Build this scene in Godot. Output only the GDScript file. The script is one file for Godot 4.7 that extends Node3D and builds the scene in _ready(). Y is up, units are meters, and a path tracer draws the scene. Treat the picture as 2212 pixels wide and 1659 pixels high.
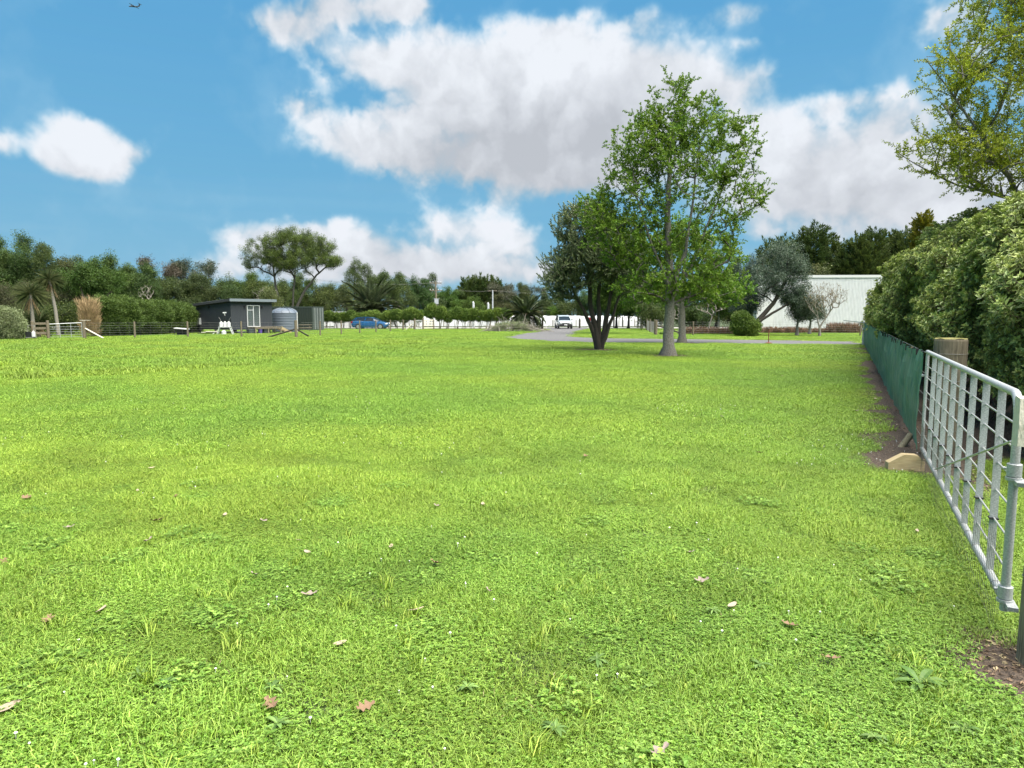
extends Node3D

# A mown lawn beside a hedge and a steel gate, with trees, a cabin and parked cars behind.
# Distances come from the ground each thing stands on: eye 1.62 m above the lawn.
const EYE := 1.62
const FOC := 1475.0            # focal length in pixels of a 2212 x 1659 picture
const SIN_T := 0.0995037
const COS_T := 0.9950372
const FENCE_A := Vector3(2.486, 0, -3.32)       # hinge end of the gate
const FENCE_D := Vector3(0.4418, 0, -0.8971)    # along the fence
const FENCE_N := Vector3(0.8971, 0, 0.4418)     # towards the hedge

var rng := RandomNumberGenerator.new()
var taken := {}
var M := {}
var lib := {}


# ---------------------------------------------------------------- geometry helper
class Geo:
	var v := PackedVector3Array()
	var n := PackedVector3Array()
	var c := PackedColorArray()
	var col := Color(1, 1, 1)

	func tri(a: Vector3, b: Vector3, d: Vector3, na: Vector3, nb: Vector3, nd: Vector3) -> void:
		if (b - a).cross(d - a).dot(na + nb + nd) > 0.0:
			v.append(a); v.append(d); v.append(b)
			n.append(na); n.append(nd); n.append(nb)
		else:
			v.append(a); v.append(b); v.append(d)
			n.append(na); n.append(nb); n.append(nd)
		c.append(col); c.append(col); c.append(col)

	func flat(a: Vector3, b: Vector3, d: Vector3, out: Vector3) -> void:
		var nn := (b - a).cross(d - a).normalized()
		if nn.dot(out) < 0.0:
			nn = -nn
		tri(a, b, d, nn, nn, nn)

	func quad(a: Vector3, b: Vector3, d: Vector3, e: Vector3, out: Vector3) -> void:
		flat(a, b, d, out)
		flat(a, d, e, out)

	func box(at: Vector3, size: Vector3, turn := Basis.IDENTITY) -> void:
		var h := size * 0.5
		var ax := [turn.x * h.x, turn.y * h.y, turn.z * h.z]
		for k in 3:
			var a: Vector3 = ax[k]
			var b: Vector3 = ax[(k + 1) % 3]
			var d: Vector3 = ax[(k + 2) % 3]
			for s: float in [-1.0, 1.0]:
				var o: Vector3 = at + a * s
				quad(o - b - d, o + b - d, o + b + d, o - b + d, a * s)

	func bar(a: Vector3, b: Vector3, w: float, h: float) -> void:
		var d := b - a
		var l := d.length()
		var y := d / l
		var x := y.cross(Vector3.UP if absf(y.y) < 0.95 else Vector3.RIGHT).normalized()
		box((a + b) * 0.5, Vector3(w, l, h), Basis(x, y, x.cross(y)))

	func tube(p: PackedVector3Array, r: PackedFloat32Array, sides: int, caps := true) -> void:
		var prev := PackedVector3Array()
		var prevn := PackedVector3Array()
		var x := Vector3.ZERO
		for i in p.size():
			var d := (p[mini(i + 1, p.size() - 1)] - p[maxi(i - 1, 0)]).normalized()
			if x == Vector3.ZERO:
				x = d.cross(Vector3.UP if absf(d.y) < 0.9 else Vector3.RIGHT).normalized()
			else:
				x = (x - d * x.dot(d)).normalized()
			var y := d.cross(x)
			var ring := PackedVector3Array()
			var rn := PackedVector3Array()
			for k in sides + 1:
				var t := TAU * k / sides
				var o := x * cos(t) + y * sin(t)
				rn.append(o)
				ring.append(p[i] + o * r[i])
			if i > 0:
				for k in sides:
					tri(prev[k], ring[k], ring[k + 1], prevn[k], rn[k], rn[k + 1])
					tri(prev[k], ring[k + 1], prev[k + 1], prevn[k], rn[k + 1], prevn[k + 1])
			if caps and (i == 0 or i == p.size() - 1):
				for k in sides:
					flat(p[i], ring[k], ring[k + 1], -d if i == 0 else d)
			prev = ring
			prevn = rn

	func rod(a: Vector3, b: Vector3, ra: float, rb := -1.0, sides := 8, caps := true) -> void:
		tube(PackedVector3Array([a, b]), PackedFloat32Array([ra, ra if rb < 0.0 else rb]), sides, caps)

	# profile: (radius, height) pairs from bottom to top, turned round y at o
	func lathe(profile: Array, sides: int, o := Vector3.ZERO) -> void:
		for i in profile.size() - 1:
			var a: Vector2 = profile[i]
			var b: Vector2 = profile[i + 1]
			var e := (b - a).normalized()
			for k in sides:
				var t0 := TAU * k / sides
				var t1 := TAU * (k + 1) / sides
				var d0 := Vector3(cos(t0), 0, sin(t0))
				var d1 := Vector3(cos(t1), 0, sin(t1))
				var n0 := d0 * e.y + Vector3.UP * -e.x
				var n1 := d1 * e.y + Vector3.UP * -e.x
				var p00 := o + d0 * a.x + Vector3.UP * a.y
				var p01 := o + d1 * a.x + Vector3.UP * a.y
				var p10 := o + d0 * b.x + Vector3.UP * b.y
				var p11 := o + d1 * b.x + Vector3.UP * b.y
				if a.x > 1e-5:
					tri(p00, p10, p01, n0, n0, n1)
				if b.x > 1e-5:
					tri(p01, p10, p11, n1, n0, n1)

	# polygon in the plane of turn.x, turn.y, as thick as depth along turn.z
	func prism(poly: PackedVector2Array, depth: float, o := Vector3.ZERO, turn := Basis.IDENTITY) -> void:
		var idx := Geometry2D.triangulate_polygon(poly)
		var mid := Vector2.ZERO
		for q in poly:
			mid += q / poly.size()
		for s: float in [-0.5, 0.5]:
			for i in range(0, idx.size(), 3):
				var t: Array[Vector3] = []
				for k in 3:
					var q := poly[idx[i + k]]
					t.append(o + turn.x * q.x + turn.y * q.y + turn.z * depth * s)
				flat(t[0], t[1], t[2], turn.z * s)
		var clock := Geometry2D.is_polygon_clockwise(poly)
		for i in poly.size():
			var a := poly[i]
			var b := poly[(i + 1) % poly.size()]
			var e := b - a
			var out := (Vector2(-e.y, e.x) if clock else Vector2(e.y, -e.x))
			var pa := o + turn.x * a.x + turn.y * a.y
			var pb := o + turn.x * b.x + turn.y * b.y
			var h := turn.z * depth * 0.5
			quad(pa - h, pb - h, pb + h, pa + h, turn.x * out.x + turn.y * out.y)

	# a blade or leaf lying along d from o, folded along its middle
	func leaf(o: Vector3, d: Vector3, side: Vector3, l: float, w: float, fold: float, droop := 0.0) -> void:
		var up := side.cross(d).normalized()
		var tip := o + d * l - Vector3.UP * droop * l
		var m := o + d * l * 0.45 + up * 0.0
		var a := m + side * w * 0.5 + up * fold * w
		var b := m - side * w * 0.5 + up * fold * w
		flat(o, a, tip, up)
		flat(o, tip, b, up)

	func mesh() -> ArrayMesh:
		var arr := []
		arr.resize(Mesh.ARRAY_MAX)
		arr[Mesh.ARRAY_VERTEX] = v
		arr[Mesh.ARRAY_NORMAL] = n
		arr[Mesh.ARRAY_COLOR] = c
		var m := ArrayMesh.new()
		m.add_surface_from_arrays(Mesh.PRIMITIVE_TRIANGLES, arr)
		return m


# ---------------------------------------------------------------- scene tree helpers
func numbered(called: String) -> String:
	var k: int = taken.get(called, -1) + 1
	taken[called] = k
	return called if k == 0 else "%s_%03d" % [called, k]

func tag(o: Node3D, label: String, category: String, group := "") -> Node3D:
	o.set_meta("label", label)
	o.set_meta("category", category)
	if group:
		o.set_meta("group", group)
	return o

func thing(called: String, label: String, category: String, at: Vector3, turn := 0.0, group := "") -> Node3D:
	var o := Node3D.new()
	o.name = numbered(called)
	add_child(o)
	o.position = at
	o.rotation.y = turn
	return tag(o, label, category, group)

func part(called: String, g: Variant, m: Material, parent: Node3D, at := Vector3.ZERO, turn := Basis.IDENTITY) -> MeshInstance3D:
	var o := MeshInstance3D.new()
	o.name = called
	o.mesh = g.mesh() if g is Geo else g
	o.material_override = m
	o.transform = Transform3D(turn, at)
	parent.add_child(o, true)
	return o

func struct(called: String, g: Geo, m: Material) -> MeshInstance3D:
	var o := MeshInstance3D.new()
	o.name = numbered(called)
	o.mesh = g.mesh()
	o.material_override = m
	add_child(o)
	o.set_meta("kind", "structure")
	return o

func copy(root: Node3D, at: Vector3, turn: float, label := "", scale_by := Vector3.ONE) -> Node3D:
	var o: Node3D = root.duplicate()
	var base := String(root.name)
	if base.length() > 4 and base.substr(base.length() - 4).begins_with("_") and base.substr(base.length() - 3).is_valid_int():
		base = base.substr(0, base.length() - 4)
	o.name = numbered(base)
	add_child(o)
	o.position = at
	o.rotation = Vector3(0, turn, 0)
	o.scale = scale_by
	if label:
		o.set_meta("label", label)
	return o

# many small alike pieces of one part: leaves, blades, chips
func strew(called: String, shapes: Array, where: Array[Transform3D], tint: PackedColorArray, m: Material, parent: Node3D) -> void:
	var k := shapes.size()
	for s in k:
		var at: Array[Transform3D] = []
		var cc := PackedColorArray()
		for i in range(s, where.size(), k):
			at.append(where[i])
			cc.append(tint[i])
		if at.is_empty():
			continue
		var mm := MultiMesh.new()
		mm.transform_format = MultiMesh.TRANSFORM_3D
		mm.use_colors = true
		mm.mesh = shapes[s]
		mm.instance_count = at.size()
		for i in at.size():
			mm.set_instance_transform(i, at[i])
			mm.set_instance_color(i, cc[i])
		var o := MultiMeshInstance3D.new()
		o.name = called if parent != self else numbered(called)
		o.multimesh = mm
		o.material_override = m
		o.set_meta("kind", "stuff")
		parent.add_child(o, true)

# ground point under a picture column u at a distance z; ground point of a picture position
func at_u(u: float, z: float, y := 0.0) -> Vector3:
	return Vector3((u - 1106.0) / FOC * (COS_T * z + SIN_T * (EYE - y)), y, -z)

func at_uv(u: float, vv: float) -> Vector3:
	var yc := -(vv - 829.5) / FOC
	var dy := yc * COS_T - SIN_T
	var dz := COS_T + yc * SIN_T
	var t := EYE / -dy
	return Vector3((u - 1106.0) / FOC * t, 0, -dz * t)

func fence_at(s: float, off: float, y := 0.0) -> Vector3:
	return FENCE_A + FENCE_D * s + FENCE_N * off + Vector3.UP * y

func rf(a: float, b: float) -> float:
	return rng.randf_range(a, b)

func rdir() -> Vector3:
	var z := rf(-1.0, 1.0)
	var t := rf(0.0, TAU)
	var r := sqrt(1.0 - z * z)
	return Vector3(r * cos(t), z, r * sin(t))

func along(d: Vector3, roll: float) -> Basis:
	var y := d.normalized()
	var x := y.cross(Vector3.UP if absf(y.y) < 0.95 else Vector3.RIGHT).normalized()
	return Basis(x, y, x.cross(y)) * Basis(Vector3.UP, roll)


# ---------------------------------------------------------------- materials
func lin(r: float, g: float, b: float) -> Color:
	return Color(r, g, b).linear_to_srgb()

func plain(r: float, g: float, b: float, rough := 0.8, metal := 0.0) -> StandardMaterial3D:
	var m := StandardMaterial3D.new()
	m.albedo_color = lin(r, g, b)
	m.roughness = rough
	m.metallic = metal
	return m

# triplanar noise between linear colours; stretch is metres for one repeat along x, y, z
func grained(cols: Array, freq: float, stretch: Vector3, rough: float, seed_no: int, bump := 0.0, world := false, octaves := 5, metal := 0.0) -> StandardMaterial3D:
	var f := FastNoiseLite.new()
	f.seed = seed_no
	f.noise_type = FastNoiseLite.TYPE_SIMPLEX_SMOOTH
	f.frequency = freq
	f.fractal_octaves = octaves
	f.fractal_gain = 0.6
	var t := NoiseTexture2D.new()
	t.width = 512
	t.height = 512
	t.seamless = true
	t.noise = f
	var ramp := Gradient.new()
	var offs := PackedFloat32Array()
	var cc := PackedColorArray()
	for i in cols.size():
		offs.append(0.12 + 0.76 * i / maxf(1.0, cols.size() - 1))
		var k: Color = cols[i]
		cc.append(k.linear_to_srgb())
	ramp.offsets = offs
	ramp.colors = cc
	t.color_ramp = ramp
	var m := StandardMaterial3D.new()
	m.albedo_texture = t
	m.roughness = rough
	m.metallic = metal
	m.uv1_triplanar = true
	m.uv1_world_triplanar = world
	m.uv1_scale = Vector3(1.0 / stretch.x, 1.0 / stretch.y, 1.0 / stretch.z)
	if bump > 0.0:
		var h := NoiseTexture2D.new()
		h.width = 512
		h.height = 512
		h.seamless = true
		h.noise = f
		m.heightmap_enabled = true
		m.heightmap_texture = h
		m.heightmap_scale = bump
	return m

func leafy(thru: float, rough := 0.55) -> StandardMaterial3D:
	var m := StandardMaterial3D.new()
	m.albedo_color = Color(1, 1, 1)
	m.vertex_color_use_as_albedo = true
	m.roughness = rough
	m.metallic_specular = 0.35
	m.backlight_enabled = true
	m.backlight = Color(thru, thru, thru * 0.8)
	m.cull_mode = BaseMaterial3D.CULL_DISABLED
	return m

func materials() -> void:
	M.leaf = leafy(0.75)
	M.waxy = leafy(0.35, 0.42)
	M.grass = leafy(0.6, 0.5)
	M.grass.metallic_specular = 0.4
	M.dead = leafy(0.25, 0.85)
	M.soil = grained([Color(0.045, 0.031, 0.021), Color(0.085, 0.060, 0.042), Color(0.14, 0.105, 0.078)], 0.03, Vector3(0.7, 0.7, 0.7), 0.95, 3, 3.0, true)
	M.turf = grained([Color(0.022, 0.03, 0.010), Color(0.036, 0.055, 0.014), Color(0.05, 0.08, 0.018)], 0.02, Vector3(2.3, 2.3, 2.3), 0.95, 4, 2.0, true)
	M.gravel = grained([Color(0.05, 0.05, 0.05), Color(0.105, 0.103, 0.105), Color(0.17, 0.168, 0.17)], 0.09, Vector3(1.9, 1.9, 1.9), 0.95, 5, 1.5, true)
	M.road = grained([Color(0.24, 0.23, 0.21), Color(0.33, 0.315, 0.29)], 0.05, Vector3(6, 6, 6), 0.95, 6, 0.0, true)
	M.wood = grained([Color(0.10, 0.088, 0.055), Color(0.20, 0.175, 0.11), Color(0.29, 0.26, 0.18)], 0.02, Vector3(0.25, 2.6, 0.25), 0.85, 7, 0.6)
	M.old_wood = grained([Color(0.075, 0.062, 0.042), Color(0.15, 0.125, 0.085), Color(0.22, 0.19, 0.14)], 0.02, Vector3(0.3, 3.0, 0.3), 0.9, 8, 0.6)
	M.fresh_wood = grained([Color(0.33, 0.25, 0.13), Color(0.45, 0.36, 0.21)], 0.02, Vector3(1.5, 0.2, 0.2), 0.8, 9)
	M.pale_wood = grained([Color(0.40, 0.36, 0.27), Color(0.60, 0.56, 0.46), Color(0.66, 0.62, 0.52)], 0.02, Vector3(0.15, 0.6, 0.15), 0.8, 10, 0.4)
	M.moss_wood = grained([Color(0.13, 0.12, 0.035), Color(0.22, 0.21, 0.06), Color(0.27, 0.24, 0.12)], 0.03, Vector3(0.3, 0.3, 0.3), 0.95, 11, 1.0)
	M.bark = grained([Color(0.085, 0.08, 0.065), Color(0.17, 0.165, 0.14), Color(0.29, 0.285, 0.26)], 0.025, Vector3(0.55, 1.1, 0.55), 0.95, 12, 3.0)
	M.limb = grained([Color(0.045, 0.040, 0.032), Color(0.085, 0.078, 0.066), Color(0.13, 0.12, 0.105)], 0.03, Vector3(0.4, 1.2, 0.4), 0.95, 18)
	M.dark_bark = grained([Color(0.022, 0.018, 0.014), Color(0.05, 0.042, 0.034), Color(0.085, 0.075, 0.06)], 0.03, Vector3(0.4, 1.2, 0.4), 0.95, 13, 3.0)
	M.pale_bark = grained([Color(0.16, 0.145, 0.12), Color(0.27, 0.25, 0.21)], 0.03, Vector3(0.4, 1.2, 0.4), 0.9, 14)
	M.galv = grained([Color(0.30, 0.32, 0.325), Color(0.42, 0.44, 0.445), Color(0.55, 0.565, 0.57)], 0.035, Vector3(0.22, 0.22, 0.22), 0.48, 15, 0.0, false, 3, 0.35)
	M.wire = plain(0.42, 0.43, 0.42, 0.45, 0.5)
	M.old_wire = plain(0.25, 0.25, 0.24, 0.6, 0.4)
	M.dark_wire = plain(0.10, 0.10, 0.09, 0.6, 0.3)
	M.black = plain(0.012, 0.012, 0.013, 0.6)
	M.white = plain(0.56, 0.57, 0.57, 0.6)
	M.rust = grained([Color(0.07, 0.022, 0.014), Color(0.15, 0.05, 0.03), Color(0.20, 0.075, 0.045)], 0.03, Vector3(0.2, 0.2, 0.2), 0.9, 16, 0.5)
	M.cloth = grained([Color(0.04, 0.145, 0.10), Color(0.085, 0.21, 0.155), Color(0.19, 0.27, 0.21)], 0.012, Vector3(0.35, 5.0, 0.35), 0.75, 17, 0.4, true)
	M.cloth.transparency = BaseMaterial3D.TRANSPARENCY_ALPHA      # an open weave lets some light through
	M.cloth.albedo_color = Color(1, 1, 1, 0.82)
	M.cloth.backlight_enabled = true
	M.cloth.backlight = Color(0.25, 0.5, 0.4)


# ---------------------------------------------------------------- sky
# clouds as soft mounds: azimuth (0 = away from the camera's gate side, + right), elevation, half sizes in degrees, weight, tone
const CLOUDS := [
	
-31.6,12.1,2.2,1.4,1.10,1.00, -30.3,11.3,2.2,1.5,1.05,0.95, -32.9,10.7,1.5,1.1,0.90,0.92, -28.0,11.5,0.8,0.7,0.45,0.90,
	-36.0,11.2,0.8,0.8,0.95,0.95, -30.9,10.4,1.7,0.9,0.80,0.88, -18.5,21.3,2.1,1.1,0.85,0.88, -16.1,21.0,2.1,1.2,0.85,0.87,
	-11.9,22.7,4.3,1.2,0.85,0.88, -8.3,23.1,2.6,0.8,0.70,0.88, -15.0,22.8,2.1,1.1,0.80,0.88, 10.4,22.0,2.1,1.0,0.62,0.88,
	17.7,21.9,2.8,0.8,0.55,0.87, 18.4,19.8,1.3,0.3,0.45,0.88, -6.0,21.4,1.5,0.5,0.45,0.88, -11.6,19.4,4.3,1.5,1.10,1.00,
	-7.6,19.2,4.8,1.9,1.20,1.00, -3.6,18.8,4.8,2.1,1.20,1.00, 1.6,19.8,4.6,2.2,1.20,1.00, 3.7,21.6,2.8,1.2,0.95,0.98,
	8.3,19.3,5.0,2.0,1.20,1.00, 12.6,18.4,3.8,2.0,1.20,0.98, 16.5,17.0,2.5,1.3,0.90,0.95, -3.6,16.4,6.4,2.2,1.10,0.90,
	3.5,16.2,7.4,2.8,1.20,0.84, 10.2,15.7,5.3,2.6,1.20,0.82, 1.7,13.5,7.5,2.5,1.20,0.74, -2.1,12.1,5.7,1.7,1.00,0.82,
	-7.5,12.7,3.6,1.6,1.00,0.88, -14.2,14.1,3.0,1.4,0.95,0.97, -11.4,13.3,3.1,1.6,0.95,0.92, -16.3,15.9,1.7,1.0,0.62,0.88,
	5.1,11.3,4.8,1.5,1.00,0.80, 7.3,13.2,4.4,2.0,1.10,0.74, -0.2,9.5,1.7,0.8,0.55,0.88, -10.3,15.7,1.5,0.7,0.40,0.90,
	21.0,13.1,3.5,2.4,1.05,0.96, 18.3,13.8,2.3,1.6,0.80,0.93, 23.4,10.7,4.3,2.7,1.10,0.93, 27.6,11.4,3.4,2.5,1.05,0.92,
	26.1,15.3,1.8,0.6,0.45,0.90, 28.4,14.1,2.6,1.5,0.95,0.95, 21.5,8.8,5.4,2.0,1.00,0.88, 27.2,8.1,4.6,1.9,1.00,0.88,
	30.9,9.2,4.0,2.8,1.00,0.88, 19.5,17.5,1.5,1.2,0.50,0.88, 24.1,15.0,0.9,0.6,0.40,0.90, 31.7,19.6,2.2,1.3,0.85,0.90,
	34.1,17.6,2.0,1.6,0.70,0.90, 33.7,11.7,3.3,4.0,0.90,0.90, 35.8,7.1,2.9,2.7,0.90,0.90, 14.6,10.9,5.2,2.7,0.80,0.88,
	-20.0,6.1,2.9,0.9,0.85,0.92, -15.9,6.5,4.1,1.3,0.95,0.96, -11.5,6.0,3.5,1.3,0.95,0.95, -5.7,7.3,2.7,1.7,1.10,1.00,
	-1.8,7.0,3.1,1.5,1.10,1.00, 0.7,5.8,2.0,1.6,1.00,0.97, -7.9,4.4,8.0,1.3,0.90,0.86, -15.2,4.4,6.0,1.3,0.85,0.88,
	-4.1,3.5,7.3,1.1,0.85,0.85, 2.8,3.1,2.3,0.9,0.50,0.90, -22.7,3.7,1.7,1.0,1.05,1.00, 19.9,6.5,1.3,0.8,0.70,0.95,
	24.8,6.1,4.5,0.7,0.55,0.90, -18.1,3.0,4.3,0.9,0.60,0.88
]

func sky_panorama() -> ImageTexture:
	var w := 3072
	var h := 1536
	var lw := 768            # coarse grid for the mounds, upper half only
	var lh := 192
	var blobs := PackedFloat32Array(CLOUDS)
	# the same kind of weather goes on all round and overhead
	rng.seed = 77
	var groups := 0
	while groups < 46:
		var a := rf(-180.0, 180.0)
		var e := rf(3.0, 62.0)
		groups += 1
		if absf(a) < 48.0 and e < 28.0:
			continue
		var big := rf(0.5, 1.0) * lerpf(0.7, 1.6, e / 60.0)
		var spread := 1.0 / maxf(0.35, cos(deg_to_rad(e)))
		for k in rng.randi_range(4, 8):
			var da := rf(-8.0, 8.0) * big * spread
			var de := rf(-2.2, 2.2) * big
			blobs.append_array(PackedFloat32Array([a + da, e + de, rf(2.5, 6.0) * big * spread, rf(1.2, 2.6) * big, rf(0.7, 1.2), clampf(0.88 + de * 0.035 / big, 0.76, 1.0)]))
	var dens := PackedFloat32Array()
	var tone := PackedFloat32Array()
	dens.resize(lw * lh)
	tone.resize(lw * lh)
	for i in range(0, blobs.size(), 6):
		var ra := blobs[i + 2]
		var re := blobs[i + 3]
		var x0 := int(floor((blobs[i] - 2.2 * ra + 180.0) / 360.0 * lw))
		var x1 := int(ceil((blobs[i] + 2.2 * ra + 180.0) / 360.0 * lw))
		var y0 := clampi(int(floor((90.0 - blobs[i + 1] - 2.2 * re) / 90.0 * lh)), 0, lh - 1)
		var y1 := clampi(int(ceil((90.0 - blobs[i + 1] + 2.2 * re) / 90.0 * lh)), 0, lh - 1)
		for y in range(y0, y1 + 1):
			var qe := (90.0 - (y + 0.5) / lh * 90.0 - blobs[i + 1]) / re
			for x in range(x0, x1 + 1):
				var qa := ((x + 0.5) / lw * 360.0 - 180.0 - blobs[i]) / ra
				var q := qa * qa + qe * qe
				if q < 4.8:
					var k := blobs[i + 4] * exp(-q * 0.9)
					var at := y * lw + posmod(x, lw)
					dens[at] += k
					tone[at] += k * (blobs[i + 5] + 0.035 * qe)
	for i in dens.size():
		tone[i] = tone[i] / dens[i] if dens[i] > 0.02 else 0.9
		dens[i] = 1.0 - exp(-1.15 * dens[i])
	var di := Image.create_from_data(lw, lh, false, Image.FORMAT_RF, dens.to_byte_array())
	var ti := Image.create_from_data(lw, lh, false, Image.FORMAT_RF, tone.to_byte_array())
	di.resize(w, h / 2, Image.INTERPOLATE_CUBIC)
	ti.resize(w, h / 2, Image.INTERPOLATE_CUBIC)
	var dd := di.get_data().to_float32_array()
	var tt := ti.get_data().to_float32_array()
	var f := FastNoiseLite.new()
	f.seed = 21
	f.frequency = 0.011
	f.fractal_octaves = 7
	f.fractal_gain = 0.56
	f.domain_warp_enabled = true
	f.domain_warp_amplitude = 22.0
	f.domain_warp_frequency = 0.012
	var n1 := f.get_seamless_image(w, h / 2, false, false, 0.08).get_data()
	f.seed = 22
	f.frequency = 0.028
	f.fractal_octaves = 6
	f.domain_warp_amplitude = 30.0
	var n2 := f.get_seamless_image(w, h / 2, false, false, 0.08).get_data()
	# thin streaks low over the horizon
	f.seed = 23
	f.domain_warp_enabled = false
	f.frequency = 0.004
	f.fractal_octaves = 5
	var streak := f.get_seamless_image(w / 4, h * 2, false, false, 0.08)
	streak.resize(w, h / 2, Image.INTERPOLATE_BILINEAR)
	var n3 := streak.get_data()
	var px := PackedByteArray()
	px.resize(w * h / 2 * 3)
	for y in h / 2:
		var el := 90.0 - (y + 0.5) * 180.0 / h
		var t := clampf(el / 30.0, 0.0, 1.0)
		var low := exp(-el / 5.0)
		# srgb 0..255 of the clear air: paler and greener towards the horizon
		var br := lerpf(132.0, 88.0, pow(t, 0.8)) + 26.0 * low
		var bg := lerpf(191.0, 161.0, pow(t, 0.9)) + 8.0 * low
		var bb := lerpf(222.0, 214.0, t) - 2.0 * low
		for x in w:
			var i := y * w + x
			var na := n1[i] / 255.0 - 0.5
			var nb := n2[i] / 255.0 - 0.5
			var dn := dd[i]
			var rim := 0.12 + 3.2 * dn * (1.0 - dn)
			var m := dn + (na * 0.8 + nb * 0.85) * rim
			var a := clampf((m - 0.22) / 0.60, 0.0, 1.0)
			a = a * a * (3.0 - 2.0 * a)
			var thin := clampf((na + nb * 0.6 - 0.02) * 2.2, 0.0, 1.0) * (0.10 + 0.5 * dn)
			thin += clampf((n3[i] / 255.0 - 0.48) * 3.0, 0.0, 1.0) * 0.20 * exp(-absf(el - 5.0) / 5.0)
			a = maxf(a, thin) * 0.97
			var l := 0.25 + tt[i] * 0.77 + nb * 0.2 + na * 0.16
			l = clampf(l, 0.81, 1.03)
			var cr := 222.0 * l + 15.0
			var cg := 221.0 * l + 19.0
			var cb := 215.0 * l + 31.0
			var o := (y * w + (x + w / 2) % w) * 3      # a panorama's left edge looks along -z
			px[o] = int(clampf(lerpf(br, cr, a), 0, 255))
			px[o + 1] = int(clampf(lerpf(bg, cg, a), 0, 255))
			px[o + 2] = int(clampf(lerpf(bb, cb, a), 0, 255))
	var top := Image.create_from_data(w, h / 2, false, Image.FORMAT_RGB8, px)
	var full := Image.create_empty(w, h, false, Image.FORMAT_RGB8)
	full.fill(Color8(105, 120, 95))
	full.blit_rect(top, Rect2i(0, 0, w, h / 2), Vector2i.ZERO)
	return ImageTexture.create_from_image(full)


func camera_and_light() -> void:
	var cam := Camera3D.new()
	cam.name = "camera"
	cam.position = Vector3(0, EYE, 0)
	cam.rotation.x = -atan(0.1)
	cam.fov = rad_to_deg(2.0 * atan(829.5 / FOC))
	cam.near = 0.05
	cam.far = 4000.0
	add_child(cam)
	cam.current = true
	var env := Environment.new()
	var sky := Sky.new()
	var sm := PanoramaSkyMaterial.new()
	sm.panorama = sky_panorama()
	sky.sky_material = sm
	env.sky = sky
	env.background_mode = Environment.BG_SKY
	env.tonemap_mode = Environment.TONE_MAPPER_LINEAR
	env.tonemap_exposure = 8.5
	env.background_energy_multiplier = 1.0 / 8.5
	env.sdfgi_enabled = true
	env.ssao_enabled = true
	env.ssil_enabled = true
	var we := WorldEnvironment.new()
	we.name = "air"
	we.environment = env
	add_child(we)
	var sun := DirectionalLight3D.new()
	sun.name = "sun"
	sun.light_energy = 0.5
	sun.light_color = Color(1.0, 0.97, 0.92)
	sun.light_angular_distance = 75.0
	sun.shadow_enabled = true
	add_child(sun)
	sun.look_at_from_position(Vector3(3.2, 9.0, 2.6), Vector3.ZERO)


# ---------------------------------------------------------------- leaves and sprigs
func shade_of(a: Color, b: Color) -> Color:
	var k := rf(0.72, 1.28)
	var c := a.lerp(b, rng.randf())
	return Color(c.r * k, c.g * k, c.b * k)

# a twig along +y with leaves set round it
func sprig(count: int, length: float, ll: float, lw: float, a: Color, b: Color, open := 0.9, droop := 0.15, twig := true) -> ArrayMesh:
	var g := Geo.new()
	if twig:
		g.col = Color(0.35, 0.28, 0.2) * 0.25
		g.rod(Vector3.ZERO, Vector3(0, length * 0.85, 0), ll * 0.035, ll * 0.015, 3, false)
	for i in count:
		g.col = shade_of(a, b)
		var t := (i + rng.randf()) / count
		var az := i * 2.4 + rf(-0.4, 0.4)
		var tilt := open * rf(0.6, 1.25) * lerpf(1.0, 0.55, t)
		var d := Vector3(cos(az) * sin(tilt), cos(tilt), sin(az) * sin(tilt)).normalized()
		var side := d.cross(Vector3.UP).normalized().rotated(d, rf(-0.7, 0.7))
		g.leaf(Vector3(0, length * t * 0.95, 0), d, side, ll * rf(0.7, 1.2), lw * rf(0.75, 1.2), rf(0.05, 0.35), droop * rf(0.3, 1.6))
	return g.mesh()

# a loose ball of leaf faces, for crowns seen from far
func puff(count: int, radius: float, ll: float, lw: float, a: Color, b: Color, squash := 0.75, hang := 0.0) -> ArrayMesh:
	var g := Geo.new()
	for i in count:
		g.col = shade_of(a, b)
		var o := rdir() * radius * pow(rng.randf(), 0.45)
		o.y *= squash
		var d := (o.normalized() * 0.7 + rdir() + Vector3(0, 0.25 - hang, 0)).normalized()
		var side := d.cross(rdir()).normalized()
		g.leaf(o, d, side, ll * rf(0.6, 1.3), lw * rf(0.7, 1.3), rf(0.05, 0.3), 0.1)
	return g.mesh()

# upright sprays of narrow foliage
func spray(count: int, length: float, ll: float, lw: float, a: Color, b: Color) -> ArrayMesh:
	var g := Geo.new()
	for i in count:
		g.col = shade_of(a, b)
		var t := rng.randf()
		var az := rf(0, TAU)
		var o := Vector3(cos(az), 0, sin(az)) * length * 0.28 * rng.randf() * (1.15 - t) + Vector3(0, t * length, 0)
		var d := (Vector3(o.x, 0, o.z) * 1.6 + Vector3(0, rf(0.4, 1.0) * length, 0) + rdir() * 0.25 * length).normalized()
		g.leaf(o, d, d.cross(rdir()).normalized(), ll * rf(0.6, 1.3), lw * rf(0.7, 1.3), 0.1, 0.0)
	return g.mesh()

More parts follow.
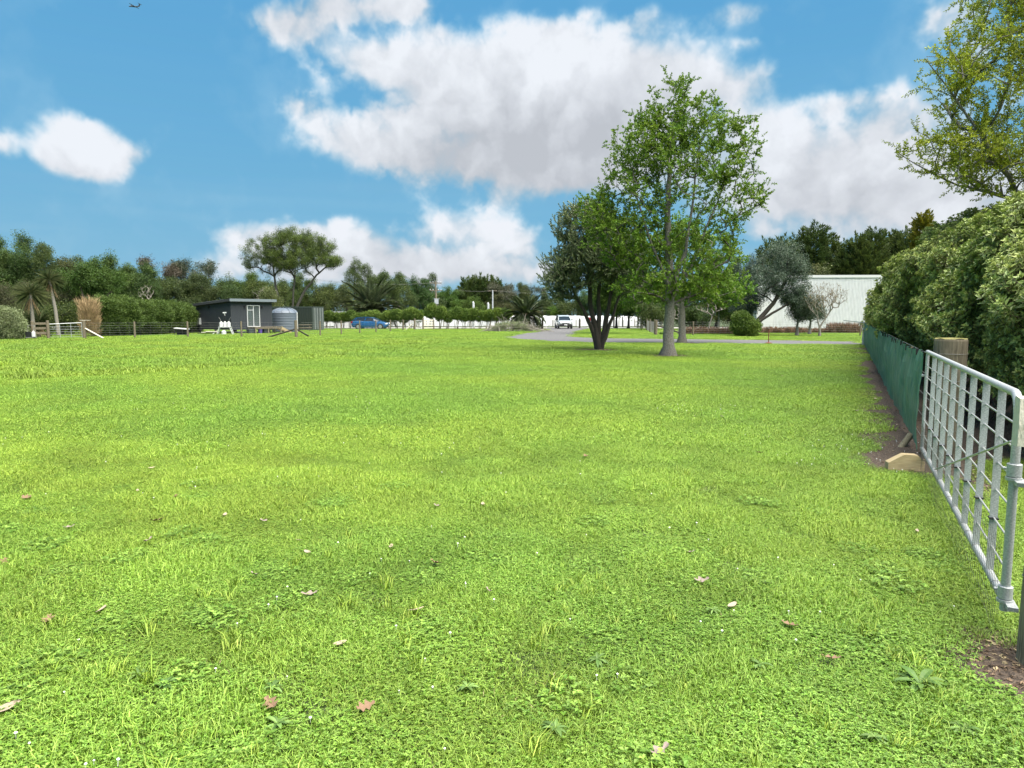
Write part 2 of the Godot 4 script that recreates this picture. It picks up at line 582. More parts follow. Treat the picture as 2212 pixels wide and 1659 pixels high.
func whorl(a: Color, b: Color, ll: float) -> ArrayMesh:
	var g := Geo.new()
	g.col = Color(0.09, 0.07, 0.05)
	g.rod(Vector3(0, -0.22, 0), Vector3(0, 0.02, 0), 0.004, 0.003, 3, false)
	for ring in 4:
		for i in [6, 6, 5, 4][ring]:
			var az: float = i * TAU / [6, 6, 5, 4][ring] + ring * 0.6 + rf(-0.25, 0.25)
			var tilt: float = [0.55, 0.95, 1.25, 1.45][ring] * rf(0.8, 1.15)
			var d := Vector3(cos(az) * sin(tilt), cos(tilt), sin(az) * sin(tilt))
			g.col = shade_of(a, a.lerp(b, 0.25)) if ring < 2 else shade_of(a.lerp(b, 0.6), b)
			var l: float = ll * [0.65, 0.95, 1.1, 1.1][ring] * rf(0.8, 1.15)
			g.leaf(Vector3(0, [0.01, 0.0, -0.05, -0.11][ring], 0), d, d.cross(Vector3.UP).normalized(), l, l * 0.42, rf(0.05, 0.25), rf(0.0, 0.2))
	return g.mesh()

func plant_library() -> void:
	rng.seed = 11
	var many := func(k: int, f: Callable) -> Array:
		var out := []
		for i in k:
			out.append(f.call())
		return out
	lib.maple = many.call(3, func(): return sprig(13, 0.42, 0.125, 0.085, Color(0.09, 0.18, 0.02), Color(0.17, 0.265, 0.04), 1.1, 0.3))
	lib.oak = many.call(3, func(): return sprig(20, 0.42, 0.105, 0.036, Color(0.23, 0.28, 0.025), Color(0.37, 0.41, 0.06), 0.95, 0.4))
	lib.olive = many.call(3, func(): return sprig(26, 0.40, 0.09, 0.036, Color(0.07, 0.105, 0.042), Color(0.19, 0.225, 0.12), 0.95, 0.0))
	lib.silver = many.call(3, func(): return puff(60, 0.38, 0.10, 0.045, Color(0.042, 0.07, 0.042), Color(0.125, 0.16, 0.115)))
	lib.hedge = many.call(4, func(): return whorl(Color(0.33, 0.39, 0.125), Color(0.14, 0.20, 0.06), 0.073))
	lib.clip = many.call(3, func(): return puff(26, 0.17, 0.095, 0.045, Color(0.05, 0.095, 0.022), Color(0.14, 0.20, 0.05)))
	lib.dark = many.call(3, func(): return puff(84, 0.62, 0.15, 0.075, Color(0.036, 0.064, 0.022), Color(0.098, 0.138, 0.046)))
	lib.mid = many.call(3, func(): return puff(80, 0.55, 0.14, 0.08, Color(0.05, 0.095, 0.018), Color(0.10, 0.165, 0.035)))
	lib.scrub = many.call(3, func(): return puff(76, 0.5, 0.16, 0.035, Color(0.055, 0.06, 0.028), Color(0.115, 0.115, 0.055)))
	lib.pale = many.call(3, func(): return puff(40, 0.32, 0.13, 0.05, Color(0.13, 0.165, 0.075), Color(0.25, 0.285, 0.155)))
	lib.gum = many.call(3, func(): return puff(40, 0.75, 0.32, 0.075, Color(0.055, 0.06, 0.045), Color(0.11, 0.11, 0.085), 0.6, 0.9))
	lib.conifer = many.call(3, func(): return spray(46, 1.1, 0.34, 0.085, Color(0.03, 0.054, 0.018), Color(0.09, 0.125, 0.042)))
	lib.gold = many.call(2, func(): return spray(40, 0.5, 0.13, 0.05, Color(0.15, 0.15, 0.02), Color(0.32, 0.29, 0.04)))
	lib.russet = many.call(3, func(): return spray(30, 0.55, 0.30, 0.03, Color(0.13, 0.085, 0.055), Color(0.25, 0.17, 0.115)))
	lib.straw = many.call(2, func(): return spray(26, 1.0, 0.55, 0.022, Color(0.27, 0.19, 0.10), Color(0.42, 0.31, 0.175)))
	lib.budding = many.call(2, func(): return sprig(7, 0.35, 0.09, 0.045, Color(0.13, 0.085, 0.03), Color(0.22, 0.17, 0.06), 1.0, 0.1))


# ---------------------------------------------------------------- trees
# stems: list of {path: [Vector3...], r: base radius}; lobes: [centre, radii, weight]
func tree(called: String, label: String, category: String, group: String, at: Vector3, o: Dictionary) -> Node3D:
	rng.seed = hash(label) % 100000 + int(o.get("seed", 0))
	var root := thing(called, label, category, at, 0.0, group)
	var pos: Array[Vector3] = []
	var par: Array[int] = []
	var main: Array[int] = []      # stem number, -1 for branches
	for s in o.stems.size():
		var path: Array = o.stems[s].path
		var last := -1
		for i in path.size():
			var steps := 1 if i == 0 else maxi(1, int(ceil((path[i] - path[i - 1]).length() / 0.45)))
			for k in steps:
				var p: Vector3 = path[i] if i == 0 else path[i - 1].lerp(path[i], (k + 1.0) / steps)
				if i > 0:
					p += Vector3(rf(-1, 1), 0, rf(-1, 1)) * float(o.get("wobble", 0.03))
				pos.append(p)
				par.append(last)
				main.append(s)
				last = pos.size() - 1
	var stem_count := pos.size()
	var weight := 0.0
	for l in o.lobes:
		weight += l[2]
	var tips: Array[Vector3] = []
	for i in int(o.tips):
		var pick := rf(0, weight)
		for l in o.lobes:
			pick -= l[2]
			if pick <= 0.0:
				tips.append(l[0] + rdir() * l[1] * pow(rng.randf(), float(o.get("shell", 0.4))))
				break
	var rise: float = o.get("rise", 0.45)
	var low: float = o.get("fork", 1.5)
	tips.sort_custom(func(a: Vector3, b: Vector3): return a.length_squared() < b.length_squared())
	var ends: Array[int] = []
	var step: float = o.get("step", 0.4)
	for t in tips:
		var best := -1
		var cost := 1e9
		for i in pos.size():
			var q := pos[i]
			if q.y < low:
				continue
			var dx := t.x - q.x
			var dz := t.z - q.z
			var dy := t.y - q.y
			var flat := sqrt(dx * dx + dz * dz)
			var k := sqrt(flat * flat + dy * dy) + 2.2 * maxf(0.0, rise * flat - dy)
			if k < cost:
				cost = k
				best = i
		if best < 0:
			continue
		var a := pos[best]
		var d0 := (a - pos[par[best]]).normalized() if par[best] >= 0 else Vector3.UP
		var span := (t - a).length()
		if span < 0.05:
			continue
		var c1 := a + (d0 * 0.28 + (t - a).normalized() * 0.72) * span * 0.5 + rdir() * span * 0.06
		var num := maxi(1, int(ceil(span / step)))
		var last := best
		for k in num:
			var u := (k + 1.0) / num
			var p := a * (1 - u) * (1 - u) + c1 * 2 * u * (1 - u) + t * u * u
			if k < num - 1:
				p += rdir() * 0.05 * step
			pos.append(p)
			par.append(last)
			main.append(-1)
			last = pos.size() - 1
		ends.append(last)
	var burden := PackedFloat32Array()
	burden.resize(pos.size())
	for i in ends:
		burden[i] += 1.0
	for i in range(pos.size() - 1, -1, -1):
		if par[i] >= 0:
			burden[par[i]] += maxf(burden[i], 0.0)
	var rt: float = o.get("tip_r", 0.008)
	var rad := PackedFloat32Array()
	rad.resize(pos.size())
	for i in pos.size():
		rad[i] = rt * pow(maxf(burden[i], 1.0), 0.46)
		if main[i] >= 0:
			var st: Dictionary = o.stems[main[i]]
			var top: float = st.path[-1].y
			var base: float = st.path[0].y
			var f := clampf((pos[i].y - base) / maxf(0.1, top - base), 0, 1)
			rad[i] = maxf(rad[i] * 0.8, st.r * lerpf(1.0, float(o.get("taper", 0.35)), f))
			var flare: float = o.get("flare", 0.5)
			rad[i] += st.r * flare * exp(-(pos[i].y - base) / 0.16)
	var trunk := Geo.new()
	var limbs := Geo.new()
	for s in o.stems.size():
		var pp := PackedVector3Array()
		var rr := PackedFloat32Array()
		for i in stem_count:
			if main[i] == s:
				if pp.is_empty():
					pp.append(pos[i] - Vector3(0, 0.12, 0))
					rr.append(rad[i] * 1.05)
				pp.append(pos[i])
				rr.append(rad[i])
		trunk.tube(pp, rr, int(o.get("sides", 12)))
	for i in range(stem_count, pos.size()):
		var r0 := minf(rad[par[i]], rad[i] * 1.25) if main[par[i]] >= 0 else rad[par[i]]
		limbs.rod(pos[par[i]], pos[i], r0, rad[i], 7 if rad[i] > 0.04 else 4, false)
	part("trunk", trunk, o.bark, root)
	if limbs.v.size() > 0:
		part("branches", limbs, o.get("limb_bark", o.bark), root)
	# leaves on the last part of every branch
	var where: Array[Transform3D] = []
	var tint := PackedColorArray()
	var per: float = o.get("per_tip", 3.0)
	var size: Array = o.get("size", [0.8, 1.2])
	var bias: Vector3 = o.get("bias", Vector3(0, 0.4, 0))
	var loose: float = o.get("loose", 0.25)
	var tones: Array = o.get("tones", [Color(0.85, 0.85, 0.85), Color(1.15, 1.15, 1.15)])
	for e in ends:
		var ct: Color = tones[0].lerp(tones[1], rng.randf())
		var cnt := int(per) + (1 if rng.randf() < per - floorf(per) else 0)
		for k in cnt:
			var i := e
			for back in (k % 3 if rng.randf() < 0.7 else 0):
				if par[i] >= stem_count:
					i = par[i]
			var d := (pos[e] - pos[par[e]]).normalized() + rdir() * 0.9 + bias
			where.append(Transform3D(along(d, rf(0, TAU)).scaled(Vector3.ONE * rf(size[0], size[1])), pos[i] + rdir() * loose * rng.randf()))
			var b := rf(0.9, 1.1)
			tint.append(Color(ct.r * b, ct.g * b, ct.b * b))
	if where.size() > 0:
		strew("crown", o.leaves, where, tint, o.get("leaf_mat", M.leaf), root)
	return root

# a bush, hedge plant or conifer: foliage over the skin of lumps, stems inside
func shrub(called: String, label: String, category: String, group: String, at: Vector3, o: Dictionary) -> Node3D:
	rng.seed = hash(label) % 100000 + int(o.get("seed", 0)) + int(absf(at.x) * 37.0)
	var root := thing(called, label, category, at, 0.0, group)
	var lobes: Array = o.lobes
	var where: Array[Transform3D] = []
	var tint := PackedColorArray()
	var size: Array = o.get("size", [0.8, 1.2])
	var bias: Vector3 = o.get("bias", Vector3(0, 0.45, 0))
	var tones: Array = o.get("tones", [Color(0.85, 0.85, 0.85), Color(1.15, 1.15, 1.15)])
	var per_m: float = o.density
	var bumps := FastNoiseLite.new()
	bumps.seed = int(absf(at.x) * 13.0)
	bumps.frequency = o.get("bump_freq", 0.9)
	bumps.fractal_octaves = 3
	var bump: float = o.get("bump", 0.22)
	var floor_y: float = o.get("floor", 0.1)
	for l in lobes:
		var rr: Vector3 = l[1]
		var area := 4.0 * PI * pow((pow(rr.x * rr.y, 1.6) + pow(rr.x * rr.z, 1.6) + pow(rr.y * rr.z, 1.6)) / 3.0, 1.0 / 1.6)
		for i in int(area * per_m):
			var d := rdir()
			var p: Vector3 = l[0] + d * rr
			if p.y < floor_y:
				continue
			var nz := bumps.get_noise_3dv(p + at)
			var depth := rng.randf()
			p = l[0] + d * rr * (1.0 + nz * bump * 2.0 - depth * depth * float(o.get("deep", 0.35)))
			var inside := false
			for q in lobes:
				if q != l and ((p - q[0]) / q[1]).length_squared() < 0.55:
					inside = true
					break
			if inside or p.y < floor_y * 0.6:
				continue
			var out := (d / rr).normalized() + bias + rdir() * float(o.get("mess", 0.5))
			where.append(Transform3D(along(out, rf(0, TAU)).scaled(Vector3.ONE * rf(size[0], size[1])), p))
			var k := clampf(0.5 + bumps.get_noise_3dv((p + at) * 0.6 + Vector3(50, 0, 0)) * 1.2, 0, 1)
			var c: Color = tones[0].lerp(tones[1], k)
			var b := rf(0.85, 1.15)
			tint.append(Color(c.r * b, c.g * b, c.b * b))
	strew("foliage", o.leaves, where, tint, o.get("leaf_mat", M.leaf), root)
	var stems := Geo.new()
	for i in int(o.get("stems", 5)):
		var l: Array = lobes[rng.randi() % lobes.size()]
		var foot: Vector3 = Vector3(rf(-1, 1), 0, rf(-1, 1)) * float(o.get("foot", 0.25)) + o.get("foot_at", Vector3.ZERO)
		var top: Vector3 = l[0] + rdir() * l[1] * 0.75
		top.y = maxf(top.y, l[0].y * 0.8)
		var m := foot.lerp(top, 0.45) + Vector3(rf(-1, 1), 0.3, rf(-1, 1)) * 0.12
		var r: float = o.get("stem_r", 0.03) * rf(0.7, 1.3)
		stems.tube(PackedVector3Array([foot - Vector3(0, 0.05, 0), m, top]), PackedFloat32Array([r, r * 0.75, r * 0.25]), 6, false)
	if stems.v.size() > 0:
		part("stems", stems, o.get("bark", M.dark_bark), root)
	return root


# ---------------------------------------------------------------- lawn
func grass_tuft(blades: int, radius: float, hmin: float, hmax: float, w: float, broad: int, a: Color, b: Color, broad_size := 0.013) -> ArrayMesh:
	var g := Geo.new()
	for i in blades:
		var t := rf(0, TAU)
		var r := radius * sqrt(rng.randf()) * rf(0.75, 1.0)
		var o := Vector3(cos(t) * r, -0.004, sin(t) * r)
		var h := rf(hmin, hmax)
		var lean := Vector3(rf(-1, 1), 0, rf(-1, 1))
		var az := rf(0, TAU)
		var side := Vector3(cos(az), 0, sin(az)) * w * rf(0.7, 1.3) * 0.5
		var m := o + Vector3(0, h * 0.62, 0) + lean * h * 0.28
		var tip := o + Vector3(0, h * rf(0.75, 1.0), 0) + lean * h * rf(0.7, 1.1)
		g.col = shade_of(a, b)
		var nn := (side.cross(m - o).normalized() * 0.6 + Vector3(0, 0.8, 0)).normalized()
		g.tri(o - side, o + side, m + side * 0.8, nn, nn, nn)
		g.tri(o - side, m + side * 0.8, m - side * 0.8, nn, nn, nn)
		g.tri(m - side * 0.8, m + side * 0.8, tip, nn, nn, nn)
	for i in broad:
		var t := rf(0, TAU)
		var r := radius * sqrt(rng.randf())
		var o := Vector3(cos(t) * r, rf(0.5, 1.0) * hmax * 0.6, sin(t) * r)
		g.col = shade_of(a.lerp(Color(0.085, 0.185, 0.018), 0.75), b.lerp(Color(0.21, 0.335, 0.055), 0.75))
		var three := 3 if rng.randf() < 0.6 else 2
		var az := rf(0, TAU)
		for k in three:
			var az2 := az + k * TAU / 3.0
			var d := Vector3(cos(az2), rf(-0.1, 0.5), sin(az2)).normalized()
			var l := broad_size * rf(0.8, 1.5)
			g.leaf(o, d, d.cross(Vector3.UP).normalized(), l, l * 0.75, 0.12, 0.1)
	return g.mesh()

var no_grass: Array[PackedVector2Array] = []

func grass_allowed(p: Vector2, pad: float) -> bool:
	for poly in no_grass:
		if Geometry2D.is_point_in_polygon(p, poly):
			return false
	return true

# rough, unmown side of the lawn: beyond the mower's edge at the left
func rough_side(x: float, z: float) -> float:
	var edge := -12.5
	var e := [[16.7, -12.5], [20.2, -9.0], [24.0, -7.4], [28.8, -6.0], [38.0, -4.2], [52.0, -2.5]]
	if z < 16.7 and x > -30.0:
		return clampf((-12.5 - x) * 0.3 - (16.7 - z) * 0.8, 0.0, 1.0) if x < -12.5 else 0.0
	for i in e.size() - 1:
		if z >= e[i][0] and z < e[i + 1][0]:
			edge = lerpf(e[i][1], e[i + 1][1], (z - e[i][0]) / (e[i + 1][0] - e[i][0]))
	var inside := edge - x
	if inside < 0.0:
		return 0.0
	return clampf(inside / 0.5, 0.0, 1.0) * (0.45 + 0.55 * exp(-inside / 4.0)) * clampf((54.0 - z) / 12.0, 0.2, 1.0)

func lawn() -> void:
	rng.seed = 5
	var ga := Color(0.128, 0.24, 0.016)
	var gb := Color(0.315, 0.43, 0.075)
	var near_t := []
	for i in 4:
		near_t.append(grass_tuft([900, 640, 450, 800][i], 0.26, 0.018, [0.054, 0.048, 0.043, 0.07][i], [0.0032, 0.0034, 0.004, 0.0036][i], [60, 230, 400, 120][i], ga, gb, [0.008, 0.009, 0.010, 0.009][i]))
	var mid_t := []
	for i in 3:
		mid_t.append(grass_tuft(1000, 0.5, 0.025, 0.06, 0.0065, 420, ga, gb, 0.013))
	var far_t := []
	for i in 3:
		far_t.append(grass_tuft(1100, 1.1, 0.03, 0.07, 0.014, 250, ga, gb, 0.03))
	var long_t := []
	for i in 3:
		long_t.append(grass_tuft(420, 0.5, 0.07, 0.19, 0.010, 0, ga * 0.95, gb * 0.9))
	var f := FastNoiseLite.new()
	f.seed = 31
	f.frequency = 0.16
	f.fractal_octaves = 4
	var f2 := FastNoiseLite.new()
	f2.seed = 32
	f2.frequency = 0.9
	f2.fractal_octaves = 2
	var tiers := [[1.6, 8.5, 0.155, near_t, "near"], [8.2, 26.0, 0.34, mid_t, "mid"], [25.5, 84.0, 0.8, far_t, "far"], [16.0, 52.0, 0.5, long_t, "long"]]
	for tier in tiers:
		var sp: float = tier[2]
		var where: Array[Transform3D] = []
		var tint := PackedColorArray()
		var z: float = tier[0]
		while z < tier[1]:
			var xr := 0.79 * z + 1.2
			var xl := -xr
			if tier[4] == "long":
				xr = 0.0
			var x := xl
			while x < xr:
				var px := x + rf(-0.5, 0.5) * sp
				var pz := z + rf(-0.5, 0.5) * sp
				x += sp
				var rough := rough_side(px, pz)
				if tier[4] == "long" and (rng.randf() > rough * (0.55 + 1.6 * f2.get_noise_2d(px * 0.3, pz * 0.3)) + 0.25 * rough or rough < 0.05):
					continue
				if not grass_allowed(Vector2(px, -pz), 0.0):
					continue
				var n := f.get_noise_2d(px, pz)
				var n2 := f2.get_noise_2d(px, pz)
				var k := clampf(0.5 + n * 1.3, 0.0, 1.0)
				# two kinds of turf: yellow ryegrass and bluer, denser clover and kikuyu
				var c := Color(0.84, 0.92, 0.9).lerp(Color(1.1, 1.04, 0.95), k)
				var b := (0.97 if tier[4] == "near" else 1.0) + n2 * 0.36
				var s := rf(0.85, 1.2) * (1.0 + n2 * 0.6)
				if tier[4] == "long":
					s = rf(0.55, 1.15) * (0.7 + 0.5 * rough)
				where.append(Transform3D(Basis(Vector3.UP, rf(0, TAU)).scaled(Vector3(1, s, 1)), Vector3(px, 0, -pz)))
				tint.append(Color(c.r * b, c.g * b, c.b * b))
			z += sp
		var o := Node3D.new()
		o.name = numbered("lawn_grass")
		add_child(o)
		o.set_meta("kind", "stuff")
		tag(o, {"near": "short mown grass and clover of the lawn in front of the gate", "mid": "short mown grass across the middle of the lawn", "far": "mown grass running back to the gravel drive and the post fence", "long": "longer unmown grass left of the mower's edge"}[tier[4]], "grass")
		if tier[4] == "near":
			# kinds of turf lie in patches
			for kind in 4:
				var w2: Array[Transform3D] = []
				var t2 := PackedColorArray()
				for i in where.size():
					var q := where[i].origin
					var pick := clampi(int((f2.get_noise_2d(q.x * 0.8 + 70.0, q.z * 0.8) * 0.9 + 0.5) * 4.0 + rf(-0.8, 0.8)), 0, 3)
					if pick == kind:
						w2.append(where[i])
						t2.append(tint[i])
				strew("turf", [tier[3][kind]], w2, t2, M.grass, o)
		else:
			strew("turf", tier[3], where, tint, M.grass, o)

# odd long blades and leafy weeds that break up the mown turf near the gate
func lawn_weeds() -> void:
	rng.seed = 71
	var long_b := []
	for i in 3:
		long_b.append(grass_tuft(26, 0.045, 0.06, 0.115, 0.0042, 0, Color(0.14, 0.25, 0.02), Color(0.34, 0.44, 0.07)))
	var weeds := []
	for i in 3:
		weeds.append(grass_tuft(10, 0.12, 0.03, 0.07, 0.004, 70, Color(0.07, 0.15, 0.02), Color(0.2, 0.31, 0.06), [0.011, 0.013, 0.016][i]))
	var straw := []
	for i in 2:
		straw.append(grass_tuft(12, 0.10, 0.01, 0.035, 0.003, 0, Color(0.28, 0.24, 0.11), Color(0.46, 0.40, 0.22)))
	var sets := [[long_b, 220, "longer grass blades standing out of the mown lawn"], [weeds, 131, "leafy clover and weed patches in the mown lawn"], [straw, 420, "dry straw bits lying in the mown lawn"]]
	var f := FastNoiseLite.new()
	f.seed = 72
	f.frequency = 0.5
	for s in sets:
		var where: Array[Transform3D] = []
		var tint := PackedColorArray()
		while where.size() < s[1]:
			var z: float = 1.9 + (4.5 if s[1] == 131 else 10.0) * pow(rng.randf(), 1.4)
			var x := rf(-1, 1) * (0.79 * z + 0.4)
			if not grass_allowed(Vector2(x, -z), 0.0) or f.get_noise_2d(x * 1.6 + s[1], z * 1.6) < rf(-0.25, 0.3):
				continue
			where.append(Transform3D(Basis(Vector3.UP, rf(0, TAU)).scaled(Vector3.ONE * rf(0.7, 1.25)), Vector3(x, 0.004, -z)))
			var b := rf(0.85, 1.12)
			tint.append(Color(b, b, b))
		var o := Node3D.new()
		o.name = numbered("lawn_weeds")
		add_child(o)
		o.set_meta("kind", "stuff")
		tag(o, s[2], "weeds")
		strew("tufts", s[0], where, tint, M.grass, o)


# ---------------------------------------------------------------- ground
func sheet(poly: PackedVector2Array, y: float) -> Geo:
	var g := Geo.new()
	var idx := Geometry2D.triangulate_polygon(poly)
	for i in range(0, idx.size(), 3):
		var p: Array[Vector3] = []
		for k in 3:
			p.append(Vector3(poly[idx[i + k]].x, y, poly[idx[i + k]].y))
		g.flat(p[0], p[1], p[2], Vector3.UP)
	return g

func on_ground(pix: Array) -> PackedVector2Array:
	var out := PackedVector2Array()
	for p in pix:
		var q := at_uv(p[0], p[1])
		out.append(Vector2(q.x, q.z))
	return out

# wobble the outline of a bed so that its edge is not ruled
func ragged(poly: PackedVector2Array, step: float, amount: float, seed_no: int) -> PackedVector2Array:
	rng.seed = seed_no
	var out := PackedVector2Array()
	for i in poly.size():
		var a := poly[i]
		var b := poly[(i + 1) % poly.size()]
		var k := maxi(1, int((b - a).length() / step))
		for j in k:
			out.append(a.lerp(b, float(j) / k) + Vector2(rf(-1, 1), rf(-1, 1)) * amount)
	return out

func ring(cx: float, cz: float, rx: float, rz: float, seed_no: int) -> PackedVector2Array:
	rng.seed = seed_no
	var out := PackedVector2Array()
	for i in 28:
		var k := rf(0.72, 1.12)
		out.append(Vector2(cx + cos(TAU * i / 28) * rx * k, cz + sin(TAU * i / 28) * rz * k))
	return out

func litter(called: String, label: String, polys: Array, count: int, size: float, cols: Array, seed_no: int, category: String) -> void:
	rng.seed = seed_no
	var shapes := []
	for k in 4:
		var g := Geo.new()
		var l := [1.0, 1.6, 0.8, 2.2][k] as float
		g.col = Color(1, 1, 1)
		g.leaf(Vector3(-l * 0.5, 0.05, 0), Vector3(1, 0.12, 0).normalized(), Vector3(0, 0.2, 1).normalized(), l, [0.6, 0.35, 0.7, 0.16][k], 0.2, 0.05)
		g.leaf(Vector3(l * 0.5, 0.02, 0.1), Vector3(-1, 0.1, 0.3).normalized(), Vector3(0.3, 0.1, 1).normalized(), l * 0.7, [0.5, 0.3, 0.6, 0.12][k], 0.1, 0.05)
		shapes.append(g.mesh())
	var where: Array[Transform3D] = []
	var tint := PackedColorArray()
	var guard := 0
	while where.size() < count and guard < count * 20:
		guard += 1
		var poly: PackedVector2Array = polys[rng.randi() % polys.size()]
		var lo := poly[0]
		var hi := poly[0]
		for q in poly:
			lo = lo.min(q)
			hi = hi.max(q)
		var p := Vector2(rf(lo.x, hi.x), rf(lo.y, hi.y))
		if not Geometry2D.is_point_in_polygon(p, poly):
			continue
		where.append(Transform3D((Basis(Vector3.UP, rf(0, TAU)) * Basis(Vector3.RIGHT, rf(-0.5, 0.5))).scaled(Vector3.ONE * size * rf(0.5, 1.4)), Vector3(p.x, 0.012, p.y)))
		var c: Color = cols[rng.randi() % cols.size()]
		var b := rf(0.6, 1.3)
		tint.append(Color(c.r * b, c.g * b, c.b * b))
	var o := Node3D.new()
	o.name = numbered(called)
	add_child(o)
	o.set_meta("kind", "stuff")
	tag(o, label, category)
	strew("bits", shapes, where, tint, M.dead, o)

func keep_clear(poly: PackedVector2Array, pad: float) -> void:
	for p in Geometry2D.offset_polygon(poly, pad):
		no_grass.append(p)

func ground() -> void:
	var big := Geo.new()
	big.quad(Vector3(-900, 0, 30), Vector3(900, 0, 30), Vector3(900, 0, -1500), Vector3(-900, 0, -1500), Vector3.UP)
	struct("ground", big, M.turf)
	var drive := ragged(on_ground([[1082, 729], [1110, 723], [1150, 718], [1176, 713], [1182, 707.6], [1268, 707.6], [1268, 712], [1246, 719], [1236, 725], [1246, 728.5], [1300, 731], [1400, 732], [1600, 734], [1868, 738], [1872, 746], [1660, 743], [1450, 742], [1300, 741], [1180, 737.5], [1110, 733.5]]), 1.2, 0.10, 41)
	struct("gravel_drive", sheet(drive, 0.012), M.gravel)
	keep_clear(drive, 0.25)
	var road := Geo.new()
	road.quad(Vector3(-140, 0.008, -88.5), Vector3(140, 0.008, -88.5), Vector3(140, 0.008, -96), Vector3(-140, 0.008, -96), Vector3.UP)
	struct("road", road, M.road)
	no_grass.append(PackedVector2Array([Vector2(-140, -88.5), Vector2(140, -88.5), Vector2(140, -96), Vector2(-140, -96)]))
	var strip := PackedVector2Array()
	for p in [[4.2, -0.55], [6.0, -0.40], [10.0, -0.42], [20.0, -0.55], [30.0, -0.5], [38.6, -0.6], [38.6, 4.5], [20.0, 4.5], [5.5, 4.5], [5.2, 1.0], [4.8, 0.45], [4.0, 0.3], [3.9, -0.2]]:
		var q := fence_at(p[0], p[1])
		strip.append(Vector2(q.x, q.z))
	strip = ragged(strip, 0.35, 0.07, 42)
	struct("soil_strip", sheet(Geometry2D.offset_polygon(strip, 0.14)[0], 0.010), M.soil)
	keep_clear(strip, 0.10)
	var bare := ragged(on_ground([[2030, 1388], [2090, 1372], [2160, 1380], [2230, 1385], [2330, 1420], [2330, 1560], [2225, 1545], [2185, 1520], [2150, 1478], [2090, 1432]]), 0.12, 0.03, 43)
	struct("soil_patch", sheet(Geometry2D.offset_polygon(bare, 0.12)[0], 0.010), M.soil)
	keep_clear(bare, 0.09)
	var worn := ragged(on_ground([[2095, 1010], [2150, 1015], [2155, 1100], [2120, 1120], [2085, 1060]]), 0.15, 0.05, 44)
	struct("soil_patch", sheet(worn, 0.010), M.soil)
	keep_clear(worn, 0.02)
	var rings := []
	for r in [[1443.0, 769.0, 1.15, 1.0], [1292.0, 756.5, 1.5, 1.3], [1474.0, 741.5, 0.9, 0.8]]:
		var c := at_uv(r[0], r[1])
		var poly := ring(c.x, c.z, r[2], r[3], int(r[0]))
		struct("soil_ring", sheet(poly, 0.010 if r[0] < 1474.0 else 0.016), M.soil)
		keep_clear(poly, 0.05)
		rings.append(poly)
	var brown := [Color(0.16, 0.10, 0.06), Color(0.26, 0.19, 0.12), Color(0.10, 0.065, 0.04), Color(0.36, 0.29, 0.21)]
	litter("leaf_litter", "dry leaves and bark chips on the bare soil strip under the green fence", [strip], 5200, 0.035, brown, 51, "leaf litter")
	litter("leaf_litter", "brown leaf litter in the bare rings under the lawn trees", rings, 900, 0.05, brown, 52, "leaf litter")
	litter("straw_litter", "dry straw stalks and crumbs on the bare soil by the gate hinge post", [bare], 420, 0.022, [Color(0.42, 0.34, 0.2), Color(0.2, 0.14, 0.09), Color(0.08, 0.055, 0.035)], 53, "straw")
	litter("leaf_litter", "dead leaves and crumbs on the worn soil behind the gate", [worn], 160, 0.03, brown, 54, "leaf litter")


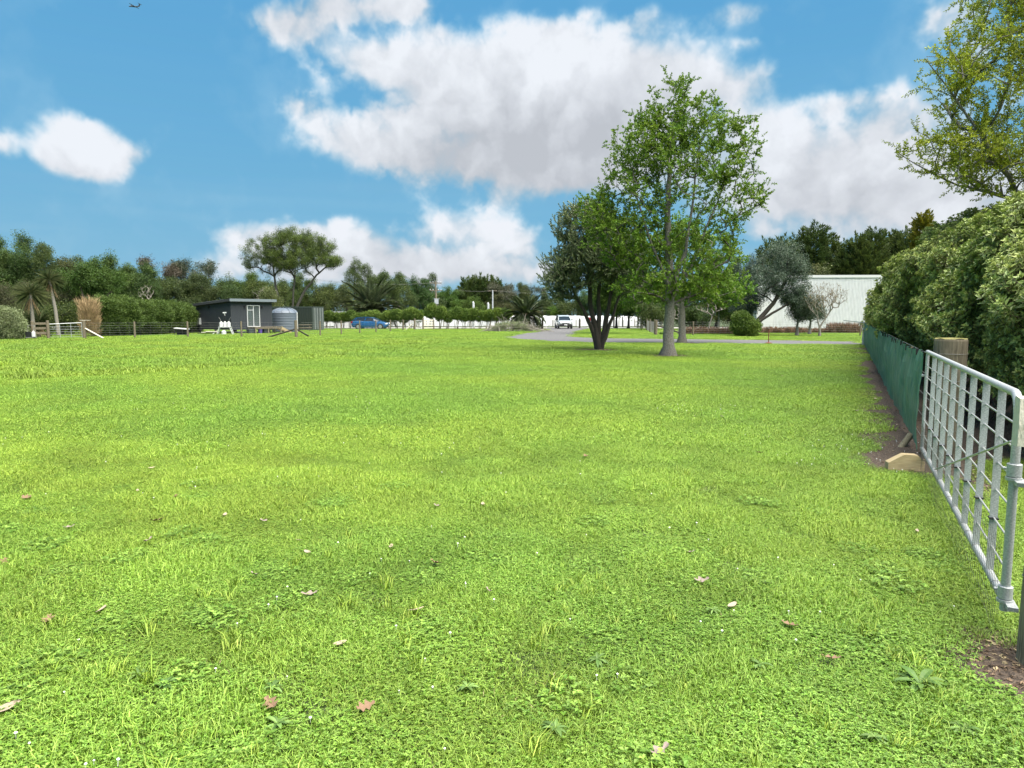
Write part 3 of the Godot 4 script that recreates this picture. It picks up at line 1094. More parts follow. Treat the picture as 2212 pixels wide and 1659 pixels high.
# ---------------------------------------------------------------- gate, fence and posts at the right
func gate() -> void:
	var L := 4.44
	var lo := 0.19
	var hi := 1.235
	var root := thing("field_gate", "galvanised steel farm gate with flat uprights and wire mesh along its foot", "gate", FENCE_A, 0.0)
	root.basis = Basis(FENCE_D, Vector3.UP, FENCE_D.cross(Vector3.UP))
	var fr := Geo.new()
	var r := 0.021
	var path := PackedVector3Array([Vector3(0, lo - 0.05, 0), Vector3(0, hi - 0.13, 0)])
	for k in 6:
		var t := PI * 0.5 * (k + 1) / 6.0
		path.append(Vector3(0.11 * (1 - cos(t)), hi - 0.13 + 0.11 * sin(t) + 0.02 * sin(t), 0))
	path.append(Vector3(L, hi, 0))
	var rr := PackedFloat32Array()
	for i in path.size():
		rr.append(r)
	fr.tube(path, rr, 14)
	fr.rod(Vector3(L - 0.02, hi - 0.02, 0), Vector3(L - 0.02, lo, 0), 0.017, -1.0, 12)
	fr.rod(Vector3(0.02, lo, 0), Vector3(L, lo, 0), r, -1.0, 14)
	part("frame", fr, M.galv, root)
	for i in 8:
		var u := Geo.new()
		var x := 0.42 + i * 0.475
		u.box(Vector3(x, (lo + hi) * 0.5, 0.0), Vector3(0.006, hi - lo - 0.03, 0.038))
		part("upright", u, M.galv, root)
	for i in 6:
		var w := Geo.new()
		var y := lo + (hi - lo) * [0.145, 0.30, 0.455, 0.60, 0.74, 0.855][i] as float
		w.rod(Vector3(0.01, y, 0.002), Vector3(L - 0.02, y, 0.002), 0.0055, -1.0, 8)
		part("rod", w, M.wire, root)
	var br := Geo.new()
	br.rod(Vector3(0.05, hi - 0.24, -0.012), Vector3(3.05, lo + 0.05, -0.012), 0.0065, -1.0, 8)
	part("brace", br, M.galv, root)
	# welded mesh tied along the foot
	var net := Geo.new()
	for i in 9:
		var y := 0.045 + i * 0.052
		var pts := PackedVector3Array()
		var pr := PackedFloat32Array()
		for k in 23:
			pts.append(Vector3(0.03 + (L - 0.1) * k / 22.0, y + 0.006 * sin(k * 1.7 + i), -0.028 + 0.012 * sin(k * 0.9 + i * 2.0) - (0.02 if i == 0 else 0.0)))
			pr.append(0.0009 if i < 8 else 0.0013)
		net.tube(pts, pr, 4, false)
	for k in 88:
		var x := 0.03 + (L - 0.1) * k / 87.0
		net.rod(Vector3(x, 0.03, -0.036 + 0.008 * sin(k * 0.23)), Vector3(x, 0.475, -0.026 + 0.01 * sin(k * 0.23)), 0.0008, -1.0, 4, false)
	part("wire_netting", net, M.dark_wire, root).set_meta("label", "square wire netting tied along the lower rail")
	for i in 9:
		var tie := Geo.new()
		var x := 0.42 + i * 0.475 - (0.2 if i % 2 == 0 else 0.03)
		var pts := PackedVector3Array()
		var pr := PackedFloat32Array()
		for k in 13:
			pts.append(Vector3(x + 0.006 * k / 12.0, lo + cos(TAU * k / 12.0) * 0.026, sin(TAU * k / 12.0) * 0.026))
			pr.append(0.0017)
		tie.tube(pts, pr, 4, false)
		part("wire_tie", tie, M.old_wire, root)
	for i in 8:
		var tie := Geo.new()
		tie.box(Vector3(0.42 + i * 0.475, lo + (hi - lo) * 0.30, 0.0), Vector3(0.05, 0.008, 0.045))
		part("cable_tie", tie, M.black, root)
	for y in [0.235, 0.86]:
		var h := Geo.new()
		h.lathe([Vector2(0.030, -0.032), Vector2(0.033, -0.03), Vector2(0.033, 0.03), Vector2(0.030, 0.032), Vector2(0.0, 0.032)], 16, Vector3(0, y, 0))
		h.box(Vector3(-0.03, y - 0.055, 0.02), Vector3(0.12, 0.02, 0.045))
		h.rod(Vector3(0.0, y - 0.075, 0), Vector3(0, y + 0.055, 0), 0.014, -1.0, 8)
		h.lathe([Vector2(0.034, -0.052), Vector2(0.036, -0.05), Vector2(0.036, -0.036), Vector2(0.030, -0.034)], 16, Vector3(0, y, 0))
		var hp := part("hinge", h, M.galv, root)
		var b := Geo.new()
		b.rod(Vector3(0.03, y, -0.02), Vector3(0.034, y, -0.042), 0.009, -1.0, 6)
		part("bolt", b, M.galv, hp)
	var latch := Geo.new()
	latch.rod(Vector3(L - 0.02, 0.98, -0.03), Vector3(L + 0.10, 0.985, -0.03), 0.005, -1.0, 6)
	latch.lathe([Vector2(0.013, -0.012), Vector2(0.016, 0.0), Vector2(0.013, 0.012), Vector2(0, 0.013)], 10, Vector3(L - 0.0, 0.98, -0.03))
	part("latch", latch, M.galv, root)

	# hinge post, half out of the picture
	var hp := thing("gate_post", "weathered round hinge post with a pale timber block at its top", "post", fence_at(-0.27, 0.125), 0.0)
	var pg := Geo.new()
	pg.lathe([Vector2(0.115, -0.05), Vector2(0.112, 0.4), Vector2(0.108, 1.2), Vector2(0.10, 1.22), Vector2(0, 1.225)], 22)
	part("post", pg, M.wood, hp)
	var blk := Geo.new()
	blk.prism(PackedVector2Array([Vector2(-0.05, 0.0), Vector2(0.06, -0.012), Vector2(0.065, 0.21), Vector2(0.045, 0.222), Vector2(-0.045, 0.218), Vector2(-0.055, 0.1)]), 0.34, Vector3(-0.014, 1.03, 0.0), Basis(FENCE_D, Vector3.UP, FENCE_D.cross(Vector3.UP)))
	part("timber_block", blk, M.pale_wood, hp).set_meta("label", "pale split timber block fixed to the post")
	for y in [0.42, 0.62, 0.88]:
		var w := Geo.new()
		var pts := PackedVector3Array()
		var pr := PackedFloat32Array()
		for k in 25:
			pts.append(Vector3(cos(TAU * k / 24.0) * 0.114, y + 0.01 * sin(TAU * k / 24.0), sin(TAU * k / 24.0) * 0.114))
			pr.append(0.0016)
		w.tube(pts, pr, 4, false)
		part("wire_wrap", w, M.old_wire, hp)

	# big round latch post
	var lp := thing("strainer_post", "thick round timber strainer post with a mossy sawn top beside the gate latch", "post", fence_at(4.93, 0.26), 0.0)
	var lg := Geo.new()
	lg.lathe([Vector2(0.172, -0.05), Vector2(0.168, 0.5), Vector2(0.163, 1.34), Vector2(0.158, 1.362)], 28)
	part("post", lg, M.old_wood, lp)
	var top := Geo.new()
	for k in 28:
		var a := TAU * k / 28.0
		var b := TAU * (k + 1) / 28.0
		top.flat(Vector3(0, 1.379, 0), Vector3(cos(a) * 0.158, 1.363 + 0.008 * sin(a * 5.0), sin(a) * 0.158), Vector3(cos(b) * 0.158, 1.363 + 0.008 * sin(b * 5.0), sin(b) * 0.158), Vector3.UP)
	part("sawn_top", top, M.moss_wood, lp)
	for y in [0.35, 0.52, 0.72, 0.9, 1.07, 1.2]:
		var w := Geo.new()
		var pts := PackedVector3Array()
		var pr := PackedFloat32Array()
		for k in 29:
			pts.append(Vector3(cos(TAU * k / 28.0) * 0.171, y, sin(TAU * k / 28.0) * 0.171))
			pr.append(0.0019)
		w.tube(pts, pr, 4, false)
		part("wire_wrap", w, M.old_wire, lp)

	# wooden block on the ground at the latch end
	var wb := thing("timber_wedge", "wooden block with cut corners lying at the foot of the gate's latch end", "block", fence_at(4.02, -0.30, 0.012), 0.0)
	wb.basis = Basis(Vector3(0.985, 0, 0.17), Vector3.UP, Vector3(-0.17, 0, 0.985))
	var wg := Geo.new()
	wg.prism(PackedVector2Array([Vector2(-0.05, 0), Vector2(0.30, 0), Vector2(0.30, 0.10), Vector2(0.23, 0.166), Vector2(0.10, 0.17), Vector2(-0.05, 0.08)]), 0.10)
	part("block", wg, M.fresh_wood, wb)

	# rusty pipe end poking out of the hedge
	var rp := thing("steel_pipe", "rust red steel pipe end reaching into view in front of the hedge", "pipe", fence_at(1.2, 0.85, 1.43), 0.0)
	var pg2 := Geo.new()
	var dirp := Vector3(0.95, 0.02, 0.32).normalized()
	pg2.rod(Vector3.ZERO, dirp * 1.5, 0.026, -1.0, 14)
	part("pipe", pg2, M.rust, rp)
	var legs := Geo.new()
	legs.rod(dirp * 1.45, Vector3(dirp.x * 1.45, -1.44, dirp.z * 1.45), 0.03, -1.0, 10)
	part("upright", legs, M.rust, rp)


func shade_fence() -> void:
	var root := thing("shade_cloth_fence", "post and wire fence covered with green shade cloth in front of the hedge", "fence", Vector3.ZERO)
	rng.seed = 61
	var cl := Geo.new()
	var nx := 270
	var ny := 9
	var rows: Array[PackedVector3Array] = []
	var f := FastNoiseLite.new()
	f.seed = 62
	f.frequency = 0.9
	for i in nx + 1:
		var s := 4.62 + (38.3 - 4.62) * i / nx
		var col := PackedVector3Array()
		for j in ny + 1:
			var t := j / float(ny)
			var sag := 0.03 * sin(s * 1.55) + 0.02 * f.get_noise_1d(s * 2.3)
			var y := lerpf(0.10 + 0.05 * f.get_noise_1d(s + 90.0), 1.20 + sag * 0.6, t)
			var fold := 0.020 * sin(s * 9.0 + 2.0 * f.get_noise_1d(s)) * (0.35 + 0.65 * t) + 0.05 * f.get_noise_2d(s * 1.3, y * 1.2)
			col.append(fence_at(s, fold - 0.03 * sin(t * PI), y))
		rows.append(col)
	for i in nx:
		for j in ny:
			var nrm := -FENCE_N
			var a := rows[i][j]
			var b := rows[i + 1][j]
			var c := rows[i + 1][j + 1]
			var d := rows[i][j + 1]
			cl.quad(a, b, c, d, nrm)
	part("shade_cloth", cl, M.cloth, root)
	for k in 9:
		var p := Geo.new()
		var s := 8.6 + k * 3.7
		p.lathe([Vector2(0.06, -0.03), Vector2(0.058, 1.10), Vector2(0.05, 1.12), Vector2(0, 1.125)], 12)
		part("post", p, M.wood, root, fence_at(s, 0.12))
	for y in [0.2, 0.45, 0.7, 0.95, 1.19]:
		var w := Geo.new()
		w.rod(fence_at(4.6, 0.055, y), fence_at(38.4, 0.055, y), 0.0022, -1.0, 4)
		part("wire", w, M.wire, root)
	for k in 34:
		var t := Geo.new()
		var s := 5.0 + k * 0.62 + rf(-0.12, 0.12)
		t.box(fence_at(s, 0.0, 1.17 + 0.03 * sin(s * 1.55) * 0.6), Vector3(0.012, 0.075, 0.03), Basis(FENCE_D, Vector3.UP, FENCE_D.cross(Vector3.UP)))
		part("cable_tie", t, M.black, root)
	var stub := thing("timber_peg", "short leaning timber peg under the foot of the green fence", "peg", fence_at(5.55, -0.06), 0.0)
	var sg := Geo.new()
	sg.tube(PackedVector3Array([Vector3(-0.10, -0.02, 0.02), Vector3(0.07, 0.15, -0.05)]), PackedFloat32Array([0.038, 0.038]), 10)
	part("peg", sg, M.wood, stub)
	# far corner: grey post with a netted return
	var fp := thing("corner_post", "grey weathered corner post at the far end of the green fence", "post", fence_at(38.6, 0.0))
	var fg := Geo.new()
	fg.lathe([Vector2(0.11, -0.05), Vector2(0.10, 1.28), Vector2(0.09, 1.3), Vector2(0, 1.305)], 14)
	part("post", fg, M.galv, fp)
	var rail := Geo.new()
	rail.bar(Vector3(-0.05, 1.24, 0), Vector3(-0.75, 1.36, -0.9), 0.06, 0.05)
	part("rail", rail, M.galv, fp)


# ---------------------------------------------------------------- post and wire fence on the lawn's far side
func post_geo(h: float, r: float) -> Geo:
	var g := Geo.new()
	g.lathe([Vector2(r, -0.05), Vector2(r * 0.97, h - 0.02), Vector2(r * 0.85, h), Vector2(0, h + 0.005)], 12)
	return g

func wire_fence(label: String, pts: Array, group: String, heavy: Array, mesh_step: float, h := 1.2, top_wires := [0.25, 0.42, 0.58, 0.75, 0.92, 1.1]) -> Node3D:
	var root := thing("wire_fence", label, "fence", Vector3.ZERO, 0.0, group)
	for i in pts.size():
		var big: bool = i in heavy
		part("post", post_geo(h + (0.08 if big else 0.0), 0.115 if big else 0.065), M.old_wood, root, pts[i])
	for y in top_wires:
		var g := Geo.new()
		for i in pts.size() - 1:
			g.rod(pts[i] + Vector3(0, y, 0), pts[i + 1] + Vector3(0, y, 0), 0.004, -1.0, 4, false)
		part("wire", g, M.old_wire, root)
	if mesh_step > 0.0:
		var g := Geo.new()
		for i in pts.size() - 1:
			var d: Vector3 = pts[i + 1] - pts[i]
			var k := int(d.length() / mesh_step)
			for j in k:
				var p: Vector3 = pts[i] + d * (j + 0.5) / k
				g.rod(p + Vector3(0, 0.12, 0), p + Vector3(0, 1.1, 0), 0.003, -1.0, 3, false)
		part("stay_wires", g, M.old_wire, root).set_meta("kind", "stuff")
	return root

func fences() -> void:
	var a: Array = [at_uv(183, 731.5), at_uv(291.8, 730.5), at_uv(406, 729.5), at_uv(522, 729), at_u(640, 50.8)]
	wire_fence("netting fence on round posts between the wire gate and the braced corner post", a, "", [0, 4], 0.6)
	var b: Array = [at_u(640, 50.8)]
	for i in range(1, 8):
		b.append(Vector3(-16.05 + 0.69 * i, 0, -50.8 - 4.03 * i))
	b.pop_front()
	b.insert(0, at_u(640, 50.8) + Vector3(0.25, 0, -0.4))
	var f2 := wire_fence("wire fence receding past the blue hatchback to the small white gate", b, "", [7], 0.8)
	f2.get_child(0).free()
	# braces at the corner
	for q in [[-1.0, 0.0, "dark timber brace leaning left against the corner fence post"], [0.16, -0.98, "dark timber brace running back from the corner fence post"]]:
		var c := at_u(640, 50.8)
		var br := thing("fence_brace", q[2], "brace", c, 0.0, "")
		var g := Geo.new()
		var d := Vector3(q[0], 0, q[1])
		g.rod(d * 0.10 + Vector3(0, 0.62, 0), d * 2.15 + Vector3(0, 0.02, 0), 0.06, -1.0, 10)
		part("pole", g, M.dark_bark, br)
	var c2 := at_uv(183, 731.5)
	var br2 := thing("fence_brace", "pale timber brace slanting down from the post beside the wire gate", "brace", c2)
	var g2 := Geo.new()
	g2.rod(Vector3(0.1, 0.72, 0.02), Vector3(1.55, 0.03, 0.35), 0.05, -1.0, 10)
	part("pole", g2, M.pale_wood, br2)
	var cap := Geo.new()
	cap.box(Vector3(0.1, 1.3, 0), Vector3(0.75, 0.03, 0.05))
	part("cap_rail", cap, M.pale_wood, br2)
	# wire gate at the left
	var ga := at_uv(107, 731.5)
	var gb := at_uv(178, 731)
	var wg := thing("wire_gate", "wire mesh farm gate with a pale top rail between timber posts", "gate", Vector3.ZERO)
	var tr := Geo.new()
	tr.rod(ga + Vector3(0, 1.02, 0), gb + Vector3(0, 1.12, 0), 0.028, -1.0, 8)
	part("top_rail", tr, M.white, wg)
	for y in [0.12, 0.3, 0.48, 0.66, 0.84]:
		var g := Geo.new()
		g.rod(ga + Vector3(0, y, 0), gb + Vector3(0, y, 0), 0.010, -1.0, 5)
		part("rod", g, M.galv, wg)
	for k in 4:
		var g := Geo.new()
		var p := ga.lerp(gb, k / 3.0)
		g.rod(p + Vector3(0, 0.08, 0), p + Vector3(0, 1.02 + 0.1 * k / 3.0, 0), 0.016, -1.0, 6)
		part("upright", g, M.galv, wg)
	var tp := thing("timber_post", "square timber post between the rail panel and the wire gate", "post", at_uv(105, 732))
	part("post", post_geo(1.28, 0.1), M.old_wood, tp)
	# three rail panel
	var rp := thing("rail_panel", "three rail timber fence panel beside the wire gate", "fence", Vector3.ZERO)
	var ra := at_uv(72, 733)
	var rb := at_uv(103, 732)
	for y in [0.42, 0.75, 1.08]:
		var g := Geo.new()
		g.bar(ra + Vector3(0, y, 0), rb + Vector3(0, y, 0), 0.035, 0.15)
		part("rail", g, M.old_wood, rp)
	part("post", post_geo(1.25, 0.1), M.old_wood, rp, ra)
	# little trolley in front of the panel
	var ta := at_uv(68, 734)
	var tr2 := thing("garden_trolley", "small dark trolley with a white canister by the rail panel", "trolley", ta)
	var fgm := Geo.new()
	for s in [-0.2, 0.2]:
		fgm.rod(Vector3(s, 0.1, 0.1), Vector3(s, 0.98, -0.05), 0.014, -1.0, 6)
	fgm.rod(Vector3(-0.2, 0.98, -0.05), Vector3(0.2, 0.98, -0.05), 0.014, -1.0, 6)
	fgm.box(Vector3(0, 0.16, 0.0), Vector3(0.5, 0.04, 0.4))
	part("frame", fgm, M.old_wire, tr2)
	var bn := Geo.new()
	bn.box(Vector3(-0.1, 0.36, 0), Vector3(0.34, 0.36, 0.32))
	part("bin", bn, M.black, tr2)
	var cn := Geo.new()
	cn.lathe([Vector2(0.09, 0.0), Vector2(0.11, 0.05), Vector2(0.11, 0.3), Vector2(0.04, 0.38), Vector2(0.03, 0.44), Vector2(0, 0.44)], 14, Vector3(0.2, 0.18, 0.05))
	part("canister", cn, M.white, tr2)
	for s in [-0.26, 0.26]:
		var wh := Geo.new()
		wh.rod(Vector3(s - 0.02, 0.1, 0.12), Vector3(s + 0.02, 0.1, 0.12), 0.1, -1.0, 14)
		part("wheel", wh, M.black, tr2)
	# small white barred gate at the end of the side fence
	var sg := thing("barred_gate", "small white gate of upright bars beside the drive hedge", "gate", Vector3.ZERO)
	var sa := at_u(896, 79.3)
	var sb := at_u(912, 80.0)
	for y in [0.1, 1.08]:
		var g := Geo.new()
		g.rod(sa + Vector3(0, y, 0), sb + Vector3(0, y, 0), 0.022, -1.0, 6)
		part("rail", g, M.white, sg)
	for k in 8:
		var g := Geo.new()
		var p := sa.lerp(sb, k / 7.0)
		g.rod(p + Vector3(0, 0.08, 0), p + Vector3(0, 1.1, 0), 0.016, -1.0, 6)
		part("bar", g, M.white, sg)
	var sp := thing("timber_post", "round timber post at the latch side of the small white gate", "post", at_u(914, 80.1))
	part("post", post_geo(1.35, 0.1), M.old_wood, sp)
	var pb := at_u(893.5, 79.0)
	var b3 := thing("fence_brace", "pale timber brace leaning on the post at the small white gate", "brace", pb)
	var g3 := Geo.new()
	g3.rod(Vector3(-0.08, 0.75, 0.02), Vector3(-0.85, 0.02, 0.25), 0.05, -1.0, 8)
	part("pole", g3, M.pale_wood, b3)
	var rp2 := thing("rail_panel", "short timber rail panel between the small white gate and the trimmed bushes", "fence", Vector3.ZERO)
	for y in [0.2, 0.5, 0.8, 1.1]:
		var g := Geo.new()
		g.bar(at_u(915, 80.2, y), at_u(937, 81.0, y), 0.03, 0.14)
		part("rail", g, M.pale_wood, rp2)
	part("post", post_geo(1.2, 0.08), M.old_wood, rp2, at_u(937, 81.0))
	# fence beyond the drive on the right
	var c: Array = [at_u(1417, 57.5), at_u(1497, 56.0), at_u(1601, 56.5), at_u(1722, 56.0), at_u(1858, 55.0)]
	wire_fence("netting fence across the far lawn in front of the white shed", c, "", [0], 0.5, 1.15)
	var d: Array = [at_u(1414, 58.0), at_u(1404, 66.0), at_u(1397, 74.0)]
	wire_fence("netting fence running back to the road behind the grey trunked tree", d, "", [], 0.12, 1.3, [0.15, 0.35, 0.55, 0.75, 0.95, 1.15])
	var br4 := thing("fence_brace", "dark brace pole beside the netting fence behind the grey trunk", "brace", at_u(1417, 57.5))
	var g4 := Geo.new()
	g4.rod(Vector3(0.1, 0.8, 0), Vector3(2.3, 0.1, 0.1), 0.06, -1.0, 8)
	part("pole", g4, M.dark_bark, br4)
	# dark posts at the drive entrance
	for q in [[1172.0, 80.5, "dark timber entrance post beside the brush pile", 1.3], [1252.0, 89.0, "dark timber entrance post on the tree side of the drive mouth", 1.3]]:
		var e := thing("entrance_post", q[2], "post", at_u(q[0], q[1]), 0.0)
		part("post", post_geo(q[3], 0.11), M.dark_bark, e)
	var row := 0
	for q in [[1326.0, 92.0], [1345.0, 96.0], [1378.0, 94.0]]:
		var e := thing("timber_post", "dark timber post on the road verge in front of the white netted rows", "post", at_u(q[0], q[1]), 0.0, "verge posts")
		part("post", post_geo(1.5, 0.1), M.dark_bark, e)
		row += 1
	# letterbox
	var mb := thing("letterbox", "grey letterbox on a post beside the drive entrance and the palm", "letterbox", at_u(1160, 83.5))
	part("post", post_geo(1.05, 0.06), M.old_wood, mb)
	var bx := Geo.new()
	bx.box(Vector3(0, 1.2, 0), Vector3(0.62, 0.32, 0.35))
	part("box", bx, M.galv, mb)
	var fl := Geo.new()
	fl.lathe([Vector2(0.0, -0.09), Vector2(0.09, 0), Vector2(0.0, 0.09)], 10, Vector3(-0.42, 1.08, 0.1))
	part("newspaper_tube", fl, M.black, mb)
	# rusty stand on the lawn
	var st := thing("pole_stand", "rust brown pole on a flat round base standing by the gravel drive", "stand", at_u(1660, 39.9))
	var s1 := Geo.new()
	s1.lathe([Vector2(0.20, 0.0), Vector2(0.20, 0.05), Vector2(0.05, 0.08), Vector2(0.0, 0.08)], 18)
	part("base", s1, M.rust, st)
	var s2 := Geo.new()
	s2.rod(Vector3(0, 0.05, 0), Vector3(0, 0.84, 0), 0.03, 0.025, 10)
	part("pole", s2, M.rust, st)
	var s3 := Geo.new()
	s3.rod(Vector3(0, 0.83, 0), Vector3(0, 1.1, 0), 0.012, 0.012, 8)
	part("rod", s3, M.wire, st)


# ---------------------------------------------------------------- cabin, tank, container, shed
func cabin() -> void:
	var root := thing("cabin", "dark grey timber cabin with a low sloping roof and glazed door", "cabin", at_u(500.6, 61.0), deg_to_rad(50))
	var W := 4.0
	var D := 6.6
	var y0 := 0.36
	var paint := grained([Color(0.022, 0.026, 0.033), Color(0.029, 0.034, 0.042), Color(0.037, 0.042, 0.05)], 0.02, Vector3(0.3, 3, 0.3), 0.55, 70)
	var top := func(z: float) -> float: return 2.92 + z * 0.052
	# vertical boards with real grooves
	for side in 4:
		var g := Geo.new()
		var length := W if side % 2 == 0 else D
		var n := int(length / 0.145)
		for i in n:
			var a := length * i / n + 0.005
			var b := length * (i + 1) / n - 0.005
			for edge in 1:
				var mid := (a + b) * 0.5
				if side == 0:
					if mid > 1.52 and mid < 2.74:
						g.box(Vector3(mid, (2.56 + top.call(0.0)) * 0.5, 0.0), Vector3(b - a, top.call(0.0) - 2.56, 0.03))
						g.box(Vector3(mid, (y0 + 0.62) * 0.5, 0.0), Vector3(b - a, 0.62 - y0, 0.03))
					else:
						g.box(Vector3(mid, (y0 + top.call(0.0)) * 0.5, 0.0), Vector3(b - a, top.call(0.0) - y0, 0.03))
				elif side == 2:
					g.box(Vector3(mid, (y0 + top.call(-D)) * 0.5, -D), Vector3(b - a, top.call(-D) - y0, 0.03))
				else:
					var x := 0.0 if side == 1 else W
					g.box(Vector3(x, (y0 + top.call(-mid)) * 0.5, -mid), Vector3(0.03, top.call(-mid) - y0, b - a))
		var wall := part("wall", g, paint, root)
		if side == 0:
			wall.set_meta("label", "front wall of vertical boards with the glazed door")
	var core := Geo.new()
	core.box(Vector3(W * 0.5, 1.5, -D * 0.5 - 0.3), Vector3(W - 0.08, 2.2, D - 0.7))
	var floor_g := Geo.new()
	floor_g.box(Vector3(W * 0.5, y0 + 0.06, -D * 0.5), Vector3(W - 0.06, 0.10, D - 0.06))
	part("floor", floor_g, M.old_wood, root)
	var inner := Geo.new()
	inner.box(Vector3(W * 0.5, 1.6, -2.2), Vector3(W - 0.1, 2.2, 0.05))
	part("inner_wall", inner, plain(0.25, 0.25, 0.24), root)
	# roof slab, fascia, roof sheet
	var tilt := Basis(Vector3.RIGHT, -atan(0.052))
	var rg := Geo.new()
	rg.box(Vector3(W * 0.5, top.call(-D * 0.5) + 0.05, -D * 0.5), Vector3(W + 0.5, 0.08, D + 0.75), tilt)
	part("roof", rg, plain(0.06, 0.065, 0.07, 0.5), root)
	var steel := plain(0.17, 0.20, 0.225, 0.5, 0.2)
	var f1 := Geo.new()
	f1.box(Vector3(W * 0.5, top.call(0.0) + 0.085, 0.40), Vector3(W + 0.56, 0.24, 0.03))
	part("fascia", f1, steel, root).set_meta("label", "blue grey front fascia and gutter")
	for x in [-0.27, W + 0.27]:
		var f2 := Geo.new()
		f2.box(Vector3(x, top.call(-D * 0.5) + 0.06, -D * 0.5), Vector3(0.03, 0.22, D + 0.80), tilt)
		part("fascia", f2, plain(0.045, 0.045, 0.048, 0.5), root)
	for k in 14:
		var rib := Geo.new()
		rib.box(Vector3(-0.1 + k * 0.32, top.call(-D * 0.5) + 0.118, -D * 0.5), Vector3(0.05, 0.045, D + 0.7), tilt)
		part("roof_rib", rib, M.galv, root)
	var panel := Geo.new()
	panel.box(Vector3(0.85, top.call(-3.6) + 0.20, -3.6), Vector3(1.7, 0.05, 4.6), tilt)
	part("solar_panel", panel, plain(0.42, 0.44, 0.46, 0.25, 0.3), root)
	# door: frame, two sliding leaves, top light
	var dr := Node3D.new()
	dr.name = "door"
	root.add_child(dr)
	var alu := plain(0.55, 0.56, 0.56, 0.4)
	for b in [[Vector3(1.535, 1.59, 0.02), Vector3(0.055, 1.94, 0.09)], [Vector3(2.725, 1.59, 0.02), Vector3(0.055, 1.94, 0.09)], [Vector3(2.13, 2.535, 0.02), Vector3(1.135, 0.05, 0.09)], [Vector3(2.13, 0.645, 0.02), Vector3(1.135, 0.05, 0.09)], [Vector3(2.13, 1.59, 0.02), Vector3(0.05, 1.84, 0.08)], [Vector3(1.83, 2.13, 0.02), Vector3(0.54, 0.05, 0.08)]]:
		var g := Geo.new()
		g.box(b[0], b[1])
		part("frame", g, alu, dr)
	var glass := StandardMaterial3D.new()
	glass.albedo_color = Color(0.5, 0.55, 0.55, 0.22)
	glass.transparency = BaseMaterial3D.TRANSPARENCY_ALPHA
	glass.roughness = 0.03
	for b in [[Vector3(1.83, 1.385, 0.02), Vector3(0.54, 1.43, 0.008)], [Vector3(1.83, 2.332, 0.02), Vector3(0.54, 0.35, 0.008)], [Vector3(2.427, 1.59, 0.012), Vector3(0.54, 1.84, 0.008)]]:
		var g := Geo.new()
		g.box(b[0], b[1])
		part("pane", g, glass, dr)
	for x in [1.28, 2.98]:
		var g := Geo.new()
		g.lathe([Vector2(0.0, -0.13), Vector2(0.05, -0.12), Vector2(0.05, 0.12), Vector2(0, 0.13)], 10, Vector3(x, 2.42, 0.12))
		g.box(Vector3(x, 2.42, 0.05), Vector3(0.05, 0.05, 0.12))
		part("wall_lamp", g, M.black, root)
	var vent := Geo.new()
	vent.box(Vector3(-0.08, 2.42, -4.0), Vector3(0.12, 0.10, 0.34))
	part("outside_light", vent, M.black, root)
	var mbx := Geo.new()
	mbx.box(Vector3(-0.11, 1.12, -5.9), Vector3(0.2, 0.62, 0.62))
	part("water_heater", mbx, M.white, root).set_meta("label", "white water heater box on the side wall")
	var pipe := Geo.new()
	pipe.rod(Vector3(-0.08, 0.85, -5.9), Vector3(-0.08, 0.3, -5.9), 0.03, -1.0, 8)
	part("pipe", pipe, M.black, root)
	for p in [[0.2, -0.2], [2.0, -0.2], [3.8, -0.2], [0.2, -3.3], [0.2, -6.4], [3.8, -3.3], [3.8, -6.4], [2.0, -3.3]]:
		var g := Geo.new()
		g.box(Vector3(p[0], 0.18, p[1]), Vector3(0.15, 0.4, 0.15))
		part("pile", g, M.dark_bark, root)
	# deck and steps
	for k in 9:
		var g := Geo.new()
		g.box(Vector3(2.85, 0.60, 0.10 + k * 0.145), Vector3(2.7, 0.035, 0.135))
		part("deck_board", g, M.old_wood, root)
	for z in [0.15, 1.28]:
		var g := Geo.new()
		g.box(Vector3(2.85, 0.51, z), Vector3(2.7, 0.13, 0.05))
		part("deck_joist", g, M.old_wood, root)
	for p in [[1.6, 1.25], [2.85, 1.25], [4.1, 1.25], [4.1, 0.2]]:
		var g := Geo.new()
		g.box(Vector3(p[0], 0.23, p[1]), Vector3(0.1, 0.5, 0.1))
		part("deck_leg", g, M.wood, root)
	for s in [0.25, 1.15]:
		var g := Geo.new()
		g.bar(Vector3(4.22, 0.55, s), Vector3(5.25, 0.02, s), 0.05, 0.2)
		part("stringer", g, M.fresh_wood, root)
	for k in 4:
		var g := Geo.new()
		g.box(Vector3(4.42 + k * 0.25, 0.49 - k * 0.125, 0.7), Vector3(0.26, 0.035, 0.95))
		part("step", g, M.fresh_wood, root)
	# things by the cabin
	var bk := thing("plastic_bucket", "purple plastic tub standing under the cabin deck", "bucket", root.to_global(Vector3(2.15, 0, 1.05)))
	var bg := Geo.new()
	bg.lathe([Vector2(0.17, 0.0), Vector2(0.21, 0.46), Vector2(0.22, 0.47), Vector2(0.2, 0.47), Vector2(0.16, 0.05), Vector2(0, 0.05)], 18)
	part("tub", bg, plain(0.085, 0.05, 0.28, 0.5), bk)
	var lid := Geo.new()
	lid.lathe([Vector2(0.10, 0.50), Vector2(0.08, 0.58), Vector2(0, 0.6)], 14)
	part("lid", lid, M.white, bk)
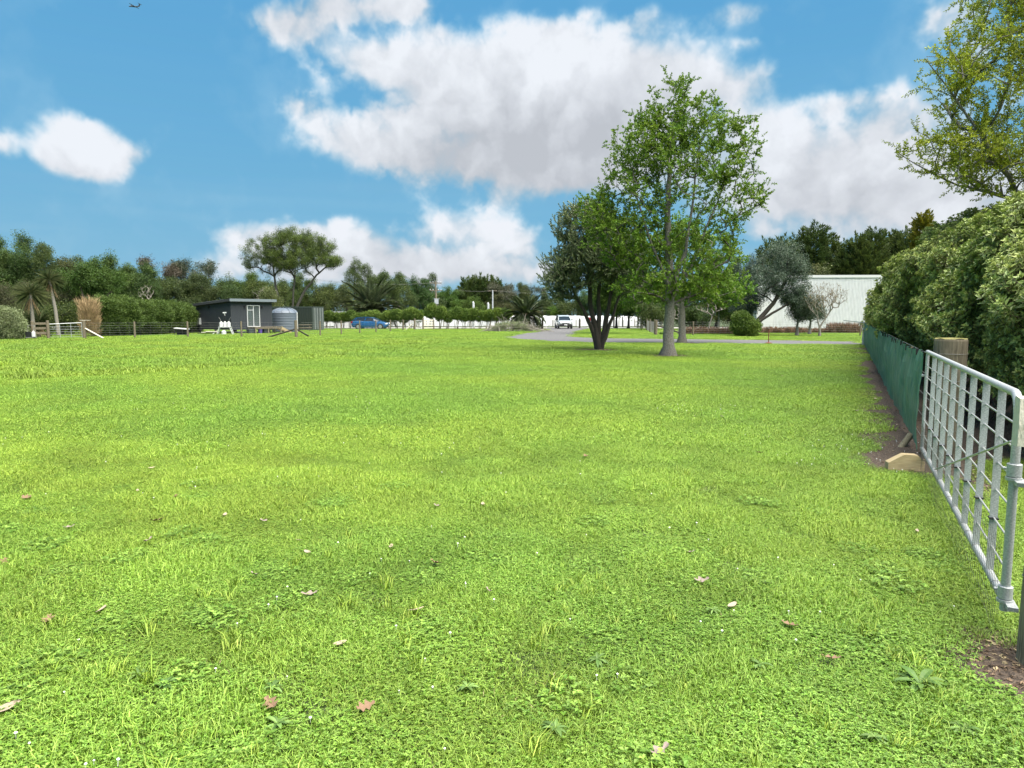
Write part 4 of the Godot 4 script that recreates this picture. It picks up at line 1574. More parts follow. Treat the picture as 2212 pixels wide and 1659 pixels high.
	for q in [[1.35, 0.9, 0.62, 0.42, 0.5, "dark crate under the cabin deck beside the purple tub"], [2.75, 0.95, 0.5, 0.5, 0.45, "dark crate under the cabin deck behind the middle deck leg"], [0.75, 0.15, 0.7, 0.2, 0.5, "grey box tucked under the cabin front wall"]]:
		var cr := thing("storage_crate", q[5], "crate", root.to_global(Vector3(q[0], 0, q[1])), deg_to_rad(50))
		var g := Geo.new()
		g.box(Vector3(0, q[3] * 0.5 + 0.003, 0), Vector3(q[2], q[3], q[4]))
		part("crate", g, plain(0.03, 0.04, 0.045, 0.6), cr)
		var g2 := Geo.new()
		g2.box(Vector3(0, q[3] + 0.018, 0), Vector3(q[2] + 0.03, 0.03, q[4] + 0.03))
		part("lid", g2, plain(0.12, 0.14, 0.14, 0.6), cr)
	# white table with canisters
	var tb := thing("folding_table", "white folding table with slanted ladder legs in front of the cabin", "table", at_uv(487, 723.2), 0.12)
	var t1 := Geo.new()
	t1.box(Vector3(0, 0.66, 0), Vector3(1.0, 0.04, 0.5))
	part("tabletop", t1, M.white, tb)
	for s in [-1.0, 1.0]:
		var lg := Geo.new()
		for z in [-0.2, 0.2]:
			lg.bar(Vector3(s * 0.42, 0.64, z), Vector3(s * 0.66, 0.0, z), 0.05, 0.05)
		for y in [0.18, 0.36, 0.52]:
			var x: float = s * lerpf(0.66, 0.42, y / 0.64)
			lg.box(Vector3(x, y, 0), Vector3(0.05, 0.04, 0.42))
		part("leg", lg, M.white, tb)
	var names := ["white spray canister with a bent wand at the cabin wall end of the table", "white spray canister with a raised showerhead in the middle of the table", "white spray canister with a short wand at the corner end of the table"]
	for k in 3:
		var cn := thing("spray_canister", names[k], "canister", tb.to_global(Vector3(-0.31 + k * 0.31, 0.68, 0)), 0.12)
		var g := Geo.new()
		g.lathe([Vector2(0.12, 0.0), Vector2(0.145, 0.03), Vector2(0.145, 0.33), Vector2(0.11, 0.38), Vector2(0.07, 0.40), Vector2(0.07, 0.46), Vector2(0, 0.47)], 16)
		part("canister", g, M.white, cn)
		var h := Geo.new()
		if k == 1:
			h.tube(PackedVector3Array([Vector3(-0.05, 0.45, 0), Vector3(-0.12, 0.8, 0), Vector3(-0.02, 1.15, 0)]), PackedFloat32Array([0.018, 0.018, 0.018]), 6)
			h.tube(PackedVector3Array([Vector3(0.05, 0.45, 0), Vector3(0.1, 0.8, 0), Vector3(0.03, 1.1, 0)]), PackedFloat32Array([0.018, 0.018, 0.018]), 6)
			part("hose", h, M.black, cn)
			var sh := Geo.new()
			sh.box(Vector3(0.0, 1.2, 0.0), Vector3(0.26, 0.1, 0.14))
			sh.rod(Vector3(-0.02, 1.15, 0), Vector3(0.03, 0.95, 0), 0.03, -1.0, 8)
			part("shower_head", sh, M.white, cn)
		else:
			var s := -1.0 if k == 0 else 1.0
			h.tube(PackedVector3Array([Vector3(s * 0.02, 0.45, 0), Vector3(s * 0.06, 0.62, 0), Vector3(s * 0.18, 0.82, 0)]), PackedFloat32Array([0.015, 0.015, 0.015]), 6)
			part("wand", h, M.old_wire, cn)
	var jug := thing("water_jug", "white plastic jug on the ground under the folding table", "jug", tb.to_global(Vector3(-0.1, 0.0, 0.05)))
	var jg := Geo.new()
	jg.lathe([Vector2(0.17, 0.0), Vector2(0.2, 0.03), Vector2(0.2, 0.28), Vector2(0.12, 0.37), Vector2(0.05, 0.40), Vector2(0, 0.41)], 16)
	part("jug", jg, M.white, jug)
	var lb := thing("timber_offcut", "low heap of pale boards on black timber beside the cabin", "boards", at_uv(455, 722.5), 0.1)
	for k in 3:
		var g := Geo.new()
		g.box(Vector3(-0.1 + k * 0.12, 0.12 + k * 0.07, k * 0.1), Vector3(1.9 - k * 0.5, 0.06, 0.3), Basis(Vector3.UP, 0.12 * k))
		part("board", g, M.black if k == 0 else M.pale_wood, lb)
	var pr := Geo.new()
	pr.bar(Vector3(0.55, 0.3, 0.1), Vector3(0.2, 0.0, 0.3), 0.06, 0.06)
	part("prop", pr, M.white, lb)
	var cb := thing("pet_crate", "black open crate with a white lid standing on the grass left of the cabin", "crate", at_uv(393, 724.5), 0.2)
	var c1 := Geo.new()
	for y in [0.02, 0.5]:
		c1.box(Vector3(0, y, 0), Vector3(0.95, 0.04, 0.7))
	for s in [[-0.45, -0.33], [0.45, -0.33], [-0.45, 0.33], [0.45, 0.33]]:
		c1.box(Vector3(s[0], 0.26, s[1]), Vector3(0.05, 0.5, 0.05))
	c1.box(Vector3(0, 0.26, -0.33), Vector3(0.9, 0.46, 0.03))
	part("crate", c1, M.black, cb)
	var c3 := Geo.new()
	c3.box(Vector3(0.02, 0.56, 0), Vector3(1.05, 0.06, 0.8), Basis(Vector3.BACK, -0.09))
	part("lid", c3, M.white, cb)

	# water tank
	var tk := thing("water_tank", "blue grey ribbed plastic water tank with a domed lid beside the cabin", "tank", at_u(616, 67.6))
	var prof := [Vector2(1.20, 0.0)]
	for k in 11:
		var y := 0.1 + k * 0.155
		prof.append(Vector2(1.20, y))
		prof.append(Vector2(1.235, y + 0.04))
		prof.append(Vector2(1.235, y + 0.10))
		prof.append(Vector2(1.20, y + 0.14))
	prof.append(Vector2(1.25, 1.84))
	prof.append(Vector2(1.24, 1.90))
	var tank_m := plain(0.10, 0.125, 0.16, 0.5)
	var tg := Geo.new()
	tg.lathe(prof, 40)
	part("shell", tg, tank_m, tk)
	var dm := Geo.new()
	dm.lathe([Vector2(1.22, 1.895), Vector2(1.08, 2.10), Vector2(0.8, 2.25), Vector2(0.45, 2.34), Vector2(0.0, 2.37)], 40)
	part("dome", dm, tank_m, tk)
	for k in 10:
		var a := TAU * k / 10.0 + 0.2
		var d := Vector3(cos(a), 0, sin(a))
		var g := Geo.new()
		g.tube(PackedVector3Array([d * 1.20 + Vector3(0, 1.93, 0), d * 1.07 + Vector3(0, 2.13, 0), d * 0.79 + Vector3(0, 2.28, 0), d * 0.4 + Vector3(0, 2.37, 0)]), PackedFloat32Array([0.05, 0.05, 0.05, 0.04]), 6)
		part("dome_rib", g, tank_m, tk)
	var dp := Geo.new()
	dp.rod(Vector3(1.27, 0.02, 0.15), Vector3(1.27, 1.95, 0.15), 0.045, -1.0, 10)
	part("downpipe", dp, M.white, tk)
	# picnic table half hidden behind the tank
	var pt := thing("picnic_table", "weathered timber picnic table between the tank and the container", "table", at_u(657, 68.5), 0.3)
	var p1 := Geo.new()
	p1.box(Vector3(0, 0.72, 0), Vector3(1.5, 0.05, 0.75))
	part("tabletop", p1, M.old_wood, pt)
	for s in [-0.65, 0.65]:
		var g := Geo.new()
		g.box(Vector3(0, 0.42, s), Vector3(1.5, 0.05, 0.25))
		part("bench", g, M.old_wood, pt)
	for s in [-0.55, 0.55]:
		var g := Geo.new()
		g.bar(Vector3(s, 0.7, 0.1), Vector3(s, 0.0, 0.6), 0.05, 0.09)
		g.bar(Vector3(s, 0.7, -0.1), Vector3(s, 0.0, -0.6), 0.05, 0.09)
		g.box(Vector3(s, 0.40, 0), Vector3(0.05, 0.08, 1.5))
		part("leg", g, M.old_wood, pt)

	# shipping container: local x along the door end, z towards the camera
	var ct := thing("shipping_container", "dark green corrugated shipping container behind the tank", "container", at_u(677, 75.0))
	var ax := Vector3(-0.98, 0, -0.2)
	ct.basis = Basis(-ax, Vector3.UP, (-ax).cross(Vector3.UP))
	var green := plain(0.022, 0.030, 0.024, 0.6)
	var cg := Geo.new()
	var k := 0
	var x := -6.06
	while x < -0.06:
		var dz := 0.0 if k % 2 == 0 else -0.04
		cg.box(Vector3(x + 0.07, 1.32, dz), Vector3(0.132, 2.36, 0.03))
		x += 0.14
		k += 1
	part("side_wall", cg, green, ct)
	var bx := Geo.new()
	bx.box(Vector3(-3.03, 1.33, -1.24), Vector3(5.94, 2.4, 2.28))
	part("box", bx, green, ct)
	for y in [0.07, 2.56]:
		var g := Geo.new()
		g.box(Vector3(-3.03, y, -1.22), Vector3(6.1, 0.12, 2.5))
		part("frame_rail", g, plain(0.045, 0.058, 0.05, 0.55), ct)
	for z in [0.0, -2.44]:
		var g := Geo.new()
		g.box(Vector3(-0.04, 1.32, z), Vector3(0.13, 2.36, 0.13))
		part("corner_post", g, plain(0.045, 0.058, 0.05, 0.55), ct)
	for z in [-0.62, -1.82]:
		var g := Geo.new()
		g.box(Vector3(0.0, 1.32, z), Vector3(0.05, 2.32, 1.1))
		for yy in [0.5, 1.05, 1.6, 2.15]:
			g.box(Vector3(0.03, yy, z), Vector3(0.03, 0.34, 1.0))
		var door := part("door", g, plain(0.075, 0.09, 0.085, 0.55), ct)
		for o in [-0.3, 0.3]:
			var r := Geo.new()
			r.rod(Vector3(0.075, 0.15, z + o), Vector3(0.075, 2.48, z + o), 0.022, -1.0, 8)
			part("lock_rod", r, M.galv, door)

func shed() -> void:
	var Z := 70.0
	var a := at_u(1635, Z)
	var b := at_u(1898, Z - 0.6)
	var root := thing("farm_shed", "large white corrugated iron shed behind the leaning dark tree", "shed", a)
	var d := b - a
	var L := d.length()
	root.basis = Basis(d / L, Vector3.UP, (d / L).cross(Vector3.UP))
	var white := grained([Color(0.56, 0.57, 0.58), Color(0.63, 0.64, 0.65), Color(0.67, 0.68, 0.69)], 0.012, Vector3(2.2, 7.0, 2.2), 0.5, 80)
	var H := 5.62
	var sheets := 12
	for s in sheets:
		var g := Geo.new()
		var x0 := L * s / sheets
		var wdt := L / sheets
		var n := 7
		for i in n:
			var xa := x0 + wdt * i / n
			var xs := [xa, xa + wdt / n * 0.55, xa + wdt / n * 0.68, xa + wdt / n * 0.87, xa + wdt / n]
			var zs := [0.0, 0.0, 0.045, 0.045, 0.0]
			for k in 4:
				g.quad(Vector3(xs[k], 0.06, zs[k]), Vector3(xs[k + 1], 0.06, zs[k + 1]), Vector3(xs[k + 1], H - 0.1, zs[k + 1]), Vector3(xs[k], H - 0.1, zs[k]), Vector3(0, 0, 1))
		part("iron_sheet", g, white, root)
	var fl := Geo.new()
	fl.box(Vector3(L * 0.5, H - 0.05, 0.04), Vector3(L + 0.14, 0.26, 0.14))
	part("barge_flashing", fl, M.white, root)
	for x in [0.0, L]:
		var g := Geo.new()
		g.box(Vector3(x, H * 0.5 - 0.1, 0.03), Vector3(0.22, H - 0.1, 0.13))
		part("corner_flashing", g, M.white, root)
	var body := Geo.new()
	body.box(Vector3(L * 0.5, H * 0.5 - 0.1, -5.06), Vector3(L - 0.02, H - 0.15, 10.0))
	part("walls", body, white, root)
	var rf_ := Geo.new()
	rf_.box(Vector3(L * 0.5, H - 0.02, -5.2), Vector3(L + 0.3, 0.06, 10.3), Basis(Vector3.RIGHT, 0.03))
	part("roof", rf_, M.galv, root)
	var dr := Geo.new()
	dr.box(Vector3(0.85, 1.55, 0.085), Vector3(1.5, 3.0, 0.04))
	part("door", dr, M.white, root).set_meta("label", "plain white door panel at the end of the shed wall")


# ---------------------------------------------------------------- cars
func car(called: String, label: String, at: Vector3, turn: float, paint: Material, tall: bool, category: String) -> Node3D:
	var root := thing(called, label, category, at, turn)
	# x forward; rows: x, lower edge, shoulder height, half width
	var body := [[-2.24, 0.48, 0.82, 0.62], [-2.18, 0.36, 0.93, 0.76], [-1.95, 0.24, 1.0, 0.84], [-1.4, 0.19, 1.0, 0.885], [-0.2, 0.17, 0.97, 0.895], [0.9, 0.18, 0.945, 0.89], [1.4, 0.2, 0.90, 0.875], [1.85, 0.22, 0.80, 0.83], [2.1, 0.24, 0.70, 0.74], [2.21, 0.28, 0.62, 0.62], [2.24, 0.36, 0.55, 0.5]]
	var cab := [[-2.12, 0.98, 0.74], [-1.75, 1.30, 0.64], [-1.3, 1.41, 0.62], [-0.6, 1.455, 0.625], [0.1, 1.43, 0.62], [0.5, 1.30, 0.64], [1.22, 0.94, 0.74]]
	if tall:
		body = [[-2.28, 0.55, 0.95, 0.66], [-2.2, 0.42, 1.05, 0.80], [-1.9, 0.32, 1.1, 0.87], [-1.2, 0.28, 1.1, 0.9], [0.0, 0.27, 1.08, 0.905], [0.9, 0.28, 1.06, 0.9], [1.5, 0.30, 1.02, 0.89], [1.95, 0.32, 0.95, 0.86], [2.16, 0.34, 0.86, 0.80], [2.26, 0.38, 0.78, 0.70], [2.29, 0.44, 0.7, 0.6]]
		cab = [[-2.1, 1.08, 0.78], [-1.85, 1.5, 0.68], [-1.4, 1.62, 0.66], [-0.5, 1.67, 0.665], [0.2, 1.64, 0.66], [0.55, 1.52, 0.675], [1.25, 1.06, 0.77]]
	var g := Geo.new()
	for i in body.size():
		var r: Array = body[i]
		var sec := [Vector2(r[3] * 0.90, r[1]), Vector2(r[3], lerpf(r[1], r[2], 0.35)), Vector2(r[3] * 0.995, lerpf(r[1], r[2], 0.75)), Vector2(r[3] * 0.95, r[2] - 0.02), Vector2(r[3] * 0.82, r[2] + 0.02), Vector2(r[3] * 0.4, r[2] + 0.045), Vector2(0, r[2] + 0.05)]
		if i > 0:
			var q: Array = body[i - 1]
			var old := [Vector2(q[3] * 0.90, q[1]), Vector2(q[3], lerpf(q[1], q[2], 0.35)), Vector2(q[3] * 0.995, lerpf(q[1], q[2], 0.75)), Vector2(q[3] * 0.95, q[2] - 0.02), Vector2(q[3] * 0.82, q[2] + 0.02), Vector2(q[3] * 0.4, q[2] + 0.045), Vector2(0, q[2] + 0.05)]
			for k in 6:
				for s in [-1.0, 1.0]:
					var out := Vector3(0, 0.25 if k < 3 else 1.0, s if k < 4 else s * 0.3)
					g.quad(Vector3(q[0], old[k].y, s * old[k].x), Vector3(r[0], sec[k].y, s * sec[k].x), Vector3(r[0], sec[k + 1].y, s * sec[k + 1].x), Vector3(q[0], old[k + 1].y, s * old[k + 1].x), out)
			for s in [-1.0, 1.0]:
				g.quad(Vector3(q[0], old[0].y, 0), Vector3(r[0], sec[0].y, 0), Vector3(r[0], sec[0].y, s * sec[0].x), Vector3(q[0], old[0].y, s * old[0].x), Vector3.DOWN)
		if i == 0 or i == body.size() - 1:
			for k in 6:
				for s in [-1.0, 1.0]:
					g.flat(Vector3(r[0], r[1], 0), Vector3(r[0], sec[k].y, s * sec[k].x), Vector3(r[0], sec[k + 1].y, s * sec[k + 1].x), Vector3(-1 if i == 0 else 1, 0, 0))
	part("body", g, paint, root)
	var glass := plain(0.015, 0.018, 0.02, 0.06)
	glass.metallic_specular = 0.7
	var gl := Geo.new()
	var rf2 := Geo.new()
	var wb: Array = body[4]
	for i in cab.size() - 1:
		var a: Array = cab[i]
		var b: Array = cab[i + 1]
		var belt: float = wb[2] + 0.01
		var hw: float = wb[3] * 0.90
		for s in [-1.0, 1.0]:
			gl.quad(Vector3(a[0], minf(belt, a[1]), s * hw), Vector3(b[0], minf(belt, b[1]), s * hw), Vector3(b[0], b[1], s * b[2]), Vector3(a[0], a[1], s * a[2]), Vector3(0, 0.3, s))
			if i == 0 or i == cab.size() - 2:
				gl.quad(Vector3(a[0], a[1] + 0.002, s * a[2]), Vector3(b[0], b[1] + 0.002, s * b[2]), Vector3(b[0], b[1] + 0.012, 0), Vector3(a[0], a[1] + 0.012, 0), Vector3(0, 1, 0))
			else:
				rf2.quad(Vector3(a[0], a[1] + 0.004, s * (a[2] + 0.01)), Vector3(b[0], b[1] + 0.004, s * (b[2] + 0.01)), Vector3(b[0], b[1] + 0.03, 0), Vector3(a[0], a[1] + 0.03, 0), Vector3(0, 1, 0))
			# painted roof edge and pillars
			rf2.bar(Vector3(a[0], a[1], s * (a[2] + 0.004)), Vector3(b[0], b[1], s * (b[2] + 0.004)), 0.055, 0.05)
	part("glasshouse", gl, glass, root).set_meta("label", "dark glazed windows")
	part("roof", rf2, paint, root)
	for s in [-1.0, 1.0]:
		for x in [[-1.62, -1.5], [-0.42, -0.42]]:
			var p := Geo.new()
			p.bar(Vector3(x[0] - 0.12, wb[2], s * wb[3] * 0.905), Vector3(x[1], cab[3][1] - 0.03, s * (cab[3][2] + 0.012)), 0.11, 0.03)
			part("pillar", p, paint, root)
		var m := Geo.new()
		m.box(Vector3(0.62, wb[2] + 0.12, s * (wb[3] + 0.08)), Vector3(0.12, 0.14, 0.2))
		part("mirror", m, paint if not tall else M.black, root)
		for x in [0.15, -0.85]:
			var h := Geo.new()
			h.box(Vector3(x, wb[2] - 0.12, s * (wb[3] + 0.004)), Vector3(0.18, 0.03, 0.03))
			part("door_handle", h, paint, root)
		var hl := Geo.new()
		var fr: Array = body[8]
		hl.box(Vector3(fr[0] - 0.05, fr[2] - 0.03, s * (fr[3] - 0.10)), Vector3(0.32, 0.13, 0.26), Basis(Vector3.UP, s * 0.5) * Basis(Vector3.BACK, 0.35))
		part("headlight", hl, plain(0.62, 0.66, 0.68, 0.15), root)
		var tl := Geo.new()
		var re: Array = body[1]
		tl.box(Vector3(re[0] + 0.06, re[2] - 0.07, s * (re[3] - 0.04)), Vector3(0.2, 0.2, 0.16))
		part("tail_light", tl, plain(0.25, 0.012, 0.012, 0.2), root)
		for x in [-1.32, 1.36]:
			var wr := 0.315 if not tall else 0.345
			var arch := Geo.new()
			arch.rod(Vector3(x, wr, s * (wb[3] - 0.2)), Vector3(x, wr, s * (wb[3] + 0.002)), wr + 0.045, -1.0, 24)
			part("wheel_arch", arch, M.black, root)
			var wh := Geo.new()
			wh.rod(Vector3(x, wr, s * (wb[3] - 0.19)), Vector3(x, wr, s * (wb[3] + 0.012)), wr, -1.0, 24)
			var w := part("wheel", wh, plain(0.02, 0.02, 0.02, 0.8), root)
			var ri := Geo.new()
			ri.rod(Vector3(x, wr, s * (wb[3] + 0.005)), Vector3(x, wr, s * (wb[3] + 0.016)), wr * 0.66, -1.0, 20)
			for k in 5:
				var t := TAU * k / 5.0
				ri.bar(Vector3(x, wr, s * (wb[3] + 0.02)), Vector3(x + cos(t) * wr * 0.66, wr + sin(t) * wr * 0.66, s * (wb[3] + 0.02)), 0.05, 0.015)
			part("rim", ri, plain(0.42, 0.43, 0.44, 0.35, 0.6), w)
	var front: Array = body[9]
	var gr := Geo.new()
	gr.box(Vector3(front[0] - 0.005, front[2] - 0.10, 0), Vector3(0.12, 0.10, front[3] * 1.35))
	part("grille", gr, M.black, root)
	var bp := Geo.new()
	bp.box(Vector3(front[0] - 0.06, front[1] + 0.09, 0), Vector3(0.2, 0.16 if not tall else 0.26, front[3] * 2.25))
	part("bumper_intake", bp, M.black, root)
	var np := Geo.new()
	np.box(Vector3(front[0] + 0.06, front[1] + 0.13, 0), Vector3(0.03, 0.12, 0.38))
	part("number_plate", np, M.white, root)
	if tall:
		for s in [-1.0, 1.0]:
			var rr := Geo.new()
			rr.rod(Vector3(-1.5, 1.69, s * 0.56), Vector3(0.2, 1.71, s * 0.56), 0.022, -1.0, 8)
			part("roof_rail", rr, M.galv, root)
			var fl := Geo.new()
			fl.rod(Vector3(front[0] - 0.1, front[1] + 0.12, s * 0.66), Vector3(front[0] + 0.03, front[1] + 0.12, s * 0.66), 0.07, -1.0, 12)
			part("fog_lamp", fl, plain(0.5, 0.52, 0.54, 0.2), root)
	return root

func cars() -> void:
	var blue := plain(0.010, 0.085, 0.23, 0.25)
	blue.clearcoat_enabled = true
	blue.clearcoat_roughness = 0.05
	car("hatchback", "blue hatchback parked side on behind the wire fence", at_u(801.5, 83.0), -0.06, blue, false, "car")
	var silver := plain(0.46, 0.49, 0.50, 0.28, 0.2)
	silver.clearcoat_enabled = true
	silver.clearcoat_roughness = 0.06
	car("estate_car", "silver grey estate car facing down the gravel drive at its entrance", at_u(1217, 86.5), -PI / 2 + 0.05, silver, true, "car")
	car("van", "white vehicle far off on the road beyond the white netted rows", at_u(1291, 150.0) + Vector3(0, 0.0, 0), -PI / 2, plain(0.7, 0.71, 0.72, 0.3), true, "van")
	# striped marker between the stems of the dark tree
	var mk := thing("roadside_marker", "small red and white panel on a post seen between the dark stems", "sign", at_u(1272.5, 92.0))
	part("post", post_geo(0.7, 0.04), M.old_wood, mk)
	var r := Geo.new()
	r.prism(PackedVector2Array([Vector2(-0.32, 0.98), Vector2(0.32, 0.98), Vector2(0.22, 1.28), Vector2(0.0, 1.52), Vector2(-0.22, 1.28)]), 0.04, Vector3(0, -0.03, 0))
	part("red_panel", r, plain(0.33, 0.02, 0.025, 0.5), mk)
	var w := Geo.new()
	w.box(Vector3(0, 0.86, 0), Vector3(0.66, 0.17, 0.045))
	part("white_panel", w, M.white, mk)
	var t := Geo.new()
	t.box(Vector3(0, 0.68, 0), Vector3(0.62, 0.17, 0.045))
	part("dark_panel", t, plain(0.02, 0.07, 0.08, 0.5), mk)


# ---------------------------------------------------------------- hedges and bushes
func hedge() -> void:
	var rows := [[5.6, 3.15, 1.55], [8.6, 3.5, 1.6], [11.6, 3.7, 1.65], [14.8, 4.0, 1.7], [18.2, 4.2, 1.8], [21.8, 4.35, 1.85], [25.4, 4.3, 1.85], [29.0, 4.3, 1.85], [32.6, 4.15, 1.8], [36.2, 3.5, 1.6], [38.6, 2.75, 1.1]]
	var names := ["pale leaved hedge shrub with bare lower stems behind the thick strainer post", "pale leaved hedge shrub second from the strainer post behind the green fence", "pale leaved hedge shrub third from the strainer post", "pale leaved hedge shrub fourth from the strainer post", "pale leaved hedge shrub fifth from the strainer post", "pale leaved hedge shrub sixth from the strainer post", "pale leaved hedge shrub midway along the far half of the green fence", "pale leaved hedge shrub fourth from the far corner post", "pale leaved hedge shrub third from the far corner post", "pale leaved hedge shrub second from the far corner post", "small rounded hedge shrub at the far corner post of the green fence"]
	for i in rows.size():
		var s: float = rows[i][0]
		var h: float = rows[i][1]
		var w: float = rows[i][2]
		rng.seed = 900 + i
		var lobes := []
		var front := 0.55 if i == 0 else (0.25 if i < 3 else 0.05)
		var back := 2.0
		# lower skirt, shoulder and crest, in fence axes
		for q in [[0.0, w + front, h * 0.42, w, h * 0.43, w], [-0.9, w * 0.95 + front + 0.1, h * 0.62, w * 0.85, h * 0.28, w * 0.8], [0.9, w * 0.95 + front, h * 0.60, w * 0.85, h * 0.28, w * 0.8], [0.2, w + front + 0.5, h * 0.78, w * 0.85, h * 0.24, w * 0.85], [-0.4, w + front + 0.9, h * 0.70, w, h * 0.30, w]]:
			var c: Vector3 = FENCE_D * (q[0] + rf(-0.2, 0.2)) + FENCE_N * (q[1] + rf(-0.12, 0.12)) + Vector3(0, q[2] * rf(0.95, 1.05), 0)
			lobes.append([c, Vector3(q[3], q[4], q[5]) * rf(0.92, 1.06), 1.0])
		var near := s < 16.0
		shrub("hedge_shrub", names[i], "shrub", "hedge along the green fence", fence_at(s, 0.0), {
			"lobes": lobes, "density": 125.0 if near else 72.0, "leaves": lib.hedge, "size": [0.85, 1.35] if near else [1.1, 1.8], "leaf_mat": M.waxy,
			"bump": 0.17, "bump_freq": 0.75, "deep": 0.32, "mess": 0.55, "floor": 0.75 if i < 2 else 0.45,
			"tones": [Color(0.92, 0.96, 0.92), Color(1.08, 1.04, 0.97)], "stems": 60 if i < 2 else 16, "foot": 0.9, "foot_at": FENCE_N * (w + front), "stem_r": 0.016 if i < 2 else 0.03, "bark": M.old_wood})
		# heartwood: crowded dead twigs in the middle of each plant
		var root: Node3D = get_child(get_child_count() - 1)
		var core := Geo.new()
		for k in 260:
			var l: Array = lobes[rng.randi() % lobes.size()]
			var p: Vector3 = l[0] + rdir() * l[1] * 0.7 * pow(rng.randf(), 0.5)
			p.y = maxf(p.y, 0.15)
			var q: Vector3 = p + (Vector3(0, 0.7, 0) + rdir()).normalized() * rf(0.3, 0.7)
			core.rod(p, q, 0.009, 0.004, 3, false)
		part("twigs", core, M.dark_bark, root)
	# low pale bush and dark trimmed hedge at the left
	shrub("flowering_bush", "pale grey green bush beside the rail panel at the lawn's end", "bush", "", at_u(8, 46.5), {
		"lobes": [[Vector3(0, 1.0, 0), Vector3(1.5, 1.15, 1.2), 1.0], [Vector3(-1.5, 1.2, 0), Vector3(1.4, 1.2, 1.2), 1.0], [Vector3(0.9, 0.7, 0.2), Vector3(0.7, 0.8, 0.8), 1.0]],
		"density": 26.0, "leaves": lib.pale, "size": [0.7, 1.1], "floor": 0.08, "stems": 6})
	var left := [[233.0, 54.5, 3.1, 1.45], [268.0, 55.5, 3.05, 1.4], [303.0, 57.5, 2.95, 1.4], [336.0, 59.0, 2.85, 1.35], [366.0, 61.5, 2.85, 1.35], [395.0, 64.0, 2.6, 1.3], [418.0, 66.5, 2.4, 1.1]]
	var lname := ["clipped green hedge bush beside the straw coloured grass clump", "clipped green hedge bush second from the straw coloured grass clump", "clipped green hedge bush third from the straw coloured grass clump", "clipped green hedge bush in the middle of the row left of the cabin", "clipped green hedge bush third from the cabin", "clipped green hedge bush second from the cabin", "small clipped green hedge bush next to the cabin wall"]
	for i in left.size():
		var h: float = left[i][2]
		var w: float = left[i][3]
		shrub("hedge_bush", lname[i], "bush", "clipped hedge left of the cabin", at_u(left[i][0], left[i][1]), {
			"lobes": [[Vector3(0, h * 0.5, 0), Vector3(w, h * 0.5, w * 0.9), 1.0], [Vector3(0.3, h * 0.68, 0.2), Vector3(w * 0.75, h * 0.30, w * 0.7), 1.0], [Vector3(-0.4, h * 0.4, 0.3), Vector3(w * 0.8, h * 0.40, w * 0.8), 1.0]],
			"density": 44.0, "leaves": lib.clip, "size": [0.9, 1.5], "floor": 0.05, "stems": 4, "bump": 0.2, "bump_freq": 0.9, "tones": [Color(0.82, 0.86, 0.8), Color(0.98, 0.98, 0.9)]})
	# trimmed standards along the road: bushy tops on bare stems
	var k := 0
	var tops := [[930.0, 81.5, 2.75, 0.95], [950.0, 81.7, 2.6, 0.9], [968.0, 81.9, 2.35, 0.8], [985.0, 82.1, 2.5, 0.95], [1003.0, 82.3, 2.6, 0.9], [1020.0, 82.5, 2.35, 0.85], [1037.0, 82.7, 2.3, 0.85], [1054.0, 82.9, 2.35, 0.9], [1071.0, 83.1, 2.4, 0.95], [1087.0, 83.3, 2.75, 1.0]]
	var nth := ["first", "second", "third", "fourth", "fifth", "sixth", "seventh", "eighth", "ninth", "tenth", "eleventh", "twelfth", "thirteenth"]
	for i in tops.size():
		standard(tops[i], "bushy topped hedge tree on bare stems, %s from the small white gate" % nth[i], "trimmed trees between the white gate and the brush pile")
	for i in 13:
		standard([708.0 + i * 16.4, 89.0 - i * 0.3, 2.05 + 0.25 * sin(i * 2.3) + (0.2 if i > 8 else 0.0), 1.05], "bushy topped hedge tree behind the blue hatchback, %s from the container end" % nth[i], "trimmed trees behind the blue hatchback")

func standard(q: Array, label: String, group: String) -> void:
	var h: float = q[2]
	var w: float = q[3] * (0.78 + 0.2 * sin(q[0] * 1.7))
	h += 0.28 * sin(q[0] * 0.9)
	var root := shrub("hedge_tree", label, "tree", group, at_u(q[0], q[1]), {
		"lobes": [[Vector3(0, h * 0.70, 0), Vector3(w, h * 0.27, w * 0.8), 1.0], [Vector3(0.25, h * 0.82, 0.1), Vector3(w * 0.6, h * 0.17, w * 0.6), 1.0]],
		"density": 42.0, "leaves": lib.clip, "size": [1.0, 1.7], "floor": 0.75, "stems": 5, "foot": 0.3, "stem_r": 0.035, "bump": 0.15, "seed": int(q[0]),
		"tones": [Color(0.9, 0.98, 0.8), Color(1.6, 1.5, 1.15)], "bark": M.old_wood})


